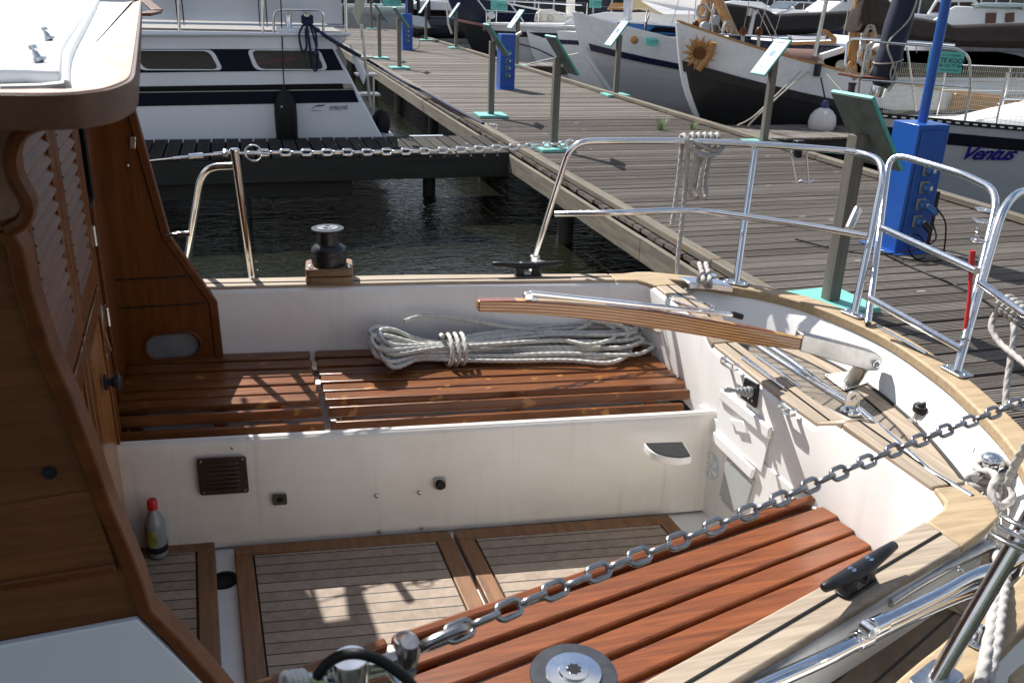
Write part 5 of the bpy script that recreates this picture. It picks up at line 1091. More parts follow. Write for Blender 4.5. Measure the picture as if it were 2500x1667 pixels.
m = MB(); m.tube([q2(1988, 138, 11.9), q2(2018, 0, 11.9), q2(2036, -80, 11.9)], .030, 10); part(m, 'steel_pole', MT['steel_dull'], b)
m = MB()
for (a, c_) in (((1850, 25), (1895, 115)), ((1862, 20), (1910, 115)), ((1895, 115), (1960, 178)), ((1910, 115), (1975, 172)), ((2150, 0), (2143, 78)), ((2076, 0), (2060, 85)), ((2230, 50), (2238, 130))): m.tube([q2(*a, 12.3), q2(*c_, 12.3)], .008, 5)
part(m, 'rigging', MT['rope_old'], b, 0, 60)
def coil(c, r, h, turns, rr, mt, bo, name='rope_hank', ax=(0, 1, 0)):
    mm = MB(); random.seed(int(c[0] * 100)); pts = []; ax = Vector(ax); u_ = Z3; v_ = ax.cross(u_).normalized()
    for k in range(turns * 14): a = 2 * math.pi * k / 14; j = 1 + .18 * math.sin(k * .61); pts.append(Vector(c) + u_ * h * j * math.cos(a) + v_ * r * j * math.sin(a) + ax * random.uniform(-.03, .03))
    mm.tube(pts, rr, 6); return part(mm, name, mt, bo, 0, 60)
coil(q2(2122, 92, 12.1), .10, .16, 5, .013, MT['rope_old'], b); coil(q2(2110, 135, 12.1), .09, .14, 5, .014, MT['rope'], b); coil(q2(2122, 160, 12.1), .07, .12, 4, .012, MT['rope_old'], b); coil(q2(1988, 164, 12.0), .13, .07, 6, .016, MT['rope_old'], b)
m = MB(); m.ball(q2(2160, 118, 12.3), .17, 18, 10, (1.3, .9, .6)); part(m, 'white_fender', MT['gel_clean'], b, 0, 60)
m = MB(); q = H2.at(1, .42, -1, -.02); m.prism([H2.at(.55, .38, -1, .05), H2.at(1.0, .40, -1, .05), H2.at(1.0, .56, -1, .05), H2.at(.40, .60, -1, .05)], (0, -.06, 0)); part(m, 'leeboard', VARN, b, .02)
coil(PX(2070, 172, 9.4) , .05, .09, 3, .01, MT['rope'], b)
m = MB(); q = q2(1995, 178, 11.55); m.lathe([(.05, -.05), (.05, .12)], q, Z3, 12); part(m, 'mooring_bollard', MT['black'], b)
# hanging ball fender of the barge
fb = q2(2007, 300, 11.2); f = thing('ball_fender', 'grubby white ball fender hanging on a blue rope from the black and white yacht', 'fender', fb); m = MB(); m.lathe([(.0005, -.22), (.09, -.2), (.165, -.12), (.195, 0), (.175, .1), (.12, .17), (.055, .21), (.05, .24), (.0005, .245)], fb, Z3, 24); part(m, 'ball', gelcoat('dirty_fender', (.62, .60, .58), .5, .5), f, 0, 60)
m = MB(); m.lathe([(.06, .2), (.055, .27), (.03, .31), (.0005, .315)], fb, Z3, 16); part(m, 'fender_eye', plain('fender_blue', (.02, .035, .12), .5), f); m = MB(); rope(m, [fb + Vector((0, 0, .3)), q2(2004, 190, 11.4)], .012); part(m, 'fender_rope', MT['rope_navy'], f, 0, 60)
ropeline('mooring_line', [q2(1955, 175, 11.6), q2(1900, 228, 11.4), q2(1840, 285, 11.0), P(1800, 307, .05)], .011, MT['rope_old'], 'tan mooring line running from the black and white yacht down to the finger pier', 'rope')
ropeline('mooring_line', [q2(1975, 176, 11.6), q2(1925, 215, 11.4), q2(1862, 272, 11.0), P(1826, 308, .05)], .011, MT['rope_old'], 'second tan line, slack, from the black and white yacht rail to the finger pier', 'rope')
ropeline('mooring_line', [q2(2018, 182, 11.3), q2(2060, 228, 10.9), q2(2110, 268, 10.5), q2(2140, 288, 10.4)], .010, MT['rope_old'], 'tan line leading aft from the yacht rail behind the bow lamp', 'rope')
# ---- white clinker yacht with navy strake
b = bt('traditional_yacht', 'white clinker yacht with navy strake, navy cabin and a black boom cover', (9, 17.3, WZ))
H3 = Hull(17.2, [(8.2, -1.2), (7.55, -.55), (7.05, .05), (6.6, .62), (6.36, 1.33)], 9.5, 2.1, lambda t: 1.33 - .72 * (1 - (1 - min(t * 1.7, 1)) ** 2.3) if t < .59 else .61, 2.6, .78)
part(H3.skin(0, .17, 2), 'bottom', plain('red_antifouling', (.22, .02, .02), .6), b, 0, 60)
CL = NT('clinker_paint'); z_ = CL.xyz()[2]; fr_ = CL.math('FRACT', CL.math('DIVIDE', z_, .155)); CL.set(Base_Color=CL.mix(CL.math('LESS_THAN', fr_, .05), (.60, .61, .63), (.42, .42, .43)), Roughness=.35); CL.bump(fr_, .5, .012)
part(H3.skin(.17, .785, 7), 'planked_hull', CL.m, b, 0, 60); part(H3.skin(.785, 1, 4), 'upper_hull', WHITEH, b, 0, 60); part(H3.skin(.765, .81, 2, .04, .012), 'rubbing_strake', NAVY, b, 0, 60); part(H3.deck(.95), 'deck', LAV, b, 0, 0); part(H3.stern(), 'transom', WHITEH, b, 0, 0); part(H3.rail(1, .04, .02, .005), 'gunwale', MT['gel_clean'], b, 0, 0)
m = MB(); st = [H3.at(u, 0, 0) for u in [.2 + .08 * k for k in range(11)]]; m.loft([[q + Vector((-.05, -.035, 0)), q + Vector((-.05, .035, 0)), q + Vector((.16, .05, 0)), q + Vector((.16, -.05, 0))] for q in st]); part(m, 'stem', WHITEH, b, .006)
def q3(x, y, Y=17.0): return PY(x, y, Y)
m = MB(); m.loft([[q3(1760, 165, Y), q3(1745, 108, Y), q3(1790, 92, Y), q3(1990, 112, Y), q3(2052, 112, Y), q3(2056, 165, Y)] for Y in (16.1, 18.2)]); part(m, 'cabin', NAVY, b, .02)
m = MB(); m.prism([q3(1755, 86, 16.3), q3(1800, 84, 17.6), q3(1900, 84, 17.6), q3(1945, 100, 16.3)], (0, 0, .03)); part(m, 'cabin_top', LAV, b, .01)
m = MB(); m.loft([[q3(1918, 106, Y), q3(1935, 103, Y), q3(2040, 100, Y), q3(2042, 108, Y), q3(1935, 111, Y)] for Y in (15.9, 16.2)]); m.loft([[q3(x, y, Y) for x, y in [(2005, 70), (2020, 74), (2043, 92), (2043, 106), (2030, 100), (2008, 80)]] for Y in (16.2, 16.6)]); part(m, 'hatch_coaming', VARN, b, .01)
m = MB(); m.prism([q3(1925, 90, 16.1), q3(1920, 88, 17.3), q3(2010, 84, 17.3), q3(2034, 97, 16.1), q3(1936, 100, 16.1)], (0, 0, .02)); part(m, 'hatch_glass', plain('hatch_acrylic', (.32, .33, .38), .3), b)
for x, y in ((1833, 133),): portlight(q3(x, y, 16.06), (0, -1, 0), .14, b)
m = MB(); m.tube([q3(1708, 92, 17.2), q3(1727, 0, 17.2), q3(1740, -80, 17.2)], [.13, .125, .12], 14); part(m, 'mast', VARNZ, b)
m = MB(); m.tube([q3(1797, 98, 16.6), q3(1752, 0, 16.8), q3(1715, -80, 17)], .10, 12); part(m, 'bowsprit', VARNZ, b)
m = MB(); m.tube([q3(1738, 96, 17.1), q3(1752, 20, 17.1)], .09, 10); part(m, 'old_spar', plain('grey_timber', (.16, .15, .12), .8, 0, .3, 10), b)
m = MB(); q = q3(1800, 104, 16.5); m.obox(q, (.12, 0, 0), (0, .05, 0), (0, 0, .10)); m.lathe([(.09, -.05), (.09, .05)], q + Vector((.08, -.04, .05)), (0, 1, 0), 14); part(m, 'spar_shoe', MT['black'], b, .02)
cover('boom_cover', [(1752, 14, 84), (1765, 8, 86), (1800, 12, 88), (1840, 18, 88), (1872, 26, 86), (1890, 34, 88), (1940, 32, 86), (2000, 30, 82), (2050, 27, 74), (2080, 26, 66), (2100, 27, 60)], 17.2, .22, COVER_B, b, 9)
m = MB(); m.tube([q3(1828, 95, 16.5), q3(1841, 30, 16.6)], .045, 10); m.tube([q3(1829, 40, 16.6), q3(1834, 22, 16.6)], .06, 10); m.tube([q3(1834, 29, 16.6), q3(1848, 31, 16.6)], .04, 8); part(m, 'boom_crutch', MT['steel_dull'], b)
m = MB()
for x, y, r_ in ((1721, 66, .10), (1727, 92, .10), (1746, 50, .09)): m.lathe([(r_, -.05), (r_ * 1.05, 0), (r_, .05)], q3(x, y, 16.7), (0, 1, 0), 14)
part(m, 'pulley_block', MT['grey'], b, .01)
for x, y in ((1698, 62), (1814, 78), (1853, 78)):
    m = MB(); m.ball(q3(x, y, 16.0), .07, 12, 8, (1, 1, 1.3)); db = part(m, 'deadeye', MT['mahog_x'], b, 0, 60)
    m = MB()
    for k in range(4): m.tube([q3(x, y + 4, 15.98) + Vector((.02 * (k - 1.5), 0, 0)), q3(x - 2, y + 42, 15.95) + Vector((.015 * (k - 1.5), 0, 0))], .012, 6)
    o_ = m.build('lanyard', MT['rope_old'], None, 0, 60); o_.parent = db
coil(q3(1775, 82, 16.4), .09, .2, 4, .02, MT['rope_old'], b); coil(q3(1752, 25, 16.9), .08, .2, 5, .02, MT['rope'], b); coil(q3(1714, 28, 16.9), .10, .12, 6, .02, MT['rope_old'], b)
m = MB()
for a, c_ in (((1733, -20), (1742, 120)), ((1719, 0), (1770, 92)), ((1830, 0), (1814, 78)), ((1888, -40), (1853, 75)), ((1660, -10), (1640, 60)), ((1700, -10), (1694, 60)), ((1920, -10), (1883, 110))): m.tube([q3(*a, 16.4), q3(*c_, 16.4)], .008, 5)
part(m, 'rigging', MT['steel_dull'], b, 0, 60)
m = MB(); m.ball(q3(1549, 98, 16.6), .075, 14, 8); part(m, 'orange_float', plain('orange_float', (.5, .24, .05), .4), b, 0, 60)
m = MB(); m.beam(q3(1600, 107, 16.9), q3(1660, 115, 16.9), .3, .07); part(m, 'cockpit_coaming', VARN, b, .01)
koop_sign(q3(1591, 103, 16.3), (1, .05, 0), .24, .15, 'small mint board leaning on the rail of the white clinker yacht', ('TE KOOP', '06-547 23 642'), None, .5)
m = MB(); q = PX(1480, 22, 6.7)
# ---- white yacht with blue cabin
b = bt('sailing_yacht', 'white yacht with a bright blue cabin side behind the clinker yacht', (9.2, 20, WZ))
H4 = Hull(19.9, [(8.0, -1.1), (7.5, -.5), (7.2, .1), (6.95, .86)], 9, 1.7, lambda t: .86 - .1 * t, 2.0, .75)
part(H4.skin(0, 1, 8), 'hull', WHITEH, b, 0, 60); part(H4.deck(1), 'deck', MT['gel_clean'], b, 0, 0); part(H4.stern(), 'transom', WHITEH, b, 0, 0); part(H4.skin(.86, .90, 2, .01), 'cove_stripe', NAVY, b, 0, 60)
def q4(x, y, Y=19.6): return PY(x, y, Y)
m = MB(); m.loft([[q4(1440, 72, Y), q4(1455, 64, Y), q4(1512, 55, Y), q4(1560, 58, Y), q4(1650, 66, Y), q4(1700, 82, Y), q4(1690, 90, Y)] for Y in (19.1, 20.7)]); cab = part(m, 'cabin', plain('bright_blue', (.03, .16, .45), .35, 0, .1, 4), b, .02)
m = MB(); m.loft([[q4(1508, 55, Y), q4(1522, 48, Y), q4(1558, 54, Y), q4(1650, 62, Y), q4(1652, 66, Y), q4(1560, 59, Y)] for Y in (19.05, 20.6)]); part(m, 'cabin_top', MT['gel_clean'], b, .01)
m = MB(); m.prism([q4(x, y, 19.06) for x, y in [(1584, 78), (1600, 66), (1660, 70), (1662, 82)]], (0, -.02, 0)); part(m, 'cabin_window', GLASS, b)
m = MB(); m.tube([q4(1469, 68, 19.3), q4(1500, 59, 19.3), q4(1513, 57, 19.3), q4(1512, 60, 19.3), q4(1475, 69, 19.3)], .02, 6); part(m, 'grab_rail', GREYH, b)
m = MB(); m.tube([q4(1532, 50, 19.9), q4(1536, -60, 19.9)], .10, 14); part(m, 'mast', plain('grey_alloy_mast', (.48, .48, .52), .4, .2), b)
stanch(b, [H4.at(1, t, -1, -.03) for t in (.02, .15, .3, .45, .65)], .55, .012)
m = MB(); m.tube(cr([q4(1581, 26, 19), q4(1577, 60, 18.6), q4(1573, 95, 18.4)], 4), .03, 6); m.tube(cr([q4(1580, 28, 19), q4(1583, 40, 18.8), q4(1576, 58, 18.6)], 4), .025, 6); part(m, 'black_line', MT['black'], b, 0, 60)
koop_sign(q4(1454, 8, 19.2), (1, .0, 0), .28, .2, 'mint board reading TE KOOP at the bow of the blue cabined yacht', ('TE KOOP', '06-547 23 642'), None, 0)
# ---- second white yacht beyond, with white canvas tent
b = bt('sailing_yacht', 'white yacht under a pale canvas tent in the second row', (11, 24, WZ))
H4b = Hull(23.6, [(8.6, -1.1), (8, -.5), (7.6, .1), (7.4, .72)], 10, 1.7, lambda t: .72, 2.0, .75)
part(H4b.skin(0, 1, 6), 'hull', WHITEH, b, 0, 60); part(H4b.deck(1), 'deck', MT['gel_clean'], b, 0, 0)
def q4b(x, y, Y=23.3): return PY(x, y, Y)
m = MB(); m.loft([[q4b(1370, 62, Y), q4b(1400, 44, Y), q4b(1480, 30, Y), q4b(1640, 32, Y), q4b(1760, 40, Y), q4b(1760, 66, Y)] for Y in (22.8, 24.4)]); part(m, 'cabin', MT['gel_clean'], b, .03)
m = MB(); m.loft([[q4b(1553, 0, 24.3), q4b(1600, -60, 23.8), q4b(1720, -60, 23.8), q4b(1790, 38, 22.6), q4b(1620, 36, 22.4)], [q4b(1560, 4, 25), q4b(1600, -60, 24.6), q4b(1720, -60, 24.6), q4b(1790, 38, 25), q4b(1620, 36, 25)]]); part(m, 'canvas_tent', plain('pale_canvas', (.74, .72, .72), .8, 0, .04, 5), b, .02)
m = MB(); m.prism([q4b(1545, -20, 22.35), q4b(1570, 6, 22.35), q4b(1620, 37, 22.35), q4b(1560, 24, 22.35), q4b(1545, 26, 22.35)], (0, .1, 0)); part(m, 'cream_flap', plain('cream_canvas', (.62, .48, .26), .8), b)
m = MB(); m.loft([[q4b(1482, 24, Y), q4b(1492, 8, Y), q4b(1545, 8, Y), q4b(1558, 18, Y), q4b(1556, 26, Y)] for Y in (23, 23.8)]); part(m, 'companion_hatch', VARN, b, .02)
# ---- grey hull with black cove stripe and black topped navy ketch behind
b = bt('sailing_yacht', 'pale grey hulled yacht with a black stripe moored beyond the far finger pier', (9, 24, WZ))
H5 = Hull(24.1, [(7.6, -1.2), (7.1, -.5), (6.8, .05), (6.42, .80)], 9, 1.75, lambda t: .80 - .03 * t, 2.4, .8)
part(H5.skin(0, 1, 8), 'hull', GREYH, b, 0, 60); part(H5.skin(.86, .915, 2, .012), 'cove_stripe', plain('black_stripe', (.012, .012, .02), .3), b, 0, 60); part(H5.rail(1, .06, .05, .03), 'gunwale', MT['gel_clean'], b, 0, 0); part(H5.deck(.99), 'deck', MT['gel_clean'], b, 0, 0)
m = MB(); q = H5.at(.95, 0, 0); m.obox(q, (.07, 0, 0), (0, .16, 0), (0, 0, .1)); part(m, 'bow_fender', MT['black'], b, .03)
stanch(b, [H5.at(1, t, -1, -.05) for t in (.03, .14, .27)], .62, .014)
def q5(x, y, Y=23.6): return PY(x, y, Y)
m = MB(); m.tube([q5(1166, 0, 23.9), q5(1187, 28, 23.9), q5(1188, 60, 23.9)], .018, 7); m.tube([q5(1240, 4), q5(1268, 38), q5(1283, 62)], .018, 7); m.tube([q5(1160, -2), q5(1240, 3), q5(1420, 13)], .016, 7); m.tube([q5(1187, 26), q5(1260, 30)], .014, 7); part(m, 'pulpit', MT['steel'], b, 0, 60)
m = MB(); m.lathe([(.09, -.03), (.12, 0), (.09, .03)], q5(1199, 38, 23.5), (.2, -1, 0), 14); m.tube([q5(1196, 45, 23.5), q5(1193, 58, 23.5)], .03, 8); part(m, 'anchor', MT['steel_dull'], b)
koop_sign(q5(1219, 14, 23.4), (1, .05, -.06), .45, .23, 'mint board reading TE KOOP tied to the pulpit of the grey hulled yacht', ('TE KOOP', '06-547 23 642'), None, 0)
ropeline('mooring_line', [H5.at(.8, .06, -1, .02), PX(1310, 120, 7.6), P(1358, 143, .02)], .016, MT['rubber'], 'dark mooring line slanting from the grey hulled yacht to the far finger pier', 'rope')
ropeline('mooring_line', [P(1290, 157, .03), PX(1350, 143, 6.95), PX(1412, 131, 6.95)], .014, MT['rope'], 'pale line running from the far finger pier up to the white clinker bow', 'rope')
b = bt('sailing_ketch', 'big navy hulled ketch with a red line, cream deckhouse and black bulwark', (9, 28, WZ))
H6 = Hull(28.3, [(7.9, -1.2), (7.3, -.4), (6.85, .4), (6.5, 1.0), (6.25, 1.6)], 13, 2.3, lambda t: 1.6 - .75 * (1 - (1 - min(t * 2.2, 1)) ** 1.8), 2.2, .72)
part(H6.skin(0, .62, 6), 'lower_hull', BLACKH, b, 0, 60); part(H6.skin(.62, 1, 5), 'bulwark', NAVY, b, 0, 60); part(H6.skin(.62, .66, 2, .05), 'rubbing_strake', plain('red_and_white_strake', (.42, .2, .18), .4, 0, .3, 4), b, 0, 60); part(H6.rail(1, .1, .05, .03), 'gunwale', MT['gel_clean'], b, 0, 0); part(H6.deck(.8), 'deck', GREYH, b, 0, 0)
def q6(x, y, Y=27.2): return PY(x, y, Y)
m = MB(); m.loft([[q6(1303, 55, Y), q6(1308, 32, Y), q6(1322, 24, Y), q6(1350, 23, Y), q6(1372, 38, Y), q6(1500, 38, Y), q6(1500, 62, Y)] for Y in (26.6, 29.2)]); part(m, 'deckhouse', MT['cream'], b, .05)
for x, y in ((1316, 42), (1344, 45)): portlight(q6(x, y, 26.58), (0, -1, 0), .085, b)
m = MB(); m.tube([q6(1393, 36, 27.5), q6(1394, -40, 27.5)], .13, 14); part(m, 'mast', MT['cream'], b)
m = MB(); m.tube([q6(1090, 10, 26), q6(1095, 60, 25.6), q6(1103, 83, 25.4)], .03, 6); part(m, 'bow_line', MT['rope_old'], b)
# ---- dark launch with swim platform, pale yacht across the end
b = bt('motor_launch', 'dark hulled launch with a white cabin and a pale swim platform', (8.5, 33, WZ))
m = MB(); hp_ = [P(995, 100, WZ)]
def q7(x, y, Y=32.5): return PY(x, y, Y)
m = MB(); m.loft([[q7(996, 95, Y), q7(996, 35, Y), q7(1040, 42, Y), q7(1110, 44, Y), q7(1160, 46, Y), q7(1160, 95, Y)] for Y in (32.5, 35.5)]); part(m, 'hull', plain('dark_launch_paint', (.03, .033, .04), .3, 0, .2, 3), b, .25, 60, 4)
m = MB(); m.prism([q7(x, y, 32.46) for x, y in [(996, 36), (1040, 43), (1052, 70), (1000, 62)]], (0, -.03, 0)); part(m, 'quarter_panel', GREYH, b, .01)
m = MB(); m.loft([[q7(1000, 60, 32.2), q7(1045, 68, 32.0), q7(1066, 69, 32.4), q7(1045, 73, 32.3), q7(1000, 68, 32.3)], [q7(1000, 60, 32.6), q7(1045, 68, 32.6), q7(1066, 69, 32.6), q7(1045, 73, 32.6), q7(1000, 68, 32.6)]]); part(m, 'swim_platform', MT['gel_clean'], b, .02)
m = MB(); m.loft([[q7(1004, 30, Y), q7(1008, 8, Y), q7(1030, 0, Y), q7(1100, 3, Y), q7(1105, 34, Y)] for Y in (32.8, 35)]); part(m, 'cabin', MT['gel_clean'], b, .08)
m = MB(); m.box(q7(1008, 40).x, q7(1100, 40).x, 32.7, 32.78, q7(1050, 41).z, q7(1050, 25).z); part(m, 'cabin_window', GLASS, b)
m = MB()
for x in (997, 1003, 1021, 1047): m.tube([q7(x, 44, 32.6), q7(x, -20, 32.6)], .06 if x != 1003 else .1, 8)
part(m, 'canopy_post', MT['black'], b)
b = bt('sailing_yacht', 'pale grey yacht lying across the end of the jetty with an italic name', (4.5, 39.5, WZ))
def q8(x, y, Y=38.6): return PY(x, y, Y)
m = MB(); m.loft([[q8(650, 80, 38.9), q8(650, 18, 38.6), q8(700, 14, 38.4), q8(985, 17, 38.4), q8(1000, 8, 38.4), q8(1010, 20, 38.4), q8(1010, 80, 38.7)], [q8(650, 80, 41), q8(650, 18, 41.2), q8(700, 14, 41.4), q8(985, 17, 41.4), q8(1000, 8, 41.4), q8(1010, 20, 41.4), q8(1010, 80, 41)]]); part(m, 'hull', GREYH, b, .1, 60)
m = MB(); m.beam(q8(700, 13, 38.38), q8(990, 13, 38.38), .08, .09); part(m, 'gunwale', MT['gel_clean'], b, .02)
m = MB(); m.beam(q8(800, 33, 38.36), q8(1005, 35, 38.36), .02, .05); part(m, 'cove_line', plain('grey_line', (.3, .3, .33), .4), b)
tm = text_mesh('Pegasus', .34, .35, .002); w_ = max(q.x for q in tm.v); s_ = (q8(944, 50).x - q8(903, 50).x) / w_; tm.v = [Vector((q.x * s_, q.y * s_ * 1.2, q.z)) for q in tm.v]; place(tm, q8(903, 49, 38.34), (1, 0, .0), Z3); part(tm, 'boat_name', INK, b, 0, 0)
koop_sign(q8(957, 3, 38.2), (1, 0, 0), .75, .4, 'mint board on the rail of the pale yacht at the end of the jetty', ('TE KOOP', '06-547 23 642'), None, 0)
stanch(b, [q8(x, 14, 38.5) for x in (890, 930, 975)], .6, .02)
# ---- motor cruisers in the back row, right
def cruiser(lab, Y, hull, cab, roof, wins, hatch=None):
    bo = bt('motor_cruiser', lab, (PY(hull[0][0], hull[0][1], Y).x + 2, Y + 1.2, WZ)); f = lambda x, y, dy=0: PY(x, y, Y + dy)
    mm = MB(); mm.loft([[f(x, y, d_) for x, y in hull] for d_ in (0, 2.6)]); part(mm, 'hull', WHITEH, bo, .05)
    mm = MB(); mm.loft([[f(x, y, d_) for x, y in cab] for d_ in (.35, 2.3)]); part(mm, 'cabin', MT['gel_clean'], bo, .05)
    if roof: mm = MB(); mm.loft([[f(x, y, d_) for x, y in roof] for d_ in (.2, 2.45)]); part(mm, 'roof', plain('pale_roof', (.6, .68, .66), .45), bo, .03)
    for wp_ in wins: mm = MB(); mm.prism([f(x, y, .34) for x, y in wp_], (0, -.03, 0)); part(mm, 'cabin_window', GLASS if not hatch else hatch, bo, .005)
    return bo
cruiser('white motor cruiser with sloping foredeck and brown door behind the brown boom cover', 17.5, [(2255, 90), (2255, 72), (2520, 80), (2700, 80), (2700, 110), (2260, 110)], [(2268, 56), (2330, 15), (2375, 17), (2440, 18), (2520, 24), (2700, 22), (2700, 90), (2268, 80)], [(2370, 12), (2403, 7), (2480, 8), (2560, 14), (2700, 12), (2700, 18), (2440, 19), (2380, 16)], [[(2407, 32), (2431, 32), (2429, 57), (2405, 58)], [(2455, 33), (2475, 31), (2474, 54), (2453, 55)]], plain('brown_door', (.14, .055, .035), .4))
cruiser('white wheelhouse cruiser with raked brown windows in the back row', 24.5, [(2150, 60), (2150, 28), (2260, 36), (2420, 36), (2420, 70), (2150, 70)], [(2262, 36), (2282, 4), (2300, -20), (2370, -20), (2390, 12), (2390, 40)], None, [[(2272, 32), (2289, 6), (2337, 6), (2336, 24), (2300, 30)], [(2343, 6), (2372, 6), (2380, 18), (2343, 20)]], plain('brown_tint', (.06, .03, .028), .15))
b = bt('motor_cruiser', 'white superstructure of a cruiser above the black boom cover', (12, 24, WZ))
m = MB(); f_ = lambda x, y, dy=0: PY(x, y, 27 + dy); m.loft([[f_(x, y, d_) for x, y in [(1760, 80), (1762, 6), (1790, 2), (1860, 6), (1885, 22), (1885, 80)]] for d_ in (0, 2.4)]); part(m, 'cabin', MT['gel_clean'], b, .08)
m = MB(); m.box(f_(1765, 60).x - .3, f_(1885, 60).x + 3, 26.6, 29.6, WZ - .2, .5); part(m, 'hull', WHITEH, b, .1)
b = bt('tent_boat', 'boat under a cream canvas tent behind the brown mast cover', (12, 26, WZ))
m = MB(); f_ = lambda x, y, dy=0: PY(x, y, 26 + dy); m.loft([[f_(x, y, d_) for x, y in [(2150, 70), (2158, 8), (2175, -10), (2230, -10), (2236, 70)]] for d_ in (0, 2)]); part(m, 'tent', plain('cream_tent', (.62, .55, .42), .8, 0, .05, 4), b, .02); m = MB(); m.box(f_(2150, 60).x - .4, f_(2236, 60).x + .4, 25.8, 28.4, WZ - .2, .4); part(m, 'hull', WHITEH, b, .1)
# ================================================================== white cruiser on the left behind the finger pier
b = bt('motor_cruiser', 'white motor cruiser with navy stripes lettered SMELNE behind the dark finger pier', (-1, 13, WZ))
SY = 11.17
def s(x, y, dy=0.0): return PY(x, y, SY + dy)
CRW = plain('cruiser_white', (.74, .76, .80), .25, 0, .03, 3, coat=.3)
prof = [Vector((-6, SY, -1.0)), Vector((-6, SY, 1.15)), s(850, 86), s(842, 104), s(818, 113), s(866, 208), s(928, 324), s(948, 360), s(960, 420)]
m = MB(); m.prism(prof, (0, 3.7, 0)); part(m, 'hull', CRW, b, .02)
def band(pts, dy, mt, name, th=.012, bev=0): mm = MB(); mm.prism([s(x, y, -dy) for x, y in pts], (0, -th, 0)); return part(mm, name, mt, b, bev, 0)
NV = plain('cruiser_navy', (.004, .006, .018), .4, 0, .1, 4, spec=.12)
band([(-300, 121), (812, 120), (838, 172), (-300, 186)], 0, NV, 'window_band', .006)
band([(-300, 221), (835, 204), (858, 210), (862, 217), (-300, 233)], 0, plain('rub_rail_black', (.006, .006, .006), .5, spec=.15), 'rub_rail', .04, .01); band([(835, 204), (857, 204), (864, 216), (838, 218)], 0, plain('rail_end_fawn', (.35, .32, .3), .3, .4), 'rub_rail_end', .045, .008)
band([(-300, 236), (864, 220), (876, 250), (-300, 272)], 0, NV, 'hull_stripe', .006)
for wx in ((150, 318, 545), (560, 596, 800)):
    pass
def cwin(x0, x1, sl0, sl1, y0, y1):
    o_ = [s(x, y, -.007) for x, y in [(x0, y0), (x1, y0), (x1 + sl1, y1), (x0 + sl0, y1)]]; ctr_ = sum(o_, Vector()) / 4
    def rr(k, d_): # rounded quad
        q_ = [ctr_ + (p - ctr_).normalized() * max((p - ctr_).length - k, .01) for p in o_]; q_ = [q_[0], q_[1], q_[2], q_[3]]; out = []
        for i in range(4):
            a, c2, e = q_[i - 1], q_[i], q_[(i + 1) % 4]; l = min(.07, (a - c2).length * .4)
            A, B2 = c2 + (a - c2).normalized() * l, c2 + (e - c2).normalized() * l
            for j in range(6): t = j / 5; out.append(A * (1 - t) ** 2 + c2 * 2 * t * (1 - t) + B2 * t * t)
        return [p + Vector((0, -d_, 0)) for p in out]
    mm = MB(); frame_ring(mm, rr(0, 0), rr(.05, 0), (0, -.022, 0)); fr = part(mm, 'window_frame', CRW, b, .006); mm = MB(); mm.prism(rr(.045, .004), (0, -.003, 0)); g = mm.build('window_pane', GLASS); g.parent = fr; return fr
w1 = cwin(318, 520, 22, 26, 122, 172); w2 = cwin(602, 780, 20, 22, 121, 172)
m = MB(); q = [s(x, y, -.016) for x, y in [(612, 152), (720, 138), (722, 148), (640, 158), (618, 165)]]; m.prism(q, (0, -.001, 0)); g = m.build('curtain', plain('curtain', (.12, .05, .06), .7)); g.parent = w2
band([(330, 100), (300, 92), (300, 80), (852, 80), (858, 85), (852, 88), (340, 88)], 0, CRW, 'deck_edge', .05, .012)
m = MB(); m.prism([s(x, y, -.004) for x, y in [(820, 122), (828, 112), (848, 152), (845, 168)]], (0, -.004, 0)); part(m, 'quarter_window', plain('smoked_panel', (.22, .22, .24), .3), b)
m = MB(); m.box(-6, s(842, 70).x, 11.45, 11.5, 1.27, 2.6); part(m, 'dodger_panel', plain('white_dodger', (.70, .71, .73), .6, 0, .03, 3), b)
m = MB(); m.box(-6, s(842, 70).x, 11.5, 14.8, 1.0, 1.18); part(m, 'deck', plain('grey_sidedeck', (.16, .15, .14), .8, 0, .2, 10), b)
for px_ in (438, 642, 845):
    m = MB(); m.tube([s(px_, 82, .1), s(px_ - 2, -40, .1)], .016, 10); part(m, 'rail_stanchion', MT['steel'], b)
m = MB(); m.tube([Vector((-6, 11.27, s(600, 64, .1).z)), s(845, 65, .1)], .012, 8); part(m, 'rail_wire', MT['steel'], b)
for px_ in (433, 448, 634, 652, 840):
    m = MB(); m.box(s(px_, 50, .15).x - .006, s(px_, 50, .15).x + .006, 11.36, 11.38, 1.22, 2.6); part(m, 'dodger_edge', MT['black'], b)
m = MB(); m.tube(bent([s(668, 80, .08), s(668, 24, .08), s(790, 25, .08), s(789, 78, .08)], .09), .016, 12); part(m, 'hoop_rail', MT['steel'], b, 0, 60)
for px_ in (705, 750):
    m = MB(); m.lathe([(.05, -.02), (.036, .0), (.036, .16), (.043, .165), (.0005, .17)], s(px_, 68, .12), Z3, 18); part(m, 'bollard', MT['steel'], b)
m = MB(); m.prism([s(677, 68, -.01), s(782, 70, -.01), s(782, 80, -.01), s(675, 79, -.01)], (0, .25, 0)); part(m, 'bollard_plinth', CRW, b, .006)
m = MB(); t0_, t1_ = s(884, 70, .4), s(916, 300, .6)
for dx_ in (0, .14):
    for a, c_ in (((890, 60), (905, 262)),): m.tube([s(a[0] - 8, a[1], .6 + dx_ * 2), s(c_[0], c_[1], .6 + dx_ * 2)], .018, 10)
m.tube([s(912, 185, .5), s(912, 300, .5)], .014, 8)
for x, y in ((888, 182), (895, 230), (880, 140)): m.obox(s(x + 5, y, .65), (.13, 0, 0), (0, .14, 0), (0, 0, .012))
part(m, 'stern_ladder', MT['steel_dull'], b, 0, 60)
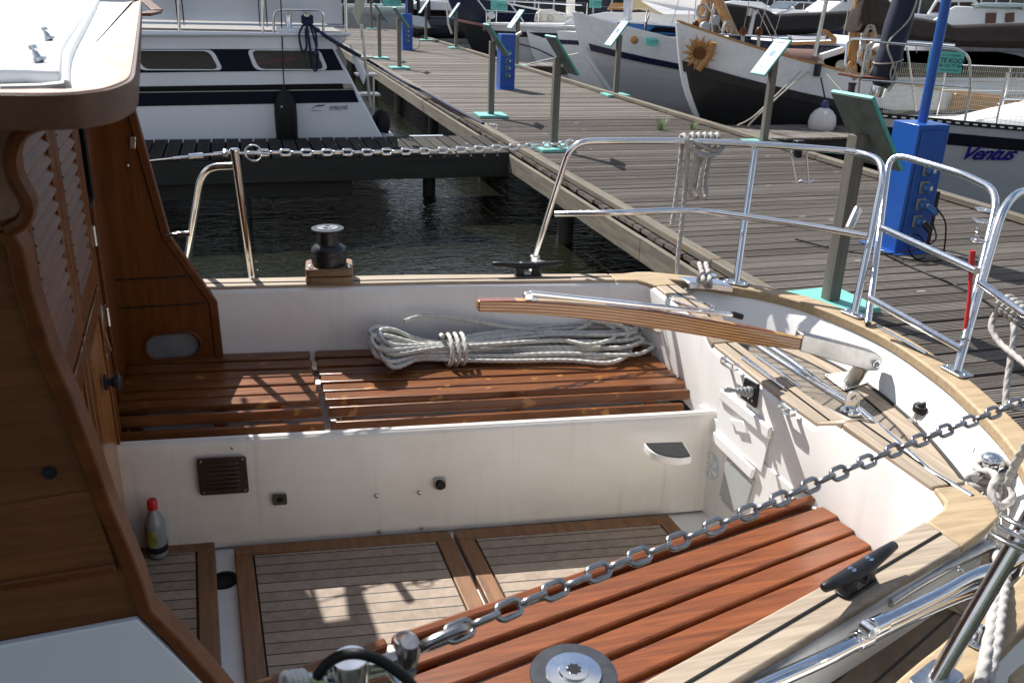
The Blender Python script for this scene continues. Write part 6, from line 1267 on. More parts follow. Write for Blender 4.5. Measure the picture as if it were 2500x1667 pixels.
m = MB(); m.loft([[s(860, 30, d_), s(884, -60, d_), s(908, -60, d_), s(876, 66, d_)] for d_ in (.3, .34)]); part(m, 'gangway', MT['steel_dull'], b, .004)
m = MB(); m.prism([s(915, 322, .3), s(962, 326, .3), s(935, 306, 1.6), s(905, 306, 1.6)], (0, 0, -.08)); part(m, 'swim_platform', CRW, b, .03)
m = MB(); m.loft([[s(852, 100, d_), s(896, 180, d_), s(888, 210, d_), s(862, 150, d_)] for d_ in (.2, 1.0)]); part(m, 'stern_locker', CRW, b, .03)
tm = text_mesh('SMELNE', .1, .25, .0, 1.0); w_ = max(q.x for q in tm.v); a_, c_ = s(803, 269, -.012), s(850, 267, -.012); k_ = (c_ - a_).length / w_; tm.v = [Vector((q.x * k_, q.y * k_ * 1.05, q.z)) for q in tm.v]; place(tm, a_, c_ - a_, Z3); part(tm, 'builder_lettering', INK, b, 0, 0)
m = MB(); lg = [s(x, y, -.012) for x, y in [(794, 257), (774, 258), (763, 264), (763, 270), (772, 271), (787, 271)]]; m.tube(cr(lg, 3), .0025, 5); m.prism([s(x, y, -.012) for x, y in [(794, 256), (775, 257), (763, 263), (770, 261), (790, 259)]], (0, -.002, 0)); part(m, 'builder_emblem', INK, b, 0, 0)
fz_ = s(698, 285, -.16); f = thing('cylinder_fender', 'black torpedo fender hanging on a cord against the white cruiser', 'fender', fz_)
m = MB(); m.lathe([(.0005, -.34), (.10, -.33), (.125, -.27), (.13, .0), (.125, .16), (.09, .24), (.03, .30), (.02, .33), (.0005, .335)], fz_ + Vector((0, 0, .0)), Z3, 26); part(m, 'fender_body', MT['rubber'], f, 0, 60)
m = MB(); m.lathe([(.014, 0), (.012, .006), (.0005, .007)], s(688, 261, -.275), (0, -1, 0), 10); part(m, 'valve', plain('valve_mint', (.2, .5, .55), .5), f); m = MB(); m.tube([fz_ + Vector((0, 0, .32)), s(692, 180, -.06), s(684, -40, .08)], .008, 6); part(m, 'fender_cord', MT['black'], f, 0, 60)
f2_ = thing('tube_fender', 'curved black fender at the stern corner of the white cruiser', 'fender', s(932, 300, .2)); m = MB(); m.tube(cr([s(922, 314, .35), s(922, 292, .3), s(934, 280, .25), s(938, 300, .2), s(934, 322, .2)], 4), .075, 14); part(m, 'fender_body', MT['rubber'], f2_, 0, 60)
bl_ = s(750, 45, .1)
m = MB()
for (x, y, w_) in ((742, 122, 11), (765, 125, 13), (770, 168, 11)):
    rope(m, cr([s(748, 52, -.02), s(x - w_, y - 40, -.07), s(x - w_ * .6, y - 4, -.07), s(x, y + 6, -.07), s(x + w_ * .6, y - 8, -.07), s(x + w_ * .4, y - 45, -.06), s(754, 50, -.03)], 6), .012)
for k in range(4): rope(m, [bl_ + Vector((.06 * math.cos(a), .06 * math.sin(a), -.05 + .022 * k + .01 * math.sin(a))) for a in [2 * math.pi * j / 12 for j in range(13)]], .012)
tag(m.build('mooring_rope', MT['rope_navy'], None, 0, 60), 'navy rope hank looped over the bollard of the white cruiser', 'rope')
ropeline('mooring_line', [s(752, 58, .05), s(800, 92, -.05), s(870, 133, .1), PX(905, 152, 2.2), PX(1000, 208, 2.75), P(1040, 226, .10), P(1100, 260, .085), P(1180, 303, .07)], .022, MT['rope_navy'], 'thick navy mooring line from the cruiser to the jetty edge', 'rope', 8)
m = MB(); c = P(1198, 312, .01)
for k in range(3): q = c + Vector((k * .05 - .05, -k * .02, .02)); m.tube([q + Vector((.03 * math.cos(a), .0, .03 * math.sin(a))) for a in [2 * math.pi * j / 12 for j in range(12)]], .006, 6, True)
m.box(c.x - .16, c.x + .16, c.y - .02, c.y + .02, -.002, .008); tag(m.build('mooring_ring', MT['steel'], None, 0, 60), 'steel mooring ring plate on the jetty beside the navy line', 'mooring ring')
# ================================================================== quay: cars, van, building
def carbody(lab, x, y, rz, mt, van=False, cat='car'):
    c_ = thing('parked_van' if van else 'parked_car', lab, cat, (x, y, 0), 'vehicles on the quay', rz)
    if van: side = [(-2.7, .35), (-2.7, 2.4), (1.2, 2.45), (1.75, 1.55), (2.6, 1.1), (2.7, .7), (2.7, .35)]; W = .98; gl = [[(1.15, 1.55), (1.15, 2.2), (1.35, 2.2), (1.65, 1.55)]]
    else: side = [(-2.1, .3), (-2.15, .85), (-1.7, 1.0), (-1.1, 1.42), (.3, 1.45), (1.15, 1.0), (2.0, .82), (2.1, .5), (2.05, .3)]; W = .86; gl = [[(-1.5, 1.02), (-1.05, 1.36), (-.2, 1.39), (-.2, 1.02)], [(-.12, 1.02), (-.12, 1.39), (.28, 1.38), (.95, 1.02)]]
    mm = MB(); mm.prism([(a, -W, z) for a, z in side], (0, 2 * W, 0)); lpart(mm, 'body', mt, c_, .12, 35, 3)
    for g_ in gl: 
        for sy in (-W - .012, W - .002): mm = MB(); mm.prism([(a, sy, z) for a, z in g_], (0, .014, 0)); lpart(mm, 'side_window', GLASS, c_, .01)
    mm = MB(); ws = ((1.78, 1.56), (1.22, 2.38)) if van else ((1.13, 1.03), (.36, 1.43)); a, d_ = Vector((ws[0][0], 0, ws[0][1])), Vector((ws[1][0], 0, ws[1][1])); e = (d_ - a); n_ = Vector((-e.z, 0, e.x)).normalized(); n_ = n_ if n_.x > 0 else -n_
    mm.obox((a + d_) / 2 + n_ * .012, e * .46, Vector((0, W * .88, 0)), n_ * .012); lpart(mm, 'windscreen', plain('windscreen', (.10, .12, .14), .08, 0, .2, 3), c_, .01)
    for wx_ in (-1.35, 1.3) if not van else (-1.6, 1.7):
        for sy in (-W - .01, W - .17):
            mm = MB(); mm.lathe([(.31, 0), (.33, .02), (.33, .16), (.31, .18)], (wx_, sy, .32), (0, 1, 0), 24); w_ = lpart(mm, 'wheel', MT['rubber'], c_); mm = MB(); mm.lathe([(.2, -.012), (.2, .19)], (wx_, sy, .32), (0, 1, 0), 18); g_ = mm.build('rim', MT['steel_dull']); g_.parent = w_
    for sy in (-W + .12, W - .36): mm = MB(); mm.box((2.02 if not van else 2.6), (2.12 if not van else 2.72), sy, sy + .24, .66 if not van else .8, .8 if not van else 1.0); lpart(mm, 'headlight', PAPER, c_, .02)
    for sy in (-W - .14, W): mm = MB(); mm.box(.75 if not van else 1.3, .9 if not van else 1.45, sy, sy + .14, 1.02 if not van else 1.5, 1.16 if not van else 1.8); lpart(mm, 'wing_mirror', mt, c_, .02)
    return c_
q = PY(1905, 40, 50); carbody('silver hatchback parked nearest the white mast', q.x + .6, 50, R(196), plain('silver_paint', (.6, .62, .66), .3, .4, .04, 3, coat=.4))
q = PY(1985, 40, 52); carbody('grey blue car half hidden between the silver hatchback and the van', q.x + .2, 52.5, R(200), plain('blue_grey_paint', (.22, .27, .36), .3, .4, .04, 3, coat=.4))
q = PY(2030, 40, 47); carbody('white delivery van on the quay', q.x + 1.5, 47.5, R(192), plain('van_white', (.76, .77, .78), .3, 0, .03, 3, coat=.3), True, 'van')
bd = thing('boat_shed', 'long dark glazed boat shed behind the moored yachts', 'building', (8, 58, 0))
m = MB(); m.box(-24, 70, 58, 70, -.1, 5.5); part(m, 'wall', plain('dark_cladding', (.05, .06, .07), .6, 0, .2, 2), bd)
m = MB(); m.prism([(-25, 57, 5.5), (71, 57, 5.5), (71, 64, 7.5), (-25, 64, 7.5)], (0, 0, .2)); m.prism([(-25, 71, 5.5), (71, 71, 5.5), (71, 64, 7.5), (-25, 64, 7.5)], (0, 0, .2)); part(m, 'roof', plain('roof_sheet', (.12, .12, .13), .6), bd)
for k in range(22):
    x = -20 + k * 4.0
    if x > 66: break
    m = MB(); m.box(x, x + 2.6, 57.93, 57.99, .1, 3.2); wn_ = part(m, 'window', plain('shed_window', (.03, .035, .04), .06, 0, .3, 1.5) if k == 0 else bpy.data.materials['shed_window'], bd)
    m = MB()
    for xx in (x - .12, x + 1.24, x + 2.6): m.box(xx, xx + .12, 57.86, 57.94, .05, 3.3)
    m.box(x - .12, x + 2.72, 57.86, 57.94, 3.2, 3.34); g = m.build('frame', CRW); g.parent = wn_
# unseen trees added beyond the shed for reflections
random.seed(11)
LEAF = plain('added_leaf_green', (.045, .085, .02), .6, 0, .5, 1.2); LEAF2 = plain('added_leaf_dark', (.03, .06, .018), .6, 0, .5, 1.2); BARK = plain('added_bark', (.09, .07, .05), .9, 0, .3, 6)
def tree(x, y, h, lab, lm):
    t = thing('added_tree', lab, 'tree', (x, y, 0), 'trees added beyond the boat shed'); mm = MB(); mm.tube([Vector((x, y, -.05)), Vector((x + .1, y, h * .3)), Vector((x, y + .2, h * .62))], [.28, .2, .08], 10)
    for k in range(5): a = 6.28 * k / 5; mm.tube([Vector((x, y, h * (.3 + .05 * k))), Vector((x + math.cos(a) * h * .2, y + math.sin(a) * h * .2, h * (.52 + .05 * k)))], [.09, .03], 6)
    part(mm, 'added_trunk', BARK, t); mm = MB()
    for k in range(900):
        c_ = random.choice([(0, 0, .72, .27), (.16, .1, .6, .2), (-.18, -.05, .62, .22), (.05, -.16, .58, .2), (-.05, .15, .86, .16)]); v_ = Vector((random.gauss(0, 1), random.gauss(0, 1), random.gauss(0, 1))).normalized() * random.uniform(.6, 1.05) * c_[3] * h
        p_ = Vector((x + c_[0] * h, y + c_[1] * h, c_[2] * h)) + v_; s_ = random.uniform(.2, .42); a_ = Vector((random.gauss(0, 1), random.gauss(0, 1), random.gauss(0, 1))).normalized() * s_; b_ = a_.orthogonal().normalized() * s_ * .7
        mm.add([p_ - a_, p_ + b_, p_ + a_, p_ - b_], [(0, 1, 2, 3)])
    part(mm, 'added_crown', lm, t, 0, 0)
for i, x in enumerate((34, 45, 58)): tree(x, 78 + (i % 3) * 5, 10 + random.uniform(-2, 3), ['bushy tree added out of view beyond the shed', 'darker added tree right of the bushy one', 'tallest added tree at the far right'][i], (LEAF, LEAF2)[i % 2])

# unseen wooded bank added behind the camera to darken reflections
m = MB(); m.box(-300, 300, -160, -34, -1.5, .4); tag(m.build('added_bank', plain('added_bank_grass', (.05, .08, .025), .9, 0, .3, .5), None), 'grassy bank added out of view behind the camera', 'bank', kind='structure')
m = MB(); random.seed(4)
for k in range(60):
    x = -90 + k * 3.1 + random.uniform(-1, 1); y = -38 - random.uniform(0, 5); h = random.uniform(6, 11)
    for j in range(70):
        v_ = Vector((random.gauss(0, 1), random.gauss(0, 1), random.gauss(0, 1))).normalized(); p_ = Vector((x, y, h * .52)) + Vector((v_.x * 2.2, v_.y * 2, v_.z * h * .46)) * random.uniform(.6, 1.05)
        a_ = Vector((random.gauss(0, 1), random.gauss(0, 1), random.gauss(0, 1))).normalized() * random.uniform(.6, 1.2); b_ = a_.orthogonal().normalized() * .7; m.add([p_ - a_, p_ + b_, p_ + a_, p_ - b_], [(0, 1, 2, 3)])
tag(m.build('added_treeline', LEAF, None, 0, 0), 'dark trees added out of view to darken reflections', 'trees', kind='stuff')

# ================================================================== ropes, chains, bottle on board
def link_mesh(L_, W_, r):                              # one stadium shaped chain link along X, flat in XY
    a = (L_ - W_) / 2; pts = [Vector((a + (W_ / 2 - r) * math.cos(t), (W_ / 2 - r) * math.sin(t), 0)) for t in [-math.pi / 2 + math.pi * k / 8 for k in range(9)]] + [Vector((-a + (W_ / 2 - r) * math.cos(t), (W_ / 2 - r) * math.sin(t), 0)) for t in [math.pi / 2 + math.pi * k / 8 for k in range(9)]]
    m = MB(); m.tube(pts, r, 8, True); return m
def chain(name, pts, L_, W_, r, mt, lab, tilt=.5):
    lk = link_mesh(L_, W_, r); pts = resample(cr(pts, 24), L_ - 2 * r * 1.02); m = MB()
    for i in range(len(pts) - 1):
        c = (pts[i] + pts[i + 1]) / 2; x_ = (pts[i + 1] - pts[i]).normalized(); s_ = x_.cross(Z3).normalized(); u_ = s_.cross(x_); a = tilt + (math.pi / 2 if i % 2 else 0) + random.uniform(-.12, .12)
        y_ = s_ * math.cos(a) + u_ * math.sin(a); z_ = x_.cross(y_); m.add([c + x_ * v.x + y_ * v.y + z_ * v.z for v in lk.v], lk.f)
    return tag(m.build(name, mt, None, 0, 60), lab, 'chain')
e0, e1 = P(604, 373, 1.215), P(1403, 350, 1.195)
chain('guard_chain', [e0, e0.lerp(e1, .5) + Vector((0, 0, -.012)), e1], .044, .026, .0042, MT['steel'], 'bright steel chain strung across the far gateway above the finger pier', .35)
n_a, n_b = P(1022, 1582, 1.213), P(2640, 928, 1.16)
n_m = P(1800, 1262, 1.168)
chain('guard_chain', [n_a, P(1400, 1421, 1.188), n_m, P(2200, 1092, 1.16), n_b], .0375, .0205, .0031, MT['chain'], 'dark steel chain sagging across the near side over the red slatted bench', .85)
# shackles at the chain ends
m = MB(); c = P(603, 374, 1.215); m.tube([c + Vector((.026 * math.cos(a) + .02, 0, .026 * math.sin(a))) for a in [2 * math.pi * k / 18 for k in range(18)]], .003, 7, True); m.tube([c + Vector((-.03, 0, 0)), c + Vector((.07, 0, -.003))], .004, 8); bp(m, 'snap_shackle', MT['steel'])
m = MB(); w0, w1 = P(405, 388, 1.205), P(565, 372, 1.213); d_ = (w1 - w0).normalized(); m.tube([w0 - d_ * .05, w0 + d_ * .06], .0025, 6); m.tube([w0 + d_ * .02, w0 + d_ * .07], .0042, 8); m.tube([w0 + d_ * .07, w0 + d_ * .115], .009, 8); m.tube([w0 + d_ * .115, w0 + d_ * .15], .0035, 8); m.tube([w0 + d_ * .15, w0 + d_ * .235], .0058, 10); m.tube([w0 + d_ * .235, w1], .0045, 8); m.lathe([(.010, -.01), (.010, .01)], w1 - d_ * .02, Vector((0, 1, .4)), 14); bp(m, 'turnbuckle', MT['steel'])
m = MB(); w0, w1 = P(405, 574, .96), P(462, 570, .965); m.tube([w0, w0.lerp(w1, .5)], .006, 8); m.tube([w0.lerp(w1, .5), w1], .009, 8); bp(m, 'turnbuckle', MT['steel'])
m = MB(); c = P(1398, 350, 1.2); m.tube([c + Vector((.02 * math.cos(a) - .01, .0, .014 * math.sin(a))) for a in [2 * math.pi * k / 14 for k in range(14)]], .0035, 7, True); bp(m, 'snap_shackle', MT['steel'])
c = P(995, 1592, 1.215); xd = (P(1060, 1566, 1.215) - c).normalized(); sd2 = xd.cross(Z3).normalized(); up2 = sd2.cross(xd)
m = MB(); m.lathe([(.010, -.018), (.011, -.006), (.011, .006), (.008, .016)], c, up2 + sd2 * .3, 16); m.tube([c + up2 * .012 + sd2 * -.004 + (xd * math.cos(a) + sd2 * math.sin(a)) * .0085 for a in [2 * math.pi * k / 16 for k in range(16)]], .0016, 6, True); m.tube([c - xd * .012, c - xd * .04 + up2 * .004], .0055, 10); m.ball(c - xd * .042 + up2 * .004, .008, 12, 8); m.tube([c - up2 * .016, c - up2 * .036 - sd2 * .003], [.009, .005], 10)
k2 = c + xd * .036; m.tube([k2 + xd * .022 * math.cos(a) + (up2 * .8 + sd2 * .6) * .0125 * math.sin(a) for a in [2 * math.pi * k / 18 for k in range(18)]], .0048, 9, True)
bp(m, 'snap_shackle', MT['chain'])
m = MB(); m.tube(cr([P(775, 1650, 1.225), P(800, 1618, 1.24), P(838, 1598, 1.255), P(880, 1596, 1.26), P(930, 1612, 1.25), P(985, 1650, 1.235), P(1020, 1690, 1.22)], 6), .0045, 10); tag(m.build('bungee_cord', MT['rubber'], None, 0, 60), 'black rubber cord arching over the near stanchion cap', 'cord')
m = MB()
for k in range(4): m.tube(cr([P(690 + k * 14, 1690, 1.2), P(690 + k * 13, 1650 - k * 1.5, 1.225), P(700 + k * 13, 1643 - k * 1.5, 1.23), P(712 + k * 13, 1660, 1.225), P(716 + k * 13, 1700, 1.2)], 5), .0027, 8)
tag(m.build('rope_lashing', MT['rope'], None, 0, 60), 'four white rope turns at the bottom edge beside the near stanchion', 'rope')
# --- coiled rope lying on the far bench
random.seed(21)
def on(x, y, z): return P(x, y, z)
RR = .0078
L0, R0 = Vector((.60, 2.86, .515)), Vector((1.33, 2.80, .515))
m = MB(); pts = []
lv = [(0, .0), (-.045, .0), (.045, .0), (-.075, .002), (.075, .004), (-.02, .016), (.025, .016), (-.055, .014), (.06, .018), (0, .031), (.04, .032), (-.03, .03), (-.025, .046), (.012, .05), (.035, .055)]
for i, (dy, dz) in enumerate(lv):
    j = random.uniform; zz = dz
    rx = R0.x + j(-.10, .06); ry = R0.y + dy * 1.1
    pts += [Vector((L0.x, L0.y + dy * .35, L0.z + zz * .75 + .012)), Vector((L0.x + .22, L0.y + dy * .9 + j(-.01, .01), L0.z + zz + j(0, .006))), Vector((L0.x + .45, L0.y - .02 + dy * 1.25 + j(-.015, .015), L0.z + zz + j(0, .008))), Vector((rx - .1, ry + dy * .4, L0.z + zz + j(0, .01)))]
    pts += [Vector((rx, ry + .02, L0.z + zz + .004)), Vector((rx + .015, ry + .045, L0.z + zz + .006)), Vector((rx - .04, ry + .075, L0.z + zz + .008))]
    pts += [Vector((L0.x + .5, L0.y + dy * .8 + .045 + j(-.01, .02), L0.z + zz + .006)), Vector((L0.x + .2, L0.y + dy * .6 + .035, L0.z + zz + .008)), Vector((L0.x, L0.y + dy * .4 + .015, L0.z + zz * .75 + .016))]
    lx = L0.x - j(.16, .22); pts += [Vector((lx + .06, L0.y + dy + .06, L0.z + zz * 1.3 + .03)), Vector((lx, L0.y + dy * .9 + .03, L0.z + zz * 1.3 + .03 + j(0, .02))), Vector((lx + .03, L0.y + dy * .8 - .03, L0.z + zz * 1.2 + .02))]
rope(m, cr(pts, 7), RR)
rope(m, cr([Vector((L0.x + .03 + .012 * k / 14 * 2, L0.y + .075 * math.sin(a), L0.z + .035 + .05 * math.cos(a))) for k, a in [(k, 2 * math.pi * k / 14) for k in range(46)]], 3), RR)
rope(m, cr([P(1530, 838, .53), P(1538, 856, .52), P(1500, 876, .512), P(1420, 880, .512), P(1300, 878, .512), P(1150, 873, .512), P(1040, 866, .512), P(960, 860, .512), P(915, 840, .515), P(888, 816, .54), P(874, 803, .56)], 8), RR)
rope(m, cr([PY(1500, 806, 2.88), PY(1460, 785, 2.90), PY(1420, 800, 2.89), PY(1380, 812, 2.90), PY(1250, 800, 2.93), PY(1130, 780, 2.95), PY(1040, 770, 2.96), PY(985, 785, 2.94)], 8), RR)
rope(m, cr([PY(1440, 782, 2.88), PY(1500, 790, 2.85), PY(1530, 806, 2.83), PY(1522, 828, 2.82), P(1450, 838, .53)], 8), RR)
m.lathe([(.010, 0), (.010, .02), (.0005, .021)], P(874, 803, .56), Vector((-.5, .2, .7)), 12)
tag(m.build('coiled_rope', MT['rope'], None, 0, 80), 'long hank of laid white rope lying on the far slatted bench', 'rope')
# --- rope hung on the pushpit rail and made fast to the bitt
rz = 1.238
def pr_(x, y, z, dy=0.0): q = P(x, y, z); return q
tp = lambda x: P(x, 343, 1.225)
m = MB(); r_ = .0088
def hangY(x, y, Y): return PY(x, y, Y)
YR = tp(1700).y
for k in range(5):                                     # turns round the top rail
    x = 1692 + k * 15; c_ = PY(x, 344, YR); rope(m, [c_ + Vector((.02 * t / 10 - .01, -.024 * math.cos(2 * math.pi * t / 10), .026 * math.sin(2 * math.pi * t / 10))) for t in range(11)], r_)
c_ = PY(1672, 344, YR); rope(m, cr([PY(1682, 370, YR - .03), PY(1678, 345, YR - .03), PY(1670, 330, YR), PY(1662, 336, YR + .02), PY(1655, 350, YR + .02)], 5), r_)
rope(m, cr([PY(1755, 345, YR), PY(1766, 360, YR - .03), PY(1740, 368, YR - .04), PY(1700, 350, YR - .04), PY(1686, 345, YR - .03), PY(1690, 362, YR - .04), PY(1720, 378, YR - .045), PY(1752, 374, YR - .035), PY(1764, 352, YR - .0)], 6), r_)
rope(m, cr([PY(1690, 366, YR - .05), PY(1715, 382, YR - .055), PY(1745, 380, YR - .05)], 6), r_)
for (a, c2, b) in ((1700, 1692, 482), (1712, 1703, 478), (1724, 1712, 484), (1734, 1722, 480)):
    pass
rope(m, cr([PY(1700, 372, YR - .04), PY(1692, 430, YR - .04), PY(1684, 460, YR - .04), PY(1690, 480, YR - .04), PY(1704, 482, YR - .03), PY(1706, 470, YR - .02), PY(1694, 452, YR - .02), PY(1702, 420, YR - .02), PY(1710, 372, YR - .02)], 6), r_)
rope(m, cr([PY(1722, 372, YR - .05), PY(1712, 430, YR - .05), PY(1706, 465, YR - .05), PY(1714, 484, YR - .045), PY(1724, 476, YR - .03), PY(1722, 440, YR - .02), PY(1734, 372, YR - .02)], 6), r_)
rope(m, cr([PY(1716, 372, YR - .03), PY(1706, 440, YR - .03), PY(1704, 468, YR - .03)], 6), r_)
rope(m, cr([PY(1665, 352, YR + .02), PY(1660, 400, YR), PY(1652, 470, YR - .02), PY(1640, 550, YR - .05)], 6), r_)
rope(m, cr([PY(1680, 368, YR - .01), PY(1672, 470, YR - .03), PY(1663, 560, YR - .06), PY(1654, 640, YR - .09), PY(1656, 690, YR - .10), P(1676, 708, .72), P(1700, 712, .70), P(1718, 716, .70)], 8), r_)
bc = bq_
for k in range(5): rope(m, cr([bc + Vector((.034 * math.cos(a) , .034 * math.sin(a), -.005 + .016 * k + .006 * math.sin(a))) for a in [2 * math.pi * t / 10 for t in range(11)]], 3), r_)
rope(m, cr([bc + Vector((-.06, .02, .03)), bc + Vector((.0, -.04, .075)), bc + Vector((.06, .0, .04)), bc + Vector((.03, .04, .02)), bc + Vector((-.05, -.03, .06))], 6), r_)
for dx_ in (-9, 6): rope(m, cr([bc + Vector((0, 0, .03)), P(1728 + dx_, 690, .79), P(1724 + dx_, 668, .80), P(1732 + dx_, 664, .78) + Vector((.02, .08, 0)), Vector((2.0, 3.35, .45))], 6), r_)
tag(m.build('hung_rope', MT['rope_grey'], None, 0, 80), 'grey rope hanked over the curved stern rail and tied to the mooring bitt', 'rope')
# rope on the right: knotted round the gate rail, loose end over the rail cap
m = MB(); K = PX(2468, 752, 2.03); r_ = .0088
ad_ = (PX(2500, 768, 2.02) - PX(2392, 690, 2.0)).normalized(); e1_ = ad_.cross(Z3).normalized(); e2_ = e1_.cross(ad_)
for k in range(4): rope(m, [K + ad_ * (-.024 + .017 * k + .017 * t / 10) + (e1_ * math.cos(2 * math.pi * t / 10) + e2_ * math.sin(2 * math.pi * t / 10)) * .024 for t in range(11)], r_)
rope(m, cr([K + ad_ * -.03, PX(2428, 770, 2.02), PX(2420, 800, 2.0), PX(2440, 836, 1.99), PX(2480, 870, 1.97), PX(2530, 910, 1.95)], 7), r_)
rope(m, cr([K + e2_ * -.02, PX(2476, 800, 2.01), PX(2470, 860, 1.99), PX(2458, 940, 1.96), PX(2455, 990, 1.94)], 7), r_)
rope(m, cr([PX(2376, 1024, 1.86), PX(2395, 1015, 1.87), PX(2430, 1002, 1.9), PX(2480, 988, 1.92), PX(2530, 970, 1.94)], 7), r_)
tag(m.build('knotted_rope', MT['rope_grey'], None, 0, 80), 'grey rope knotted on the stern rail at the right edge, end over the teak cap', 'rope')
m = MB(); cc = P(2405, 1190, .66); r_ = .0098; random.seed(5)
for k in range(6): rope(m, cr([cc + Vector((.05 * math.cos(a) + .004 * k, .035 * math.sin(a), -.04 + .018 * k)) for a in [2 * math.pi * t / 10 for t in range(11)]], 3), r_)
rope(m, cr([cc + Vector((-.04, .02, .02)), P(2405, 1150, .72), P(2432, 1165, .73), P(2420, 1200, .71), P(2440, 1235, .69), P(2470, 1215, .70), P(2462, 1180, .72), P(2480, 1130, .78), P(2510, 1080, .85)], 7), r_)
rope(m, cr([cc + Vector((.02, -.02, .02)), P(2425, 1250, .68), P(2420, 1300, .68), P(2428, 1350, .69), P(2445, 1400, .70)], 7), r_)
rope(m, cr([cc, P(2405, 1250, .67), P(2408, 1310, .67), P(2420, 1345, .68)], 7), r_)
rope(m, cr([P(2432, 1345, .70), P(2440, 1400, .745), P(2428, 1470, .765), P(2416, 1550, .77), P(2404, 1610, .77), P(2392, 1667, .76), P(2380, 1720, .70)], 8), r_)
rope(m, cr([P(2446, 1345, .70), P(2455, 1400, .745), P(2446, 1470, .765), P(2436, 1550, .77), P(2424, 1610, .765), P(2410, 1667, .75), P(2395, 1730, .68)], 8), r_)
tag(m.build('mooring_rope', MT['rope_grey'], None, 0, 80), 'doubled white mooring rope from the near quarter bitt over the teak rail cap', 'rope')
m = MB(); m.tube([cc + Vector((0, 0, -.06)), cc + Vector((0, 0, .07))], .02, 14); m.tube([cc + Vector((-.06, -.02, .045)), cc + Vector((.065, .02, .045))], .010, 12); m.ball(cc + Vector((.0, 0, .08)), .026, 16, 8, (1, 1, .5)); bp(m, 'mooring_bitt', MT['steel'])
# wooden roller / fender end outside the near rail cap
m = MB(); q = P(2462, 1640, .62); m.tube([q + Vector((-.05, -.03, 0)), q + Vector((.10, .05, 0))], .035, 16); m.tube([q + Vector((-.1, -.01, .06)), q + Vector((.22, .11, .06))], .012, 10); bp(m, 'fender_roller', MT['teak_rail'], .004)
# rod rack clipped under the top rail
m = MB(); c = P(1950, 352, 1.222); m.obox(c + Vector((0, 0, -.004)), (.017, 0, 0), (0, .018, 0), (0, 0, .018)); m.obox(c + Vector((.002, 0, -.035)), (.011, 0, 0), (0, .014, 0), (0, 0, .016)); rk = tag(m.build('rack_clamp', MT['black'], None, .003), 'black clamp with two wire prongs under the stern rail', 'holder')
m = MB(); 
for a, b_, d2 in ((1942, 1940, 1945), (1976, 1968, 1974)): m.tube(bent([PY(a, 358, c.y), PY(b_ - 10 if a < 1950 else b_, 374, c.y), PY(d2, 448, c.y - .02)], .012), .0032, 7)
m.tube(cr([PY(1945, 448, c.y - .02), PY(1958, 440, c.y - .03), PY(1972, 447, c.y - .04), PY(1986, 440, c.y - .03)], 5), .0035, 7)
o_ = m.build('wire_prongs', MT['steel'], None, 0, 60); o_.parent = rk
# --- bottle beside the bulkhead
bq2 = P(388, 1352, SO); bo_ = thing('plastic_bottle', 'grey plastic bottle with a red cap standing by the cabin door', 'bottle', bq2)
PLB = NT('bottle_plastic'); PLB.set(Base_Color=(.34, .38, .42), Roughness=.2); PLB.b.inputs['Transmission Weight'].default_value = .35
m = MB(); m.loft([[bq2 + Vector((w_ * math.cos(a) * .85, w_ * math.sin(a), z)) for a in [2 * math.pi * k / 20 for k in range(20)]] for z, w_ in ((.002, .030), (.006, .034), (.04, .035), (.075, .033), (.105, .034), (.12, .030), (.14, .020), (.152, .013), (.16, .012))]); part(m, 'bottle_body', PLB.m, bo_, 0, 60)
m = MB(); m.loft([[bq2 + Vector((w_ * math.cos(a) * .85, w_ * math.sin(a), z)) for a in [2 * math.pi * k / 20 for k in range(20)]] for z, w_ in ((.004, .0335), (.042, .0356), (.043, .01))]); part(m, 'dark_liquid', plain('dark_liquid', (.01, .012, .014), .15), bo_, 0, 60)
m = MB(); m.lathe([(.0145, .158), (.0145, .180), (.012, .188), (.0005, .189)], bq2, Z3, 18); part(m, 'bottle_cap', plain('red_cap', (.45, .01, .012), .4), bo_)
m = MB(); m.loft([[bq2 + Vector((.0358 * math.cos(a) * .85, .0358 * math.sin(a), z)) for a in [R(170) + R(110) * k / 10 for k in range(11)]] for z in (.048, .10)], False, False); part(m, 'bottle_label', plain('bottle_label', (.25, .25, .06), .5, 0, .7, 40), bo_, 0, 60)
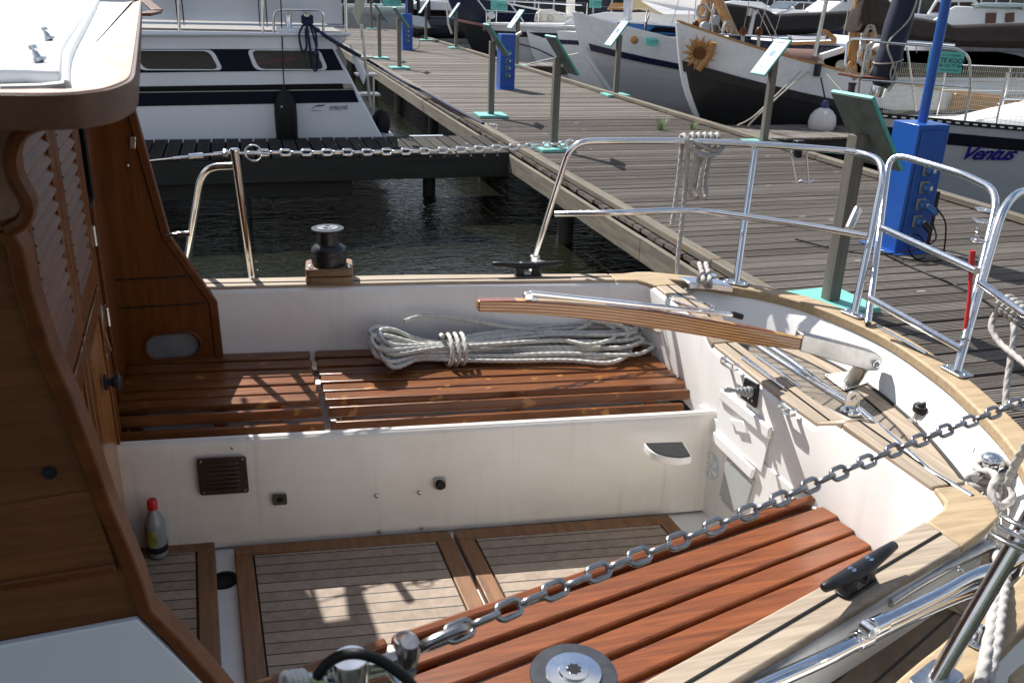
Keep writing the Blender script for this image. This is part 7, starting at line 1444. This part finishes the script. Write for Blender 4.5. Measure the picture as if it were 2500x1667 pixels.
# ================================================================== light
w = bpy.data.worlds.new("World"); sc.world = w; w.use_nodes = True; nt = w.node_tree
bg = nt.nodes['Background']; sky = nt.nodes.new('ShaderNodeTexSky'); sky.sky_type = 'NISHITA'; sky.sun_disc = False
AZ, EL = 111.0, 46.0                                   # sun azimuth counted from +X, elevation
sky.sun_elevation = R(EL); sky.sun_rotation = R(90 - AZ); sky.altitude = 0; sky.air_density = 1; sky.dust_density = .4; sky.ozone_density = 1
tc = nt.nodes.new('ShaderNodeTexCoord'); mp = nt.nodes.new('ShaderNodeMapping'); mp.inputs['Scale'].default_value = (1, 1, 2.2); nt.links.new(tc.outputs['Generated'], mp.inputs['Vector'])
ns = nt.nodes.new('ShaderNodeTexNoise'); ns.inputs['Scale'].default_value = 2.4; ns.inputs['Detail'].default_value = 6; ns.inputs['Roughness'].default_value = .55; nt.links.new(mp.outputs[0], ns.inputs['Vector'])
rp = nt.nodes.new('ShaderNodeValToRGB'); rp.color_ramp.elements[0].position = .46; rp.color_ramp.elements[1].position = .66; nt.links.new(ns.outputs['Fac'], rp.inputs[0])
sx = nt.nodes.new('ShaderNodeSeparateXYZ'); nt.links.new(tc.outputs['Generated'], sx.inputs[0])
hz1 = nt.nodes.new('ShaderNodeMapRange'); hz1.inputs[1].default_value = 0; hz1.inputs[2].default_value = .45; hz1.inputs[3].default_value = .55; hz1.inputs[4].default_value = 0; nt.links.new(sx.outputs['Z'], hz1.inputs[0])   # low haze and distant cloud
ad = nt.nodes.new('ShaderNodeMath'); ad.operation = 'ADD'; ad.use_clamp = True; nt.links.new(rp.outputs[0], ad.inputs[0]); nt.links.new(hz1.outputs[0], ad.inputs[1])
mx = nt.nodes.new('ShaderNodeMix'); mx.data_type = 'RGBA'; nt.links.new(ad.outputs[0], mx.inputs[0]); nt.links.new(sky.outputs[0], mx.inputs[6]); mx.inputs[7].default_value = (6.5, 6.5, 6.6, 1)   # white cumulus
nt.links.new(mx.outputs[2], bg.inputs[0]); bg.inputs[1].default_value = .085
sd = Vector((math.cos(R(AZ)) * math.cos(R(EL)), math.sin(R(AZ)) * math.cos(R(EL)), math.sin(R(EL))))
L = bpy.data.lights.new('sun', 'SUN'); L.energy = 4.9; L.angle = R(.5); L.color = (1, .965, .91)
lo = bpy.data.objects.new('sun', L); col.objects.link(lo); lo.rotation_euler = sd.to_track_quat('Z', 'Y').to_euler()
vs = sc.view_settings; vs.view_transform = 'Standard'; vs.look = 'None'; vs.exposure = 0.72; vs.gamma = 1
sc.cycles.max_bounces = 8; sc.cycles.use_denoising = True; sc.cycles.caustics_reflective = False; sc.cycles.caustics_refractive = False
